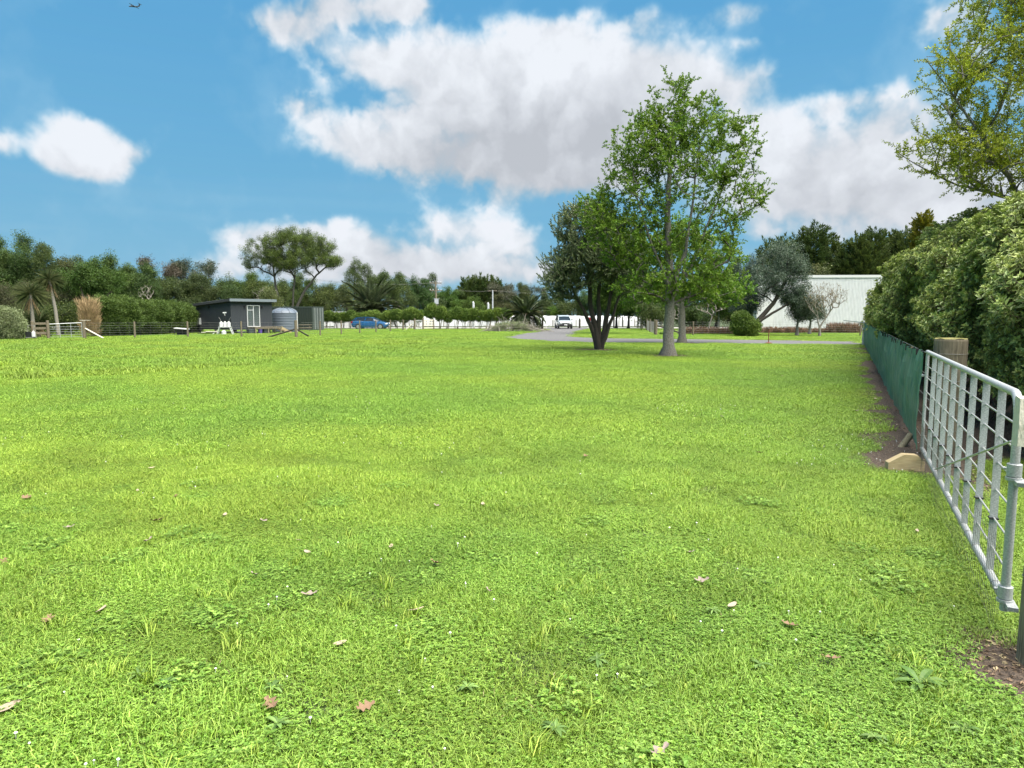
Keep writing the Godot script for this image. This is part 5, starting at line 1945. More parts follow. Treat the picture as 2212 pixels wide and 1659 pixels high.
# ---------------------------------------------------------------- hero trees
func lawn_trees() -> void:
	tree("deciduous_tree", "tall open crowned tree with a thick grey trunk on the lawn", "tree", "", at_uv(1443, 768), {
		"stems": [{"path": [Vector3(0, 0, 0), Vector3(0.02, 1.6, 0), Vector3(0.0, 3.2, 0), Vector3(-0.18, 5.4, 0.1), Vector3(-0.1, 7.6, 0.0), Vector3(0.0, 9.3, 0)], "r": 0.225},
			{"path": [Vector3(0.05, 2.5, 0), Vector3(0.55, 4.2, 0.15), Vector3(0.8, 6.2, 0.2), Vector3(1.0, 8.3, 0.1)], "r": 0.09},
			{"path": [Vector3(0.05, 2.3, 0), Vector3(0.9, 3.6, -0.2), Vector3(1.5, 5.2, -0.3), Vector3(2.2, 6.9, -0.2)], "r": 0.08},
			{"path": [Vector3(-0.05, 2.9, 0), Vector3(-0.9, 4.6, 0.3), Vector3(-1.5, 6.4, 0.3), Vector3(-1.7, 7.6, 0.2)], "r": 0.07}],
		"lobes": [[Vector3(0.45, 7.4, 0), Vector3(3.2, 3.4, 3.0), 2.2], [Vector3(0.2, 9.6, 0), Vector3(1.4, 1.5, 1.4), 1.0], [Vector3(-1.0, 8.3, 0), Vector3(1.7, 1.4, 1.7), 1.25], [Vector3(1.6, 8.1, 0), Vector3(1.9, 1.5, 1.8), 1.35], [Vector3(2.5, 6.4, 0), Vector3(1.4, 1.4, 1.5), 0.75], [Vector3(-1.4, 6.4, 0), Vector3(1.9, 1.2, 1.8), 0.8], [Vector3(-1.6, 4.7, 0), Vector3(2.0, 1.0, 2.0), 1.5], [Vector3(-2.8, 5.7, 0), Vector3(1.0, 0.9, 1.0), 0.6], [Vector3(1.2, 4.3, 0), Vector3(1.9, 1.0, 1.9), 1.0], [Vector3(-0.7, 3.1, 0.3), Vector3(1.8, 0.8, 1.5), 1.0], [Vector3(1.0, 2.9, 0.2), Vector3(1.4, 0.6, 1.3), 0.45]],
		"tips": 780, "shell": 0.36, "per_tip": 5.8, "size": [0.58, 1.0], "rise": 0.5, "fork": 2.0, "tip_r": 0.0045, "leaves": lib.maple, "bark": M.bark, "limb_bark": M.limb, "flare": 0.75, "sides": 18, "loose": 0.2,
		"bias": Vector3(0, -0.1, 0), "tones": [Color(0.85, 0.95, 0.9), Color(1.25, 1.12, 1.0)], "taper": 0.2})
	tree("deciduous_tree", "grey trunked tree on the gravel edge behind the tall open tree", "tree", "", at_uv(1473, 741), {
		"stems": [{"path": [Vector3(0, 0, 0), Vector3(-0.05, 2.0, 0), Vector3(0.0, 4.0, 0), Vector3(0.1, 5.8, 0)], "r": 0.22}],
		"lobes": [[Vector3(1.2, 5.0, 0), Vector3(2.6, 1.4, 2.2), 1.0], [Vector3(-2.6, 5.2, 0), Vector3(2.4, 1.5, 2.0), 1.0], [Vector3(2.0, 3.1, 0), Vector3(2.2, 0.9, 2.0), 0.9], [Vector3(-2.4, 3.3, 0), Vector3(2.1, 1.0, 1.7), 0.8], [Vector3(-0.2, 6.3, 0), Vector3(1.8, 1.0, 1.6), 0.6]],
		"tips": 330, "per_tip": 5.0, "size": [0.9, 1.5], "rise": 0.3, "fork": 1.8, "leaves": lib.maple, "bark": M.bark, "flare": 0.6, "bias": Vector3(0, -0.1, 0), "tones": [Color(0.75, 0.95, 0.8), Color(1.2, 1.1, 1.0)], "loose": 0.4})
	tree("evergreen_tree", "dark many stemmed evergreen tree on the lawn left of the tall tree", "tree", "", at_uv(1292, 755), {
		"stems": [{"path": [Vector3(0, 0, 0), Vector3(-0.25, 0.8, 0), Vector3(-0.75, 1.9, 0.1), Vector3(-1.15, 2.7, 0.1), Vector3(-1.5, 3.4, 0)], "r": 0.13},
			{"path": [Vector3(0.02, 0, 0.05), Vector3(-0.15, 1.0, 0), Vector3(-0.4, 2.2, -0.1), Vector3(-0.5, 4.2, -0.1), Vector3(-0.6, 5.6, 0)], "r": 0.15},
			{"path": [Vector3(0.05, 0, -0.05), Vector3(0.02, 1.2, 0), Vector3(-0.02, 2.6, 0.1), Vector3(0.1, 4.8, 0.1)], "r": 0.14},
			{"path": [Vector3(0.1, 0, 0), Vector3(0.3, 1.0, 0), Vector3(0.5, 2.3, 0.1), Vector3(0.7, 4.4, 0.0)], "r": 0.13},
			{"path": [Vector3(0.12, 0, 0.05), Vector3(0.42, 0.9, 0.1), Vector3(0.78, 2.0, 0.2), Vector3(1.2, 3.3, 0.2)], "r": 0.11}],
		"lobes": [[Vector3(-0.6, 5.7, 0), Vector3(1.5, 1.3, 1.4), 1.1], [Vector3(-1.7, 3.4, 0), Vector3(1.15, 1.1, 1.2), 0.85], [Vector3(0.6, 4.8, 0), Vector3(1.7, 1.3, 1.5), 1.1], [Vector3(-0.6, 4.2, 0), Vector3(1.7, 1.2, 1.6), 1.1], [Vector3(1.3, 3.5, 0), Vector3(1.2, 0.8, 1.2), 0.6]],
		"tips": 520, "per_tip": 8.0, "size": [0.8, 1.3], "rise": 0.4, "fork": 1.3, "tip_r": 0.0045, "leaves": lib.olive, "leaf_mat": M.waxy, "bark": M.dark_bark, "flare": 0.35, "loose": 0.32, "tones": [Color(0.7, 0.75, 0.75), Color(1.35, 1.3, 1.25)]})
	tree("oak_tree", "tree with yellow green spring leaves rising behind the hedge", "tree", "", Vector3(11.6, 0, -15.2), {
		"stems": [{"path": [Vector3(0, 0, 0), Vector3(0, 3, 0), Vector3(-0.1, 6, 0), Vector3(0.0, 9.5, 0), Vector3(0.1, 11, 0)], "r": 0.24},
			{"path": [Vector3(0, 3.4, 0), Vector3(-1.0, 4.6, 0.2), Vector3(-2.2, 6.2, 0.2), Vector3(-2.9, 7.0, 0.2)], "r": 0.055}],
		"lobes": [[Vector3(-1.3, 5.2, 0), Vector3(1.9, 0.95, 1.6), 1.2], [Vector3(-1.4, 6.8, 0.2), Vector3(1.5, 0.95, 1.4), 0.9], [Vector3(-0.5, 8.4, 0), Vector3(1.5, 1.2, 1.5), 0.8], [Vector3(0.2, 9.9, 0), Vector3(1.5, 1.4, 1.5), 0.7], [Vector3(1.5, 7, 0), Vector3(1.9, 2.4, 1.9), 1.0]],
		"tips": 540, "per_tip": 6.0, "size": [0.6, 1.05], "rise": 0.35, "fork": 2.8, "tip_r": 0.006, "leaves": lib.oak, "bark": M.bark, "loose": 0.25, "bias": Vector3(0, 0.05, 0), "shell": 0.45, "tones": [Color(0.8, 0.88, 0.8), Color(1.15, 1.1, 1.1)], "taper": 0.15})
	tree("leaning_tree", "dark grey green tree leaning over in front of the white shed", "tree", "", at_uv(1598, 726), {
		"stems": [{"path": [Vector3(0, 0, 0), Vector3(1.3, 1.1, 0), Vector3(2.6, 2.6, 0), Vector3(3.4, 4.2, 0), Vector3(3.6, 6.0, 0)], "r": 0.23}, {"path": [Vector3(0.9, 0.8, 0.1), Vector3(2.1, 1.6, 0.2), Vector3(3.4, 2.4, 0.3), Vector3(4.6, 3.4, 0.3)], "r": 0.13}],
		"lobes": [[Vector3(3.5, 6.2, 0), Vector3(1.9, 1.5, 1.8), 1.2], [Vector3(3.7, 4.5, 0), Vector3(2.3, 1.3, 1.9), 1.2], [Vector3(2.0, 4.4, 0), Vector3(1.6, 1.2, 1.5), 0.8], [Vector3(4.4, 3.1, 0), Vector3(1.4, 0.8, 1.2), 0.5]],
		"tips": 210, "per_tip": 3.4, "size": [0.7, 1.15], "rise": 0.2, "fork": 1.0, "leaves": lib.silver, "leaf_mat": M.waxy, "bark": M.dark_bark, "flare": 0.2, "loose": 0.3, "tones": [Color(0.75, 0.8, 0.78), Color(1.3, 1.3, 1.3)]})
	tree("evergreen_tree", "dark grey green tree behind the light green shrub beside the leaning trunk", "tree", "", at_u(1618, 58.0), {
		"stems": [{"path": [Vector3(0, 0, 0), Vector3(0.1, 2.0, 0), Vector3(0, 5.0, 0)], "r": 0.2}],
		"lobes": [[Vector3(0, 4.6, 0), Vector3(1.6, 2.3, 1.5), 1.0], [Vector3(-0.5, 2.8, 0), Vector3(1.3, 1.2, 1.2), 0.7]],
		"tips": 150, "per_tip": 3.4, "size": [0.8, 1.25], "rise": 0.3, "fork": 1.0, "leaves": lib.silver, "leaf_mat": M.waxy, "bark": M.dark_bark, "loose": 0.3, "tones": [Color(0.6, 0.7, 0.66), Color(1.1, 1.1, 1.1)]})
	shrub("round_shrub", "light green shrub at the foot of the leaning trunk", "shrub", "", at_uv(1610, 727), {
		"lobes": [[Vector3(0, 0.75, 0), Vector3(1.05, 0.75, 0.9), 1.0], [Vector3(-0.3, 1.35, 0), Vector3(0.7, 0.55, 0.7), 1.0]], "density": 40.0, "leaves": lib.clip, "size": [1.0, 1.6], "floor": 0.05, "tones": [Color(0.9, 0.95, 0.8), Color(1.3, 1.2, 0.9)]})
	tree("bare_tree", "small budding tree with pale branches in front of the shed wall", "tree", "", at_uv(1770, 727), {
		"stems": [{"path": [Vector3(0, 0, 0), Vector3(-0.05, 0.8, 0), Vector3(-0.25, 1.8, 0)], "r": 0.09}, {"path": [Vector3(0, 0.75, 0), Vector3(0.4, 1.4, 0), Vector3(0.9, 2.2, 0)], "r": 0.05}],
		"lobes": [[Vector3(0.0, 3.0, 0), Vector3(1.3, 1.1, 1.1), 1.0], [Vector3(1.0, 3.1, 0), Vector3(1.0, 0.9, 0.9), 0.7]],
		"tips": 330, "per_tip": 1.2, "size": [0.5, 0.9], "rise": 0.8, "fork": 0.9, "tip_r": 0.006, "leaves": lib.budding, "bark": M.pale_bark, "limb_bark": M.pale_bark, "loose": 0.1})
	tree("bare_tree", "small leafless white branched tree behind the thick grey trunk", "tree", "", at_u(1466, 58.5), {
		"stems": [{"path": [Vector3(0, 0, 0), Vector3(0.05, 1.0, 0), Vector3(-0.1, 1.6, 0)], "r": 0.07}], "lobes": [[Vector3(-0.3, 2.1, 0), Vector3(0.8, 0.8, 0.5), 1.0]], "tips": 26, "per_tip": 0.0, "rise": 0.5, "fork": 0.7, "tip_r": 0.018, "leaves": lib.budding, "bark": M.pale_bark})
	tree("bare_tree", "small bare spreading tree by the russet plants beyond the drive", "tree", "", at_u(1530, 62.0), {
		"stems": [{"path": [Vector3(0, 0, 0), Vector3(0.1, 0.9, 0), Vector3(0.3, 1.6, 0)], "r": 0.07}], "lobes": [[Vector3(0.2, 2.4, 0), Vector3(1.4, 0.6, 0.9), 1.0]], "tips": 46, "per_tip": 0.6, "size": [0.5, 0.8], "rise": 0.4, "fork": 0.8, "tip_r": 0.014, "leaves": lib.budding, "bark": M.pale_bark})
	for q in [[1551.0, 66.0, "leafy green tree with a forked pale trunk beyond the far lawn fence", 6.2, 2.0], [1721.0, 55.0, "young tree with a straight mossy trunk in front of the shed", 4.0, 1.2], [1748.0, 60.0, "small dark leaved tree beside the budding tree", 3.6, 1.1]]:
		var h: float = q[3]
		var w: float = q[4]
		tree("young_tree", q[2], "tree", "", at_u(q[0], q[1]), {
			"stems": [{"path": [Vector3(0, 0, 0), Vector3(0.05, h * 0.3, 0), Vector3(0, h * 0.6, 0)], "r": 0.12}], "lobes": [[Vector3(0, h * 0.68, 0), Vector3(w, h * 0.30, w), 1.0], [Vector3(w * 0.4, h * 0.5, 0), Vector3(w * 0.9, h * 0.2, w * 0.8), 0.6]],
			"tips": 90, "per_tip": 3.2, "size": [0.7, 1.1], "fork": h * 0.22, "leaves": lib.mid if q[0] < 1600.0 else lib.silver, "bark": M.bark, "loose": 0.3, "tones": [Color(0.7, 0.75, 0.75), Color(1.0, 1.0, 0.95)]})
	# row of dark stemmed trees on the verge
	var vname := ["dark stemmed verge tree nearest the many stemmed evergreen", "dark stemmed verge tree second from the many stemmed evergreen", "verge tree with a pale forked trunk behind the drive island", "dark stemmed verge tree close to the netting fence end"]
	var vi := 0
	for q in [[1331.0, 88.0], [1357.0, 87.0], [1386.0, 84.0], [1399.0, 90.0]]:
		tree("verge_tree", vname[vi], "tree", "trees on the road verge", at_u(q[0], q[1]), {
			"stems": [{"path": [Vector3(0, 0, 0), Vector3(0.05, 1.4, 0), Vector3(0, 3.2, 0)], "r": 0.16}], "lobes": [[Vector3(0, 4.2, 0), Vector3(2.2, 1.8, 2.0), 1.0], [Vector3(0.5, 2.8, 0), Vector3(1.8, 0.9, 1.6), 0.6]],
			"tips": 80, "per_tip": 3.0, "size": [0.9, 1.4], "fork": 1.3, "leaves": lib.mid, "bark": M.pale_bark if vi == 2 else M.dark_bark, "loose": 0.5, "seed": vi, "tones": [Color(0.55, 0.65, 0.6), Color(1.0, 1.0, 0.9)]})
		vi += 1
	# the tree at the drive island
	tree("deciduous_tree", "young tree on the grass island inside the bend of the drive", "tree", "", at_uv(1304, 721), {
		"stems": [{"path": [Vector3(0, 0, 0), Vector3(0.1, 1.5, 0), Vector3(0.3, 3.4, 0)], "r": 0.17}], "lobes": [[Vector3(0.6, 4.4, 0), Vector3(2.4, 1.6, 2.0), 1.0], [Vector3(1.0, 2.9, 0), Vector3(2.0, 0.8, 1.6), 0.5]],
		"tips": 120, "per_tip": 3.0, "size": [0.8, 1.2], "fork": 1.6, "leaves": lib.mid, "bark": M.dark_bark, "loose": 0.4, "tones": [Color(0.7, 0.8, 0.7), Color(1.1, 1.05, 0.9)]})

func spread_tree() -> void:
	tree("spreading_tree", "broad spreading dark tree with forked bare limbs behind the cabin", "tree", "", at_u(621, 85.0), {
		"stems": [{"path": [Vector3(-0.3, 0, 0), Vector3(-0.9, 3.0, 0), Vector3(-1.3, 5.2, 0), Vector3(-1.5, 7.6, 0)], "r": 0.25},
			{"path": [Vector3(0.4, 0, 0), Vector3(1.3, 2.8, 0), Vector3(2.2, 4.6, 0), Vector3(3.8, 6.6, 0), Vector3(5.0, 7.6, 0)], "r": 0.24},
			{"path": [Vector3(0.6, 1.0, 0), Vector3(0.9, 3.8, 0.3), Vector3(1.2, 6.2, 0.3), Vector3(1.4, 8.4, 0.3)], "r": 0.14}],
		"lobes": [[Vector3(0.9, 9.9, 0), Vector3(5.4, 2.0, 4.2), 2.2], [Vector3(1.6, 8.6, 0), Vector3(5.8, 1.3, 4.0), 1.2], [Vector3(0.2, 7.6, 0), Vector3(3.8, 1.0, 3.0), 0.5], [Vector3(-2.2, 9.6, 0), Vector3(2.9, 1.5, 2.6), 1.0], [Vector3(1.3, 11.2, 0), Vector3(2.7, 1.4, 2.6), 1.1], [Vector3(4.0, 9.9, 0), Vector3(2.4, 1.2, 2.2), 0.8], [Vector3(5.6, 8.3, 0), Vector3(1.5, 0.9, 1.6), 0.45], [Vector3(-0.9, 8.2, 0), Vector3(2.2, 1.0, 2.2), 0.5], [Vector3(-4.4, 8.2, 0), Vector3(0.9, 0.9, 0.9), 0.2]],
		"tips": 760, "per_tip": 2.5, "size": [0.42, 0.8], "rise": 0.45, "fork": 3.0, "tip_r": 0.011, "leaves": lib.dark, "bark": M.limb, "limb_bark": M.dark_bark, "loose": 0.35, "flare": 0.2, "tones": [Color(0.8, 0.8, 0.75), Color(1.9, 1.75, 1.1)]})


# ---------------------------------------------------------------- trees behind
func back_tree(u: float, z: float, top_v: float, half: float, kind: String, label: String, called := "background_tree", group := "trees behind the cabin and road") -> void:
	var h := EYE + (682.0 - top_v) * z / FOC
	rng.seed = int(u * 7.0 + z)
	var cols: Dictionary = {"dark": [lib.dark, [Color(0.7, 0.75, 0.75), Color(1.35, 1.25, 1.05)]], "mid": [lib.mid, [Color(0.7, 0.8, 0.75), Color(1.1, 1.05, 0.95)]], "scrub": [lib.scrub, [Color(0.8, 0.8, 0.75), Color(1.2, 1.1, 0.95)]], "gum": [lib.gum, [Color(0.85, 0.9, 0.95), Color(1.15, 1.1, 1.1)]], "pale": [lib.pale, [Color(0.55, 0.6, 0.55), Color(0.9, 0.9, 0.85)]]}
	# every tree has a leaf colour of its own
	var own := Color(rf(0.8, 1.12), rf(0.85, 1.12), rf(0.8, 1.05))
	var tones: Array = [cols[kind][1][0] * own, cols[kind][1][1] * own]
	var lobes := []
	var open := kind == "gum"
	lobes.append([Vector3(0, h * 0.44, 0), Vector3(half * 0.95, h * 0.36, half * 0.9), 1.3])
	for i in 5:
		var t := rf(0, TAU)
		lobes.append([Vector3(cos(t) * half * 0.55, h * rf(0.5, 0.72), sin(t) * half * 0.5), Vector3(half * rf(0.35, 0.5), h * rf(0.10, 0.16), half * 0.45), 0.45])
	# leaders that make a ragged top
	for i in 6:
		var x := rf(-0.75, 0.75)
		lobes.append([Vector3(x * half, h * rf(0.70, 0.93) * (1.0 - 0.22 * x * x), rf(-0.4, 0.4) * half), Vector3(half * rf(0.12, 0.22), h * rf(0.07, 0.11), half * 0.2), 0.16])
	if open:
		lobes.remove_at(0)
		for i in 4:
			var t := rf(0, TAU)
			lobes.append([Vector3(cos(t) * half * 0.7, h * rf(0.8, 0.93), sin(t) * half * 0.4), Vector3(half * 0.35, h * 0.07, half * 0.4), 0.8])
	tree(called, label, "tree", group, at_u(u, z), {
		"stems": [{"path": [Vector3(0, 0, 0), Vector3(rf(-0.2, 0.2), h * 0.35, 0), Vector3(rf(-0.3, 0.3), h * 0.7, 0)], "r": 0.03 * h}], "lobes": lobes, "wobble": 0.06,
		"tips": clampi(int(9.0 * half * h * (0.3 if open else 1.0) / maxf(1.0, half * 0.33)), 60, 260), "per_tip": 2.6, "size": [0.7, 1.25] if kind != "pale" else [1.2, 2.0], "shell": 0.33, "rise": 0.35, "fork": h * (0.45 if open else 0.12), "step": 0.7, "tip_r": 0.02,
		"leaves": cols[kind][0], "bark": M.pale_bark if open else M.dark_bark, "loose": 0.55, "tones": tones, "sides": 8})

func conifer(u: float, z: float, top_v: float, half: float, label: String, group: String, leaves: Array, tones: Array, size := [0.9, 1.4], density := 5.5) -> void:
	var h := EYE + (682.0 - top_v) * z / FOC
	rng.seed = int(u * 3.0 + z)
	var lobes := []
	var n := 7
	for i in n:
		var t := (i + 0.5) / n
		var r := half * (1.12 - 0.85 * pow(t, 1.25)) * rf(0.85, 1.12)
		lobes.append([Vector3(rf(-0.15, 0.15) * half, h * (0.08 + 0.84 * t), rf(-0.15, 0.15) * half), Vector3(r, h * 0.12, r), 1.0])
	var root := shrub("conifer_tree", label, "tree", group, at_u(u, z), {"lobes": lobes, "density": density, "leaves": leaves, "size": size, "bias": Vector3(0, 1.0, 0), "mess": 0.5, "bump": 0.18, "bump_freq": 0.35, "deep": 0.5, "floor": 0.3, "stems": 0, "tones": tones})
	var g := Geo.new()
	g.rod(Vector3(0, -0.1, 0), Vector3(0, h * 0.9, 0), 0.02 * h, 0.02, 8)
	part("trunk", g, M.dark_bark, root)

func background() -> void:
	# left wood
	for q in [
		[-28.0, 74.0, 520.0, 3.2, "dark", "tall dark open tree at the wood's edge beyond the pale bush"], [18.0, 75.0, 512.0, 3.0, "dark", "tall dark tree with a ragged top behind the pale bush"], [62.0, 77.0, 513.0, 2.7, "dark", "tall dark tree with gaps in its crown behind the cabbage trees"], [104.0, 76.0, 524.0, 2.0, "spire", "dark tree with a pointed top behind the taller cabbage tree"],
		[140.0, 80.0, 548.0, 2.8, "dark", "dark tree left of the round bright green tree"], [176.0, 83.0, 552.0, 2.2, "spire", "dark tree rising behind the round bright green tree"], [255.0, 84.0, 550.0, 2.8, "dark", "dark tree right behind the bright green tree"], [292.0, 86.0, 562.0, 3.0, "dark", "dark broad tree between the bright tree and the gum trees"],
		[332.0, 90.0, 590.0, 3.0, "dark", "dark low tree in front of the gum trees"], [16.0, 62.0, 612.0, 2.8, "scrub", "brown green scrub tree behind the pale bush"], [92.0, 66.0, 592.0, 2.6, "scrub", "olive brown scrub tree between the cabbage trees"], [150.0, 66.0, 612.0, 2.3, "scrub", "olive scrub tree left of the straw coloured grass"], [50.0, 58.0, 660.0, 2.0, "scrub", "low brown scrub behind the rail panel"], [135.0, 58.0, 660.0, 2.2, "dark", "dark glossy shrub behind the wire gate"],
		[398.0, 92.0, 598.0, 3.4, "dark", "dark wide tree behind the clipped hedge"], [445.0, 94.0, 592.0, 3.2, "dark", "dark tree behind the cabin's low eaves"], [490.0, 95.0, 598.0, 3.2, "dark", "dark olive tree behind the cabin roof"], [532.0, 98.0, 584.0, 3.3, "mid", "green topped tree behind the cabin's high roof edge"], [575.0, 96.0, 595.0, 3.2, "dark", "dark tree left of the spreading tree's trunks"], [635.0, 104.0, 590.0, 3.4, "dark", "dark tree seen between the spreading tree's limbs"], [680.0, 106.0, 602.0, 3.6, "dark", "dark tree behind the shipping container"], [720.0, 108.0, 610.0, 3.4, "dark", "dark tree behind the container's door end"],
		[768.0, 118.0, 558.0, 2.6, "spire", "tall dark tree behind the large palm, its top ragged"], [797.0, 121.0, 566.0, 2.4, "spire", "tall dark tree right behind the large palm's crown"], [838.0, 119.0, 576.0, 3.6, "dark", "broad dark tree right of the large palm"], [872.0, 123.0, 592.0, 2.6, "spire", "dark tree sloping down from the broad dark tree"], [903.0, 126.0, 594.0, 2.8, "dark", "dark tree left of the power pole with the transformer"], [932.0, 128.0, 588.0, 2.2, "spire", "dark pointed tree at the power pole with the transformer"],
		[962.0, 140.0, 616.0, 3.0, "mid", "lighter green tree right of the power pole with the transformer"], [985.0, 165.0, 622.0, 4.0, "dark", "distant dark tree left of the far conifers"], [1088.0, 165.0, 606.0, 4.4, "gum", "distant gum tree behind the second power pole"], [1118.0, 170.0, 612.0, 4.0, "dark", "distant dark tree behind the smaller palm"], [1152.0, 172.0, 618.0, 4.2, "gum", "distant thin tree right of the smaller palm"], [1190.0, 150.0, 628.0, 3.6, "dark", "distant dark tree beyond the entrance of the drive"],
		[1000.0, 132.0, 642.0, 2.6, "mid", "rounded green tree behind the trimmed roadside trees"], [1032.0, 131.0, 640.0, 2.8, "mid", "rounded bright green tree between the two power poles"], [1072.0, 134.0, 634.0, 2.6, "scrub", "olive green tree at the second power pole"], [1110.0, 130.0, 652.0, 2.4, "scrub", "low olive tree behind the smaller palm's fronds"], [1160.0, 128.0, 662.0, 2.6, "scrub", "low scrub tree across the road by the entrance"], [1205.0, 126.0, 660.0, 2.8, "mid", "low green tree behind the silver estate car"], [1240.0, 124.0, 640.0, 3.0, "dark", "dark tree across the road behind the many stemmed evergreen"],
		[1285.0, 122.0, 620.0, 3.4, "dark", "dark tree across the road seen under the evergreen crown"], [1335.0, 118.0, 596.0, 3.6, "dark", "dark tree beyond the verge trees"], [1390.0, 112.0, 586.0, 3.6, "dark", "dark tree behind the tall open tree's low branches"], [1445.0, 108.0, 592.0, 3.6, "dark", "dark tree directly behind the thick grey trunk"], [1500.0, 104.0, 580.0, 3.4, "mid", "green tree between the grey trunk and the pale forked tree"], [1548.0, 100.0, 566.0, 3.0, "mid", "green tree behind the leafy forked tree"], [1592.0, 98.0, 560.0, 2.8, "dark", "dark tree left of the conifer windbreak"],
		[1590.0, 76.0, 640.0, 2.4, "dark", "dark shrubby tree beside the shed's open end"], [1762.0, 83.0, 566.0, 1.5, "pale", "pale silvery tree top showing over the shed roof"], [1410.0, 76.0, 650.0, 2.2, "dark", "dark shrubby tree at the end of the netting fence"], [1500.0, 80.0, 652.0, 2.8, "dark", "dark low tree behind the russet plants"]]:
		if q[4] == "spire":
			conifer(q[0], q[1], q[2], q[3], q[5], "trees behind the cabin and road", lib.dark, [Color(0.75, 0.8, 0.75), Color(1.25, 1.15, 1.0)], [0.6, 1.05], 3.4)
		else:
			back_tree(q[0], q[1], q[2], q[3], q[4], q[5])
	back_tree(203.0, 66.0, 552.0, 3.0, "mid", "round bright green tree behind the clipped hedge and straw grass", "round_tree", "")
	back_tree(350.0, 125.0, 556.0, 4.2, "gum", "gum tree with a wide airy crown far behind the clipped hedge", "gum_tree", "gum trees far behind the hedge")
	back_tree(392.0, 128.0, 566.0, 3.4, "gum", "gum tree with hanging leaves between two taller gums", "gum_tree", "gum trees far behind the hedge")
	back_tree(428.0, 127.0, 556.0, 3.8, "gum", "gum tree with a rounded airy crown left above the cabin", "gum_tree", "gum trees far behind the hedge")
	# windbreak behind the shed, far conifers, golden column
	var wb := "conifer windbreak behind the shed"
	var t1 := [Color(0.75, 0.85, 0.8), Color(1.3, 1.2, 1.0)]
	for q in [[1655.0, 512.0, 2.0, "dark conifer at the left end of the shed windbreak, narrow"], [1688.0, 504.0, 2.2, "dark conifer second in the shed windbreak above the leaning tree"], [1718.0, 494.0, 2.3, "dark conifer behind the leaning tree's top"], [1750.0, 478.0, 2.6, "tallest dark conifer of the shed windbreak"], [1786.0, 500.0, 2.1, "dark conifer with bare twigs right of the tallest one"], [1826.0, 512.0, 2.4, "dark conifer at the dip of the windbreak over the shed roof"], [1852.0, 498.0, 2.3, "dark conifer above the middle of the shed roof, flat sided"], [1878.0, 490.0, 2.3, "dark pointed conifer above the shed's right roof end"], [1912.0, 496.0, 2.5, "dark conifer just past the shed's right corner"], [1945.0, 488.0, 2.6, "dark conifer left of the golden column conifer"], [1990.0, 500.0, 2.6, "dark conifer hidden behind the golden column conifer"]]:
		conifer(q[0], 97.0 + 2.0 * sin(q[0]), q[1] + 20.0, q[2], q[3], wb, lib.conifer, t1)
	for q in [[1013.0, 612.0, 3.2, "distant conifer with tiered branches, left of three"], [1037.0, 608.0, 3.0, "distant pointed conifer, middle of three"], [1060.0, 610.0, 4.0, "distant broad conifer at the second power pole"]]:
		conifer(q[0], 168.0, q[1], q[2], q[3], "distant conifers between the power poles", lib.conifer, t1, [1.3, 2.0], 2.6)
	conifer(1984.0, 45.0, 472.0, 0.85, "golden column conifer rising over the hedge", "", lib.gold, [Color(0.75, 0.78, 0.75), Color(1.1, 1.05, 1.0)], [0.9, 1.3], 60.0)
	# dead grey tree behind the cabin
	tree("dead_tree", "tangle of dead grey branches behind the cabin roof", "tree", "", at_u(572, 82.0), {"stems": [{"path": [Vector3(0, 0, 0), Vector3(0.2, 2.0, 0), Vector3(0.4, 3.2, 0)], "r": 0.12}], "lobes": [[Vector3(0.2, 4.2, 0), Vector3(1.8, 1.0, 1.0), 1.0]], "tips": 170, "per_tip": 0.0, "rise": 0.2, "fork": 1.2, "tip_r": 0.009, "leaves": lib.budding, "bark": M.pale_bark})
	tree("dead_tree", "bare grey tree in front of the gum trees behind the clipped hedge", "tree", "", at_u(322, 72.0), {"stems": [{"path": [Vector3(0, 0, 0), Vector3(0.1, 2.0, 0), Vector3(0.2, 3.0, 0)], "r": 0.11}], "lobes": [[Vector3(0.0, 4.0, 0), Vector3(1.0, 1.0, 0.7), 1.0]], "tips": 80, "per_tip": 0.0, "rise": 0.6, "fork": 1.2, "tip_r": 0.01, "leaves": lib.budding, "bark": M.pale_bark})
	shrub("feathery_shrub", "pale yellow green feathery shrub beside the dead branches behind the tank", "shrub", "", at_u(592, 80.0), {"lobes": [[Vector3(0, 2.6, 0), Vector3(0.9, 1.6, 0.9), 1.0], [Vector3(-0.5, 4.0, 0), Vector3(0.8, 0.7, 0.7), 1.0]], "density": 12.0, "leaves": lib.pale, "size": [1.0, 1.6], "tones": [Color(0.5, 0.55, 0.4), Color(0.8, 0.8, 0.6)]})


# ---------------------------------------------------------------- palms, cabbage trees, grasses
func frond(length: float, droop: float, leaflets: int, ll: float, a: Color, b: Color) -> ArrayMesh:
	var g := Geo.new()
	var pts := PackedVector3Array()
	var rr := PackedFloat32Array()
	for i in 9:
		var t := i / 8.0
		pts.append(Vector3(t * length * (1.0 - 0.12 * t * droop), length * (0.55 * t - 0.62 * droop * t * t), 0))
		rr.append(0.035 * (1.0 - 0.8 * t))
	g.col = Color(0.12, 0.13, 0.06)
	g.tube(pts, rr, 4, false)
	for i in leaflets:
		var t := lerpf(0.12, 0.99, i / float(leaflets - 1))
		var k := t * 8.0
		var j := mini(int(k), 7)
		var p := pts[j].lerp(pts[j + 1], k - j)
		var d := (pts[j + 1] - pts[j]).normalized()
		for s in [-1.0, 1.0]:
			g.col = shade_of(a, b)
			var q := (d * 0.75 + Vector3(0, 0.25, s * 0.9) + rdir() * 0.12).normalized()
			g.leaf(p, q, q.cross(Vector3.UP).normalized(), ll * sin(clampf(t, 0.12, 0.9) * PI) * rf(0.8, 1.1) + ll * 0.25, 0.075, 0.2, 0.15)
	return g.mesh()

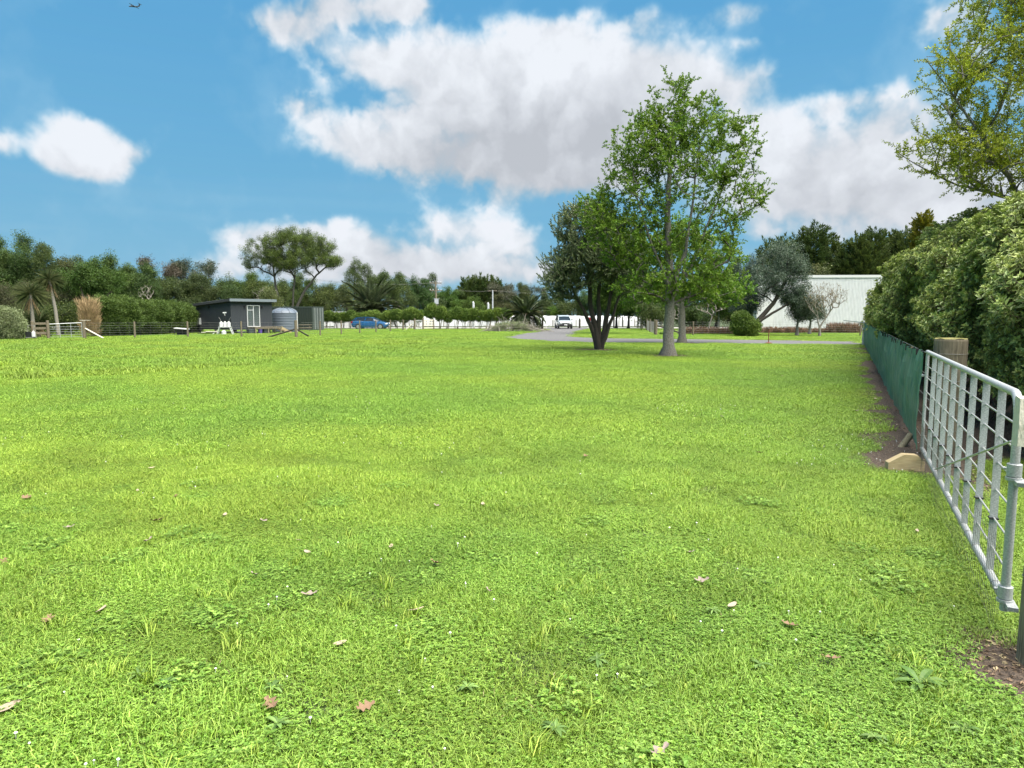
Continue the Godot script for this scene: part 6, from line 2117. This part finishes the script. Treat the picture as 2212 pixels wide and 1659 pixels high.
func palm(label: String, at: Vector3, trunk_h: float, trunk_r: float, length: float, count: int, seed_no: int) -> void:
	rng.seed = seed_no
	var root := thing("palm_tree", label, "palm", at)
	var tg := Geo.new()
	var prof := []
	var y := -0.05
	var k := 0
	while y < trunk_h:
		prof.append(Vector2(trunk_r * (1.1 if k % 2 == 0 else 0.96), y))
		y += 0.10
		k += 1
	prof.append(Vector2(trunk_r * 1.25, trunk_h + 0.1))
	prof.append(Vector2(0.02, trunk_h + 0.5))
	tg.lathe(prof, 16)
	part("trunk", tg, grained([Color(0.06, 0.035, 0.018), Color(0.16, 0.10, 0.05), Color(0.24, 0.16, 0.09)], 0.04, Vector3(0.5, 0.3, 0.5), 0.95, 90, 2.0), root)
	var shapes := []
	for i in 4:
		shapes.append(frond(length, [0.55, 0.8, 1.05, 1.35][i], 60, length * 0.17, Color(0.03, 0.05, 0.018), Color(0.09, 0.115, 0.05)))
	for i in count:
		var t := (i + 0.5) / count
		var el := lerpf(1.15, -0.55, pow(t, 0.85)) + rf(-0.08, 0.08)
		var az := i * 2.399 + rf(-0.15, 0.15)
		var turn := Basis(Vector3.UP, az) * Basis(Vector3.BACK, el - 0.25)
		part("frond", shapes[clampi(int(t * 4.0), 0, 3)], M.waxy, root, Vector3(0, trunk_h + 0.25, 0) + Vector3(cos(az), 0, -sin(az)) * 0.1, turn.scaled(Vector3.ONE * rf(0.85, 1.1)))

func cabbage_tree(label: String, at: Vector3, h: float, lean: float, head: float, seed_no: int) -> void:
	rng.seed = seed_no
	var root := thing("cabbage_tree", label, "tree", at)
	var g := Geo.new()
	g.tube(PackedVector3Array([Vector3(0, -0.05, 0), Vector3(lean * 0.3, h * 0.5, 0), Vector3(lean, h, 0)]), PackedFloat32Array([0.15, 0.12, 0.09]), 10)
	part("trunk", g, M.pale_bark, root)
	var hg := Geo.new()
	for i in 170:
		var d := rdir()
		d.y = d.y * 0.9 + 0.25
		d = d.normalized()
		hg.col = shade_of(Color(0.035, 0.055, 0.018), Color(0.115, 0.13, 0.055))
		hg.leaf(Vector3(lean, h + 0.1, 0) + d * 0.08, d, d.cross(Vector3.UP).normalized(), head * rf(0.75, 1.15), 0.055, 0.15, 0.12 + 0.15 * (1.0 - d.y))
	part("leaf_head", hg, M.waxy, root)
	var dg := Geo.new()
	for i in 46:
		var az := rf(0, TAU)
		var d := Vector3(cos(az) * 0.45, -1.0, sin(az) * 0.45).normalized()
		dg.col = shade_of(Color(0.20, 0.14, 0.07), Color(0.36, 0.28, 0.16))
		dg.leaf(Vector3(lean, h - 0.05, 0) + d * 0.05, d, d.cross(Vector3.RIGHT).normalized(), head * rf(0.7, 1.2), 0.05, 0.15, 0.1)
	part("dead_leaves", dg, M.dead, root)

func special_plants() -> void:
	palm("large feathery palm with wide drooping fronds behind the blue hatchback", at_u(803, 97.0), 1.9, 0.5, 5.4, 80, 301)
	palm("smaller palm with a stout ringed trunk behind the brush pile", at_u(1136, 79.5), 1.35, 0.42, 3.1, 52, 302)
	cabbage_tree("shorter cabbage tree with a spiky head over the rail panel", at_u(74, 50.0), 3.1, -0.05, 1.25, 311)
	cabbage_tree("taller slender cabbage tree with a spiky head behind the wire gate", at_u(127, 55.0), 4.35, -0.45, 1.2, 312)
	cabbage_tree("low young cabbage plant at the foot of the shorter cabbage tree", at_u(84, 51.0), 1.1, 0.1, 1.1, 313)
	# tall straw coloured clump
	rng.seed = 321
	var gr := thing("grass_clump", "tall clump of dry straw coloured grass beside the gate post", "grass clump", at_uv(195, 728))
	var where: Array[Transform3D] = []
	var tint := PackedColorArray()
	for i in 420:
		var t := rf(0, TAU)
		var r := 0.42 * sqrt(rng.randf())
		var y := rf(0.0, 1.85) * (1.0 - 0.25 * r)
		where.append(Transform3D(along(Vector3(cos(t) * r * 0.5, 1.0, sin(t) * r * 0.5) + rdir() * 0.15, rf(0, TAU)).scaled(Vector3.ONE * rf(0.7, 1.1)), Vector3(cos(t) * r, y, sin(t) * r)))
		var b := rf(0.75, 1.2)
		tint.append(Color(b, b, b))
	strew("stalks", lib.straw, where, tint, M.dead, gr)
	# russet plants beyond the drive
	var n := 0
	for q in [[1545.0, 60.5, 2.6, 0.55, 0.8, "low bank of dry russet plants beyond the far lawn fence"], [1690.0, 64.0, 2.3, 0.5, 0.8, "russet plants at the foot of the shed beside the leaning trunk"], [1768.0, 64.5, 1.9, 0.4, 0.7, "russet plants along the middle of the shed wall"], [1822.0, 64.0, 1.3, 0.8, 0.7, "taller red brown shrub by the shed wall near the hedge end"]]:
		var c := at_u(q[0], q[1])
		var o := thing("russet_plants", q[5], "plants", c)
		o.set_meta("kind", "stuff")
		rng.seed = 330 + n
		n += 1
		var w2: Array[Transform3D] = []
		var t2 := PackedColorArray()
		for i in 300:
			var x: float = rf(-1, 1) * q[2]
			var z: float = rf(-1, 1) * q[4]
			w2.append(Transform3D(along(Vector3(rf(-0.4, 0.4), 1, rf(-0.4, 0.4)), rf(0, TAU)).scaled(Vector3(1.2, q[3] / 0.75, 1.2) * rf(0.6, 1.3)), Vector3(x, 0, z)))
			var b := rf(0.7, 1.2)
			t2.append(Color(b, b * rf(0.9, 1.0), b * 0.95))
		strew("stems", lib.russet, w2, t2, M.dead, o)
	# tussock plants on the far lawn
	for q in [[1630.0, 55.0, "small green tussock by the shrub at the leaning trunk"], [1436.0, 58.5, "green weed clump at the foot of the netting fence's brace"]]:
		rng.seed = int(q[0])
		var g := Geo.new()
		for i in 90:
			g.col = shade_of(Color(0.06, 0.12, 0.02), Color(0.12, 0.2, 0.04))
			var d := (Vector3(rf(-1, 1), 1.2, rf(-1, 1))).normalized()
			g.leaf(Vector3(rf(-0.3, 0.3), 0, rf(-0.15, 0.15)), d, d.cross(Vector3.UP).normalized(), rf(0.25, 0.5), 0.03, 0.1, 0.3)
		var o := thing("grass_tussock", q[2], "plant", at_u(q[0], q[1]))
		part("leaves", g, M.grass, o)


# ---------------------------------------------------------------- brush pile, netted rows, poles, aeroplane
func roadside() -> void:
	rng.seed = 401
	var bp := thing("brush_pile", "heap of cut branches and wilting leaves beside the drive entrance", "brush pile", at_u(1112, 70.0))
	var g := Geo.new()
	for i in 260:
		var x := rf(-2.8, 2.8)
		var hh := 0.85 * (1.0 - pow(absf(x) / 3.1, 2.0))
		var a := Vector3(x, rf(0.02, 1.0) * hh, rf(-0.8, 0.8))
		var d := Vector3(rf(-1, 1), rf(-0.25, 0.3), rf(-0.35, 0.35)).normalized()
		var l := rf(0.5, 1.7)
		var b := a + d * l
		b.y = maxf(b.y, 0.02)
		var r := rf(0.008, 0.035)
		g.tube(PackedVector3Array([a, (a + b) * 0.5 + rdir() * 0.06, b]), PackedFloat32Array([r, r * 0.8, r * 0.4]), 5, false)
	part("branches", g, M.pale_bark, bp)
	var where: Array[Transform3D] = []
	var tint := PackedColorArray()
	for i in 170:
		var x := rf(-2.2, 1.4)
		var hh := 0.95 * (1.0 - pow(absf(x + 0.4) / 2.6, 2.0))
		where.append(Transform3D(along(rdir() + Vector3(0, 0.6, 0.5), rf(0, TAU)).scaled(Vector3.ONE * rf(0.5, 0.9)), Vector3(x, rf(0.4, 1.05) * maxf(hh, 0.1), rf(-0.5, 0.8))))
		var b := rf(0.8, 1.2)
		tint.append(Color(b, b, b))
	strew("leaves", lib.pale, where, tint, M.dead, bp)
	# white netted rows across the road
	var net := plain(0.6, 0.61, 0.62, 0.8)
	var names := ["white netted crop row nearest the road, stretching behind the trimmed trees", "white netted crop row second from the road", "white netted crop row third from the road", "white netted crop row farthest from the road"]
	var f := FastNoiseLite.new()
	f.seed = 402
	f.frequency = 0.35
	for k in 4:
		var z := 104.0 + k * 4.5
		var root := thing("netted_row", names[k], "crop row", Vector3(0, 0, -z), 0.0, "white netted crop rows")
		var ng := Geo.new()
		var x0 := -48.0
		var x1 := 22.0 + k * 1.2
		var nx := 190
		var cols: Array[PackedVector3Array] = []
		for i in nx + 1:
			var x := lerpf(x0, x1, float(i) / nx)
			var h := 1.42 + 0.12 * f.get_noise_2d(x * 2.0, k * 9.0) + 0.10 * absf(sin(x * 1.1 + k))
			var sec := PackedVector3Array()
			for j in 9:
				var t := j / 8.0 * PI
				sec.append(Vector3(x, 0.05 + h * pow(sin(t), 0.45) + 0.05 * f.get_noise_2d(x * 3.0, j * 4.0), cos(t) * 1.25 + 0.12 * f.get_noise_2d(x * 2.4, j * 3.0 + 40.0)))
			cols.append(sec)
		for i in nx:
			for j in 8:
				var mid := (cols[i][j] + cols[i][j + 1]) * 0.5
				ng.quad(cols[i][j], cols[i + 1][j], cols[i + 1][j + 1], cols[i][j + 1], Vector3(0, mid.y - 0.4, mid.z))
		part("netting", ng, net, root)
		if k == 0:
			for i in 22:
				part("post", post_geo(1.5, 0.04), M.old_wood, root, Vector3(x0 + 3.2 * i, 0, 1.45))
	# wire fence on the far verge
	var vf: Array = []
	for i in 14:
		vf.append(Vector3(-26.0 + i * 4.0, 0, -100.5))
	wire_fence("thin wire fence on the far road verge in front of the white netted rows", vf, "", [], 0.0, 1.25, [0.4, 0.8, 1.15])
	# power poles
	var wood: Material = M.old_wood
	var p1 := thing("power_pole", "timber power pole with two crossarms and a transformer", "power pole", at_u(944, 112.0))
	var pg := Geo.new()
	pg.rod(Vector3(0, -0.1, 0), Vector3(-0.15, 7.2, 0), 0.15, 0.11, 10)
	part("pole", pg, wood, p1)
	for y in [6.9, 5.7]:
		var a := Geo.new()
		a.box(Vector3(-0.12, y, 0), Vector3(1.9, 0.12, 0.1), Basis(Vector3.UP, 0.3))
		var arm := part("crossarm", a, wood, p1)
		for x in [-0.9, -0.45, 0.35, 0.8]:
			var i := Geo.new()
			i.lathe([Vector2(0.03, 0), Vector2(0.06, 0.08), Vector2(0.05, 0.16), Vector2(0, 0.2)], 8, Vector3(-0.12 + x, y + 0.05, -0.25 * x))
			part("insulator", i, M.white, arm)
	var tf := Geo.new()
	tf.box(Vector3(0.0, 3.9, 0.32), Vector3(0.6, 0.75, 0.45))
	part("transformer", tf, M.galv, p1)
	var tb := Geo.new()
	tb.box(Vector3(0, 4.35, 0.15), Vector3(0.9, 0.08, 0.3))
	part("bracket", tb, M.galv, p1)
	var p2 := thing("power_pole", "slim grey power pole with a single crossarm near the smaller palm", "power pole", at_u(1064.5, 118.0))
	var qg := Geo.new()
	qg.rod(Vector3(0, -0.1, 0), Vector3(0, 6.0, 0), 0.15, 0.11, 10)
	part("pole", qg, M.galv, p2)
	var qa := Geo.new()
	qa.box(Vector3(0, 5.85, 0), Vector3(1.5, 0.1, 0.1))
	part("crossarm", qa, wood, p2)
	var wr := thing("power_lines", "sagging power lines strung from pole to pole", "power line", Vector3.ZERO)
	for s in [-0.8, 0.0, 0.8]:
		var a := at_u(944, 112.0) + Vector3(s, 7.0, 0)
		var b := at_u(1064.5, 118.0) + Vector3(s * 0.8, 5.95, 0)
		var c := at_u(1330, 132.0) + Vector3(s, 6.6, 0)
		var e := at_u(640, 104.0) + Vector3(s, 7.5, 0)
		for span in [[a, b], [b, c], [e, a]]:
			var pts := PackedVector3Array()
			var rr := PackedFloat32Array()
			for i in 13:
				var t := i / 12.0
				pts.append(span[0].lerp(span[1], t) - Vector3(0, 0.7 * 4.0 * t * (1 - t), 0))
				rr.append(0.007)
			var w := Geo.new()
			w.tube(pts, rr, 4, false)
			part("line", w, M.dark_wire, wr)
	for q in [[1023.0, 98.0, 3.6, "tall pale grey pipe post standing above the trimmed trees"], [1055.0, 100.0, 3.5, "shorter pale grey pipe post beside the second power pole"]]:
		var o := thing("pipe_post", q[3], "post", at_u(q[0], q[1]))
		var g2 := Geo.new()
		g2.tube(PackedVector3Array([Vector3(0, -0.1, 0), Vector3(0.0, q[2] - 0.2, 0), Vector3(-0.12, q[2], 0)]), PackedFloat32Array([0.16, 0.15, 0.15]), 12)
		part("pipe", g2, plain(0.55, 0.57, 0.58, 0.4, 0.2), o)
	# far white roof among the trees at the left, pale shed roof behind the hatchback
	var hs := thing("far_house", "white roofed house half hidden behind the clipped hedge", "house", at_u(328, 82.0), 0.2)
	var hg := Geo.new()
	hg.box(Vector3(0, 1.4, 0), Vector3(2.6, 2.6, 3.0))
	part("walls", hg, plain(0.35, 0.36, 0.36), hs)
	var hr := Geo.new()
	hr.prism(PackedVector2Array([Vector2(-1.7, 2.6), Vector2(1.7, 2.6), Vector2(0, 3.3)]), 2.9, Vector3.ZERO, Basis(Vector3.BACK, Vector3.UP, Vector3.LEFT))
	part("roof", hr, M.white, hs)
	var ws := thing("water_trough", "white low tank behind the trimmed trees left of the large palm", "tank", at_u(742, 93.5))
	var wg := Geo.new()
	wg.box(Vector3(0, 1.05, 0), Vector3(2.2, 2.1, 1.4))
	part("tank", wg, M.white, ws)
	var wl := Geo.new()
	wl.box(Vector3(0, 2.14, 0), Vector3(2.3, 0.08, 1.5))
	part("lid", wl, M.white, ws)
	# aeroplane high at the left
	var plane := thing("aeroplane", "tiny dark aeroplane climbing away in the blue sky", "aeroplane", Vector3(0, 0, 0))
	var dist := 1500.0
	var dirv := Vector3((290.0 - 1106.0) / FOC, (829.5 - 14.0) / FOC * COS_T - SIN_T, -(COS_T + (829.5 - 14.0) / FOC * SIN_T))
	plane.position = Vector3(0, EYE, 0) + dirv.normalized() * dist
	var nose := Vector3(-1.0, 0.16, -0.25).normalized()
	var sidev := nose.cross(Vector3.UP).normalized()
	plane.basis = Basis(nose, sidev.cross(nose), sidev).scaled(Vector3.ONE * 0.85)
	var dk := plain(0.09, 0.12, 0.15, 0.5)
	var fg := Geo.new()
	fg.tube(PackedVector3Array([Vector3(-13.5, 1.0, 0), Vector3(-9, 0.3, 0), Vector3(-3, 0, 0), Vector3(9, 0, 0), Vector3(12, -0.1, 0), Vector3(13.5, -0.4, 0)]), PackedFloat32Array([0.3, 1.0, 1.35, 1.35, 1.0, 0.2]), 12)
	part("fuselage", fg, dk, plane)
	var wgm := Geo.new()
	for s in [-1.0, 1.0]:
		wgm.prism(PackedVector2Array([Vector2(3.0, 0), Vector2(1.0, s * 13.0), Vector2(-0.4, s * 13.0), Vector2(-0.8, 0)]), 0.35, Vector3(0, 0.9, 0), Basis(Vector3.RIGHT, Vector3.BACK, Vector3.DOWN))
	part("wing", wgm, dk, plane)
	for s in [-1.0, 1.0]:
		var en := Geo.new()
		en.tube(PackedVector3Array([Vector3(5.0, 0.5, s * 4.2), Vector3(4.0, 0.5, s * 4.2), Vector3(0.0, 0.7, s * 4.2)]), PackedFloat32Array([0.3, 0.7, 0.4]), 10)
		part("engine", en, dk, plane)
	var tl := Geo.new()
	tl.prism(PackedVector2Array([Vector2(-8.5, 0.6), Vector2(-13.2, 0.9), Vector2(-14.2, 5.6), Vector2(-11.6, 5.6)]), 0.35)
	tl.prism(PackedVector2Array([Vector2(-11.4, -4.5), Vector2(-13.6, -4.5), Vector2(-14.0, 4.5), Vector2(-11.8, 4.5)]), 0.25, Vector3(0, 5.6, 0), Basis(Vector3.RIGHT, Vector3.BACK, Vector3.DOWN))
	part("tail", tl, dk, plane)


# ---------------------------------------------------------------- small things on the lawn
func lobed(lobes: int, l: float, w: float, curl: float) -> Geo:
	var g := Geo.new()
	var left := PackedVector3Array()
	var right := PackedVector3Array()
	var midl := PackedVector3Array()
	var n := 12
	for i in n + 1:
		var t := i / float(n)
		var half := w * 0.5 * pow(sin(PI * clampf(t * 0.92 + 0.04, 0.0, 1.0)), 0.7)
		if lobes > 0:
			half *= 0.62 + 0.38 * cos(t * lobes * TAU)
		var x := (t - 0.5) * l
		var lift := curl * (pow(t - 0.5, 2.0) * 4.0)
		midl.append(Vector3(x, 0.004 + lift * l * 0.3, 0))
		left.append(Vector3(x + half * 0.3, 0.004 + lift * l * 0.3 + curl * half * 0.9, half))
		right.append(Vector3(x + half * 0.3, 0.004 + lift * l * 0.3 + curl * half * 0.6, -half))
	for i in n:
		g.quad(midl[i], midl[i + 1], left[i + 1], left[i], Vector3.UP)
		g.quad(midl[i], midl[i + 1], right[i + 1], right[i], Vector3.UP)
	return g

func lawn_details() -> void:
	var brown := grained([Color(0.10, 0.055, 0.03), Color(0.20, 0.12, 0.07), Color(0.28, 0.19, 0.12)], 0.03, Vector3(0.05, 0.05, 0.05), 0.8, 95)
	var tan := grained([Color(0.24, 0.175, 0.115), Color(0.34, 0.265, 0.195), Color(0.43, 0.36, 0.28)], 0.03, Vector3(0.05, 0.05, 0.05), 0.8, 96)
	var grey := grained([Color(0.17, 0.13, 0.11), Color(0.30, 0.24, 0.21)], 0.03, Vector3(0.05, 0.05, 0.05), 0.8, 97)
	var kinds := {
		"b": [lobed(3, 0.10, 0.075, 0.5), brown, "curled brown lobed oak leaf lying on the lawn"], "t": [lobed(0, 0.085, 0.032, 0.25), tan, "pale tan narrow leaf lying on the lawn"],
		"r": [lobed(0, 0.095, 0.06, 0.08), tan, "flat pale oval leaf lying on the lawn"], "g": [lobed(2, 0.085, 0.05, 0.6), grey, "grey brown curled leaf lying on the lawn"]}
	var spots := [[105, 1357, "b"], [340, 1135, "b"], [486, 1122, "t"], [572, 1136, "g"], [320, 1180, "g"], [648, 1178, "t"], [665, 1204, "t"], [550, 1254, "g"], [940, 1229, "b"], [668, 1298, "g"], [900, 1332, "t"], [220, 1332, "t"], [18, 1546, "r"], [588, 1540, "b"], [790, 1546, "b"], [1043, 1098, "t"], [945, 1103, "g"], [1425, 1646, "g"], [1515, 1268, "g"], [1490, 1205, "g"], [1580, 1322, "t"], [1705, 1366, "b"], [1980, 1157, "t"], [845, 1192, "t"], [1265, 993, "b"], [298, 1068, "t"], [328, 1018, "t"], [415, 1065, "t"], [5, 1228, "b"], [1055, 1290, "g"], [1795, 1440, "b"], [380, 1082, "b"], [1890, 865, "t"], [1800, 830, "t"], [1850, 893, "g"], [735, 1405, "t"], [1640, 985, "b"], [1560, 905, "g"], [1500, 905, "g"], [1770, 790, "t"], [1720, 800, "t"], [1690, 815, "t"], [905, 800, "t"], [150, 1150, "g"], [60, 1085, "b"]]
	rng.seed = 500
	var shapes := {}
	for k in kinds:
		shapes[k] = kinds[k][0].mesh()
	for s in spots:
		var k: Array = kinds[s[2]]
		var o := thing("fallen_leaf", k[2], "leaf", at_uv(s[0], s[1]) + Vector3(0, 0.036, 0), rf(0, TAU), "fallen leaves on the lawn")
		part("blade", shapes[s[2]], k[1], o, Vector3.ZERO, Basis(Vector3.RIGHT, rf(-0.4, 0.4)).scaled(Vector3.ONE * rf(0.75, 1.1)))
	# plantain rosettes
	var pl := [[1985, 1492, 1.0, "broad ribbed plantain rosette near the bare soil by the gate"], [590, 1500, 0.5, "small plantain rosette among the grass"], [1290, 1438, 0.5, "small plantain rosette among the grass"], [360, 1490, 0.55, "small plantain rosette among the grass"], [1640, 1450, 0.55, "small plantain rosette among the grass"], [1010, 1500, 0.5, "small plantain rosette among the grass"], [1200, 1590, 0.6, "small plantain rosette among the grass"], [2080, 1590, 0.6, "small plantain rosette among the grass"], [600, 1580, 0.55, "small plantain rosette among the grass"], [1890, 1610, 0.5, "small plantain rosette among the grass"], [300, 1470, 0.5, "small plantain rosette among the grass"], [1540, 1330, 0.4, "small plantain rosette among the grass"]]
	for p in pl:
		var g := Geo.new()
		for i in 11:
			var az := i * 2.399 + rf(-0.2, 0.2)
			var el := rf(0.15, 0.75)
			var l: float = rf(0.10, 0.155) * p[2] * (1.0 if p[2] > 0.9 else 0.9)
			var w: float = l * 0.24
			var d := Vector3(cos(az) * cos(el), sin(el), sin(az) * cos(el))
			var side := d.cross(Vector3.UP).normalized()
			var last := [Vector3.ZERO, Vector3.ZERO, Vector3.ZERO]
			g.col = shade_of(Color(0.07, 0.14, 0.03), Color(0.15, 0.24, 0.06))
			for k in 6:
				var t := k / 5.0
				var c := d * l * t - Vector3(0, l * 0.45 * t * t, 0) + Vector3(0, 0.012, 0)
				var hw := w * 0.5 * sin(PI * clampf(t * 0.95 + 0.05, 0, 1))
				var now := [c - side * hw + Vector3(0, hw * 0.3, 0), c, c + side * hw + Vector3(0, hw * 0.3, 0)]
				if k > 0:
					g.quad(last[0], now[0], now[1], last[1], Vector3.UP)
					g.quad(last[1], now[1], now[2], last[2], Vector3.UP)
				last = now
		var o := thing("plantain_weed", p[3], "weed", at_uv(p[0], p[1]) + Vector3(0, 0.02, 0), rf(0, TAU), "" if p[2] > 0.9 else "plantain weeds in the lawn")
		part("leaves", g, M.grass, o)
	# white clover and daisy heads
	var hd := Geo.new()
	hd.lathe([Vector2(0.0006, -0.02), Vector2(0.0007, -0.003), Vector2(0.005, 0.0), Vector2(0.006, 0.003), Vector2(0.003, 0.006), Vector2(0, 0.0065)], 7)
	var where: Array[Transform3D] = []
	var tint := PackedColorArray()
	for q in [[1535, 888, 1.0, 26], [1820, 965, 1.1, 30], [1870, 1005, 0.9, 22], [1680, 1225, 0.7, 5], [900, 1000, 2.5, 22], [1000, 800, 3.0, 20], [1600, 1355, 0.5, 5], [700, 1245, 1.2, 8], [1000, 1450, 0.8, 8], [300, 1000, 3.0, 24], [450, 1480, 1.2, 8], [110, 1560, 0.4, 3], [1100, 1200, 2.0, 12], [650, 870, 4.0, 24], [2120, 1318, 0.2, 2]]:
		var c := at_uv(q[0], q[1])
		for i in int(q[3]):
			where.append(Transform3D(Basis(Vector3.RIGHT, rf(-0.4, 0.4)).scaled(Vector3.ONE * rf(0.6, 1.15)), c + Vector3(rf(-1, 1) * q[2], rf(0.04, 0.058), rf(-1, 1) * q[2] * 0.6)))
			var b := rf(0.65, 0.85)
			tint.append(Color(b, b, b * 0.95))
	var fl := Node3D.new()
	fl.name = numbered("lawn_daisies")
	add_child(fl)
	fl.set_meta("kind", "stuff")
	tag(fl, "tiny white clover and daisy heads dotted over the lawn", "flowers")
	strew("heads", [hd.mesh()], where, tint, M.dead, fl)


func _ready() -> void:
	camera_and_light()
	materials()
	plant_library()
	ground()
	lawn()
	shed()
	cabin()
	gate()
	shade_fence()
	fences()
	hedge()
	lawn_trees()
	spread_tree()
	background()
	special_plants()
	roadside()
	cars()
	lawn_details()
	lawn_weeds()
	print("built in ", Time.get_ticks_msec() / 1000.0)
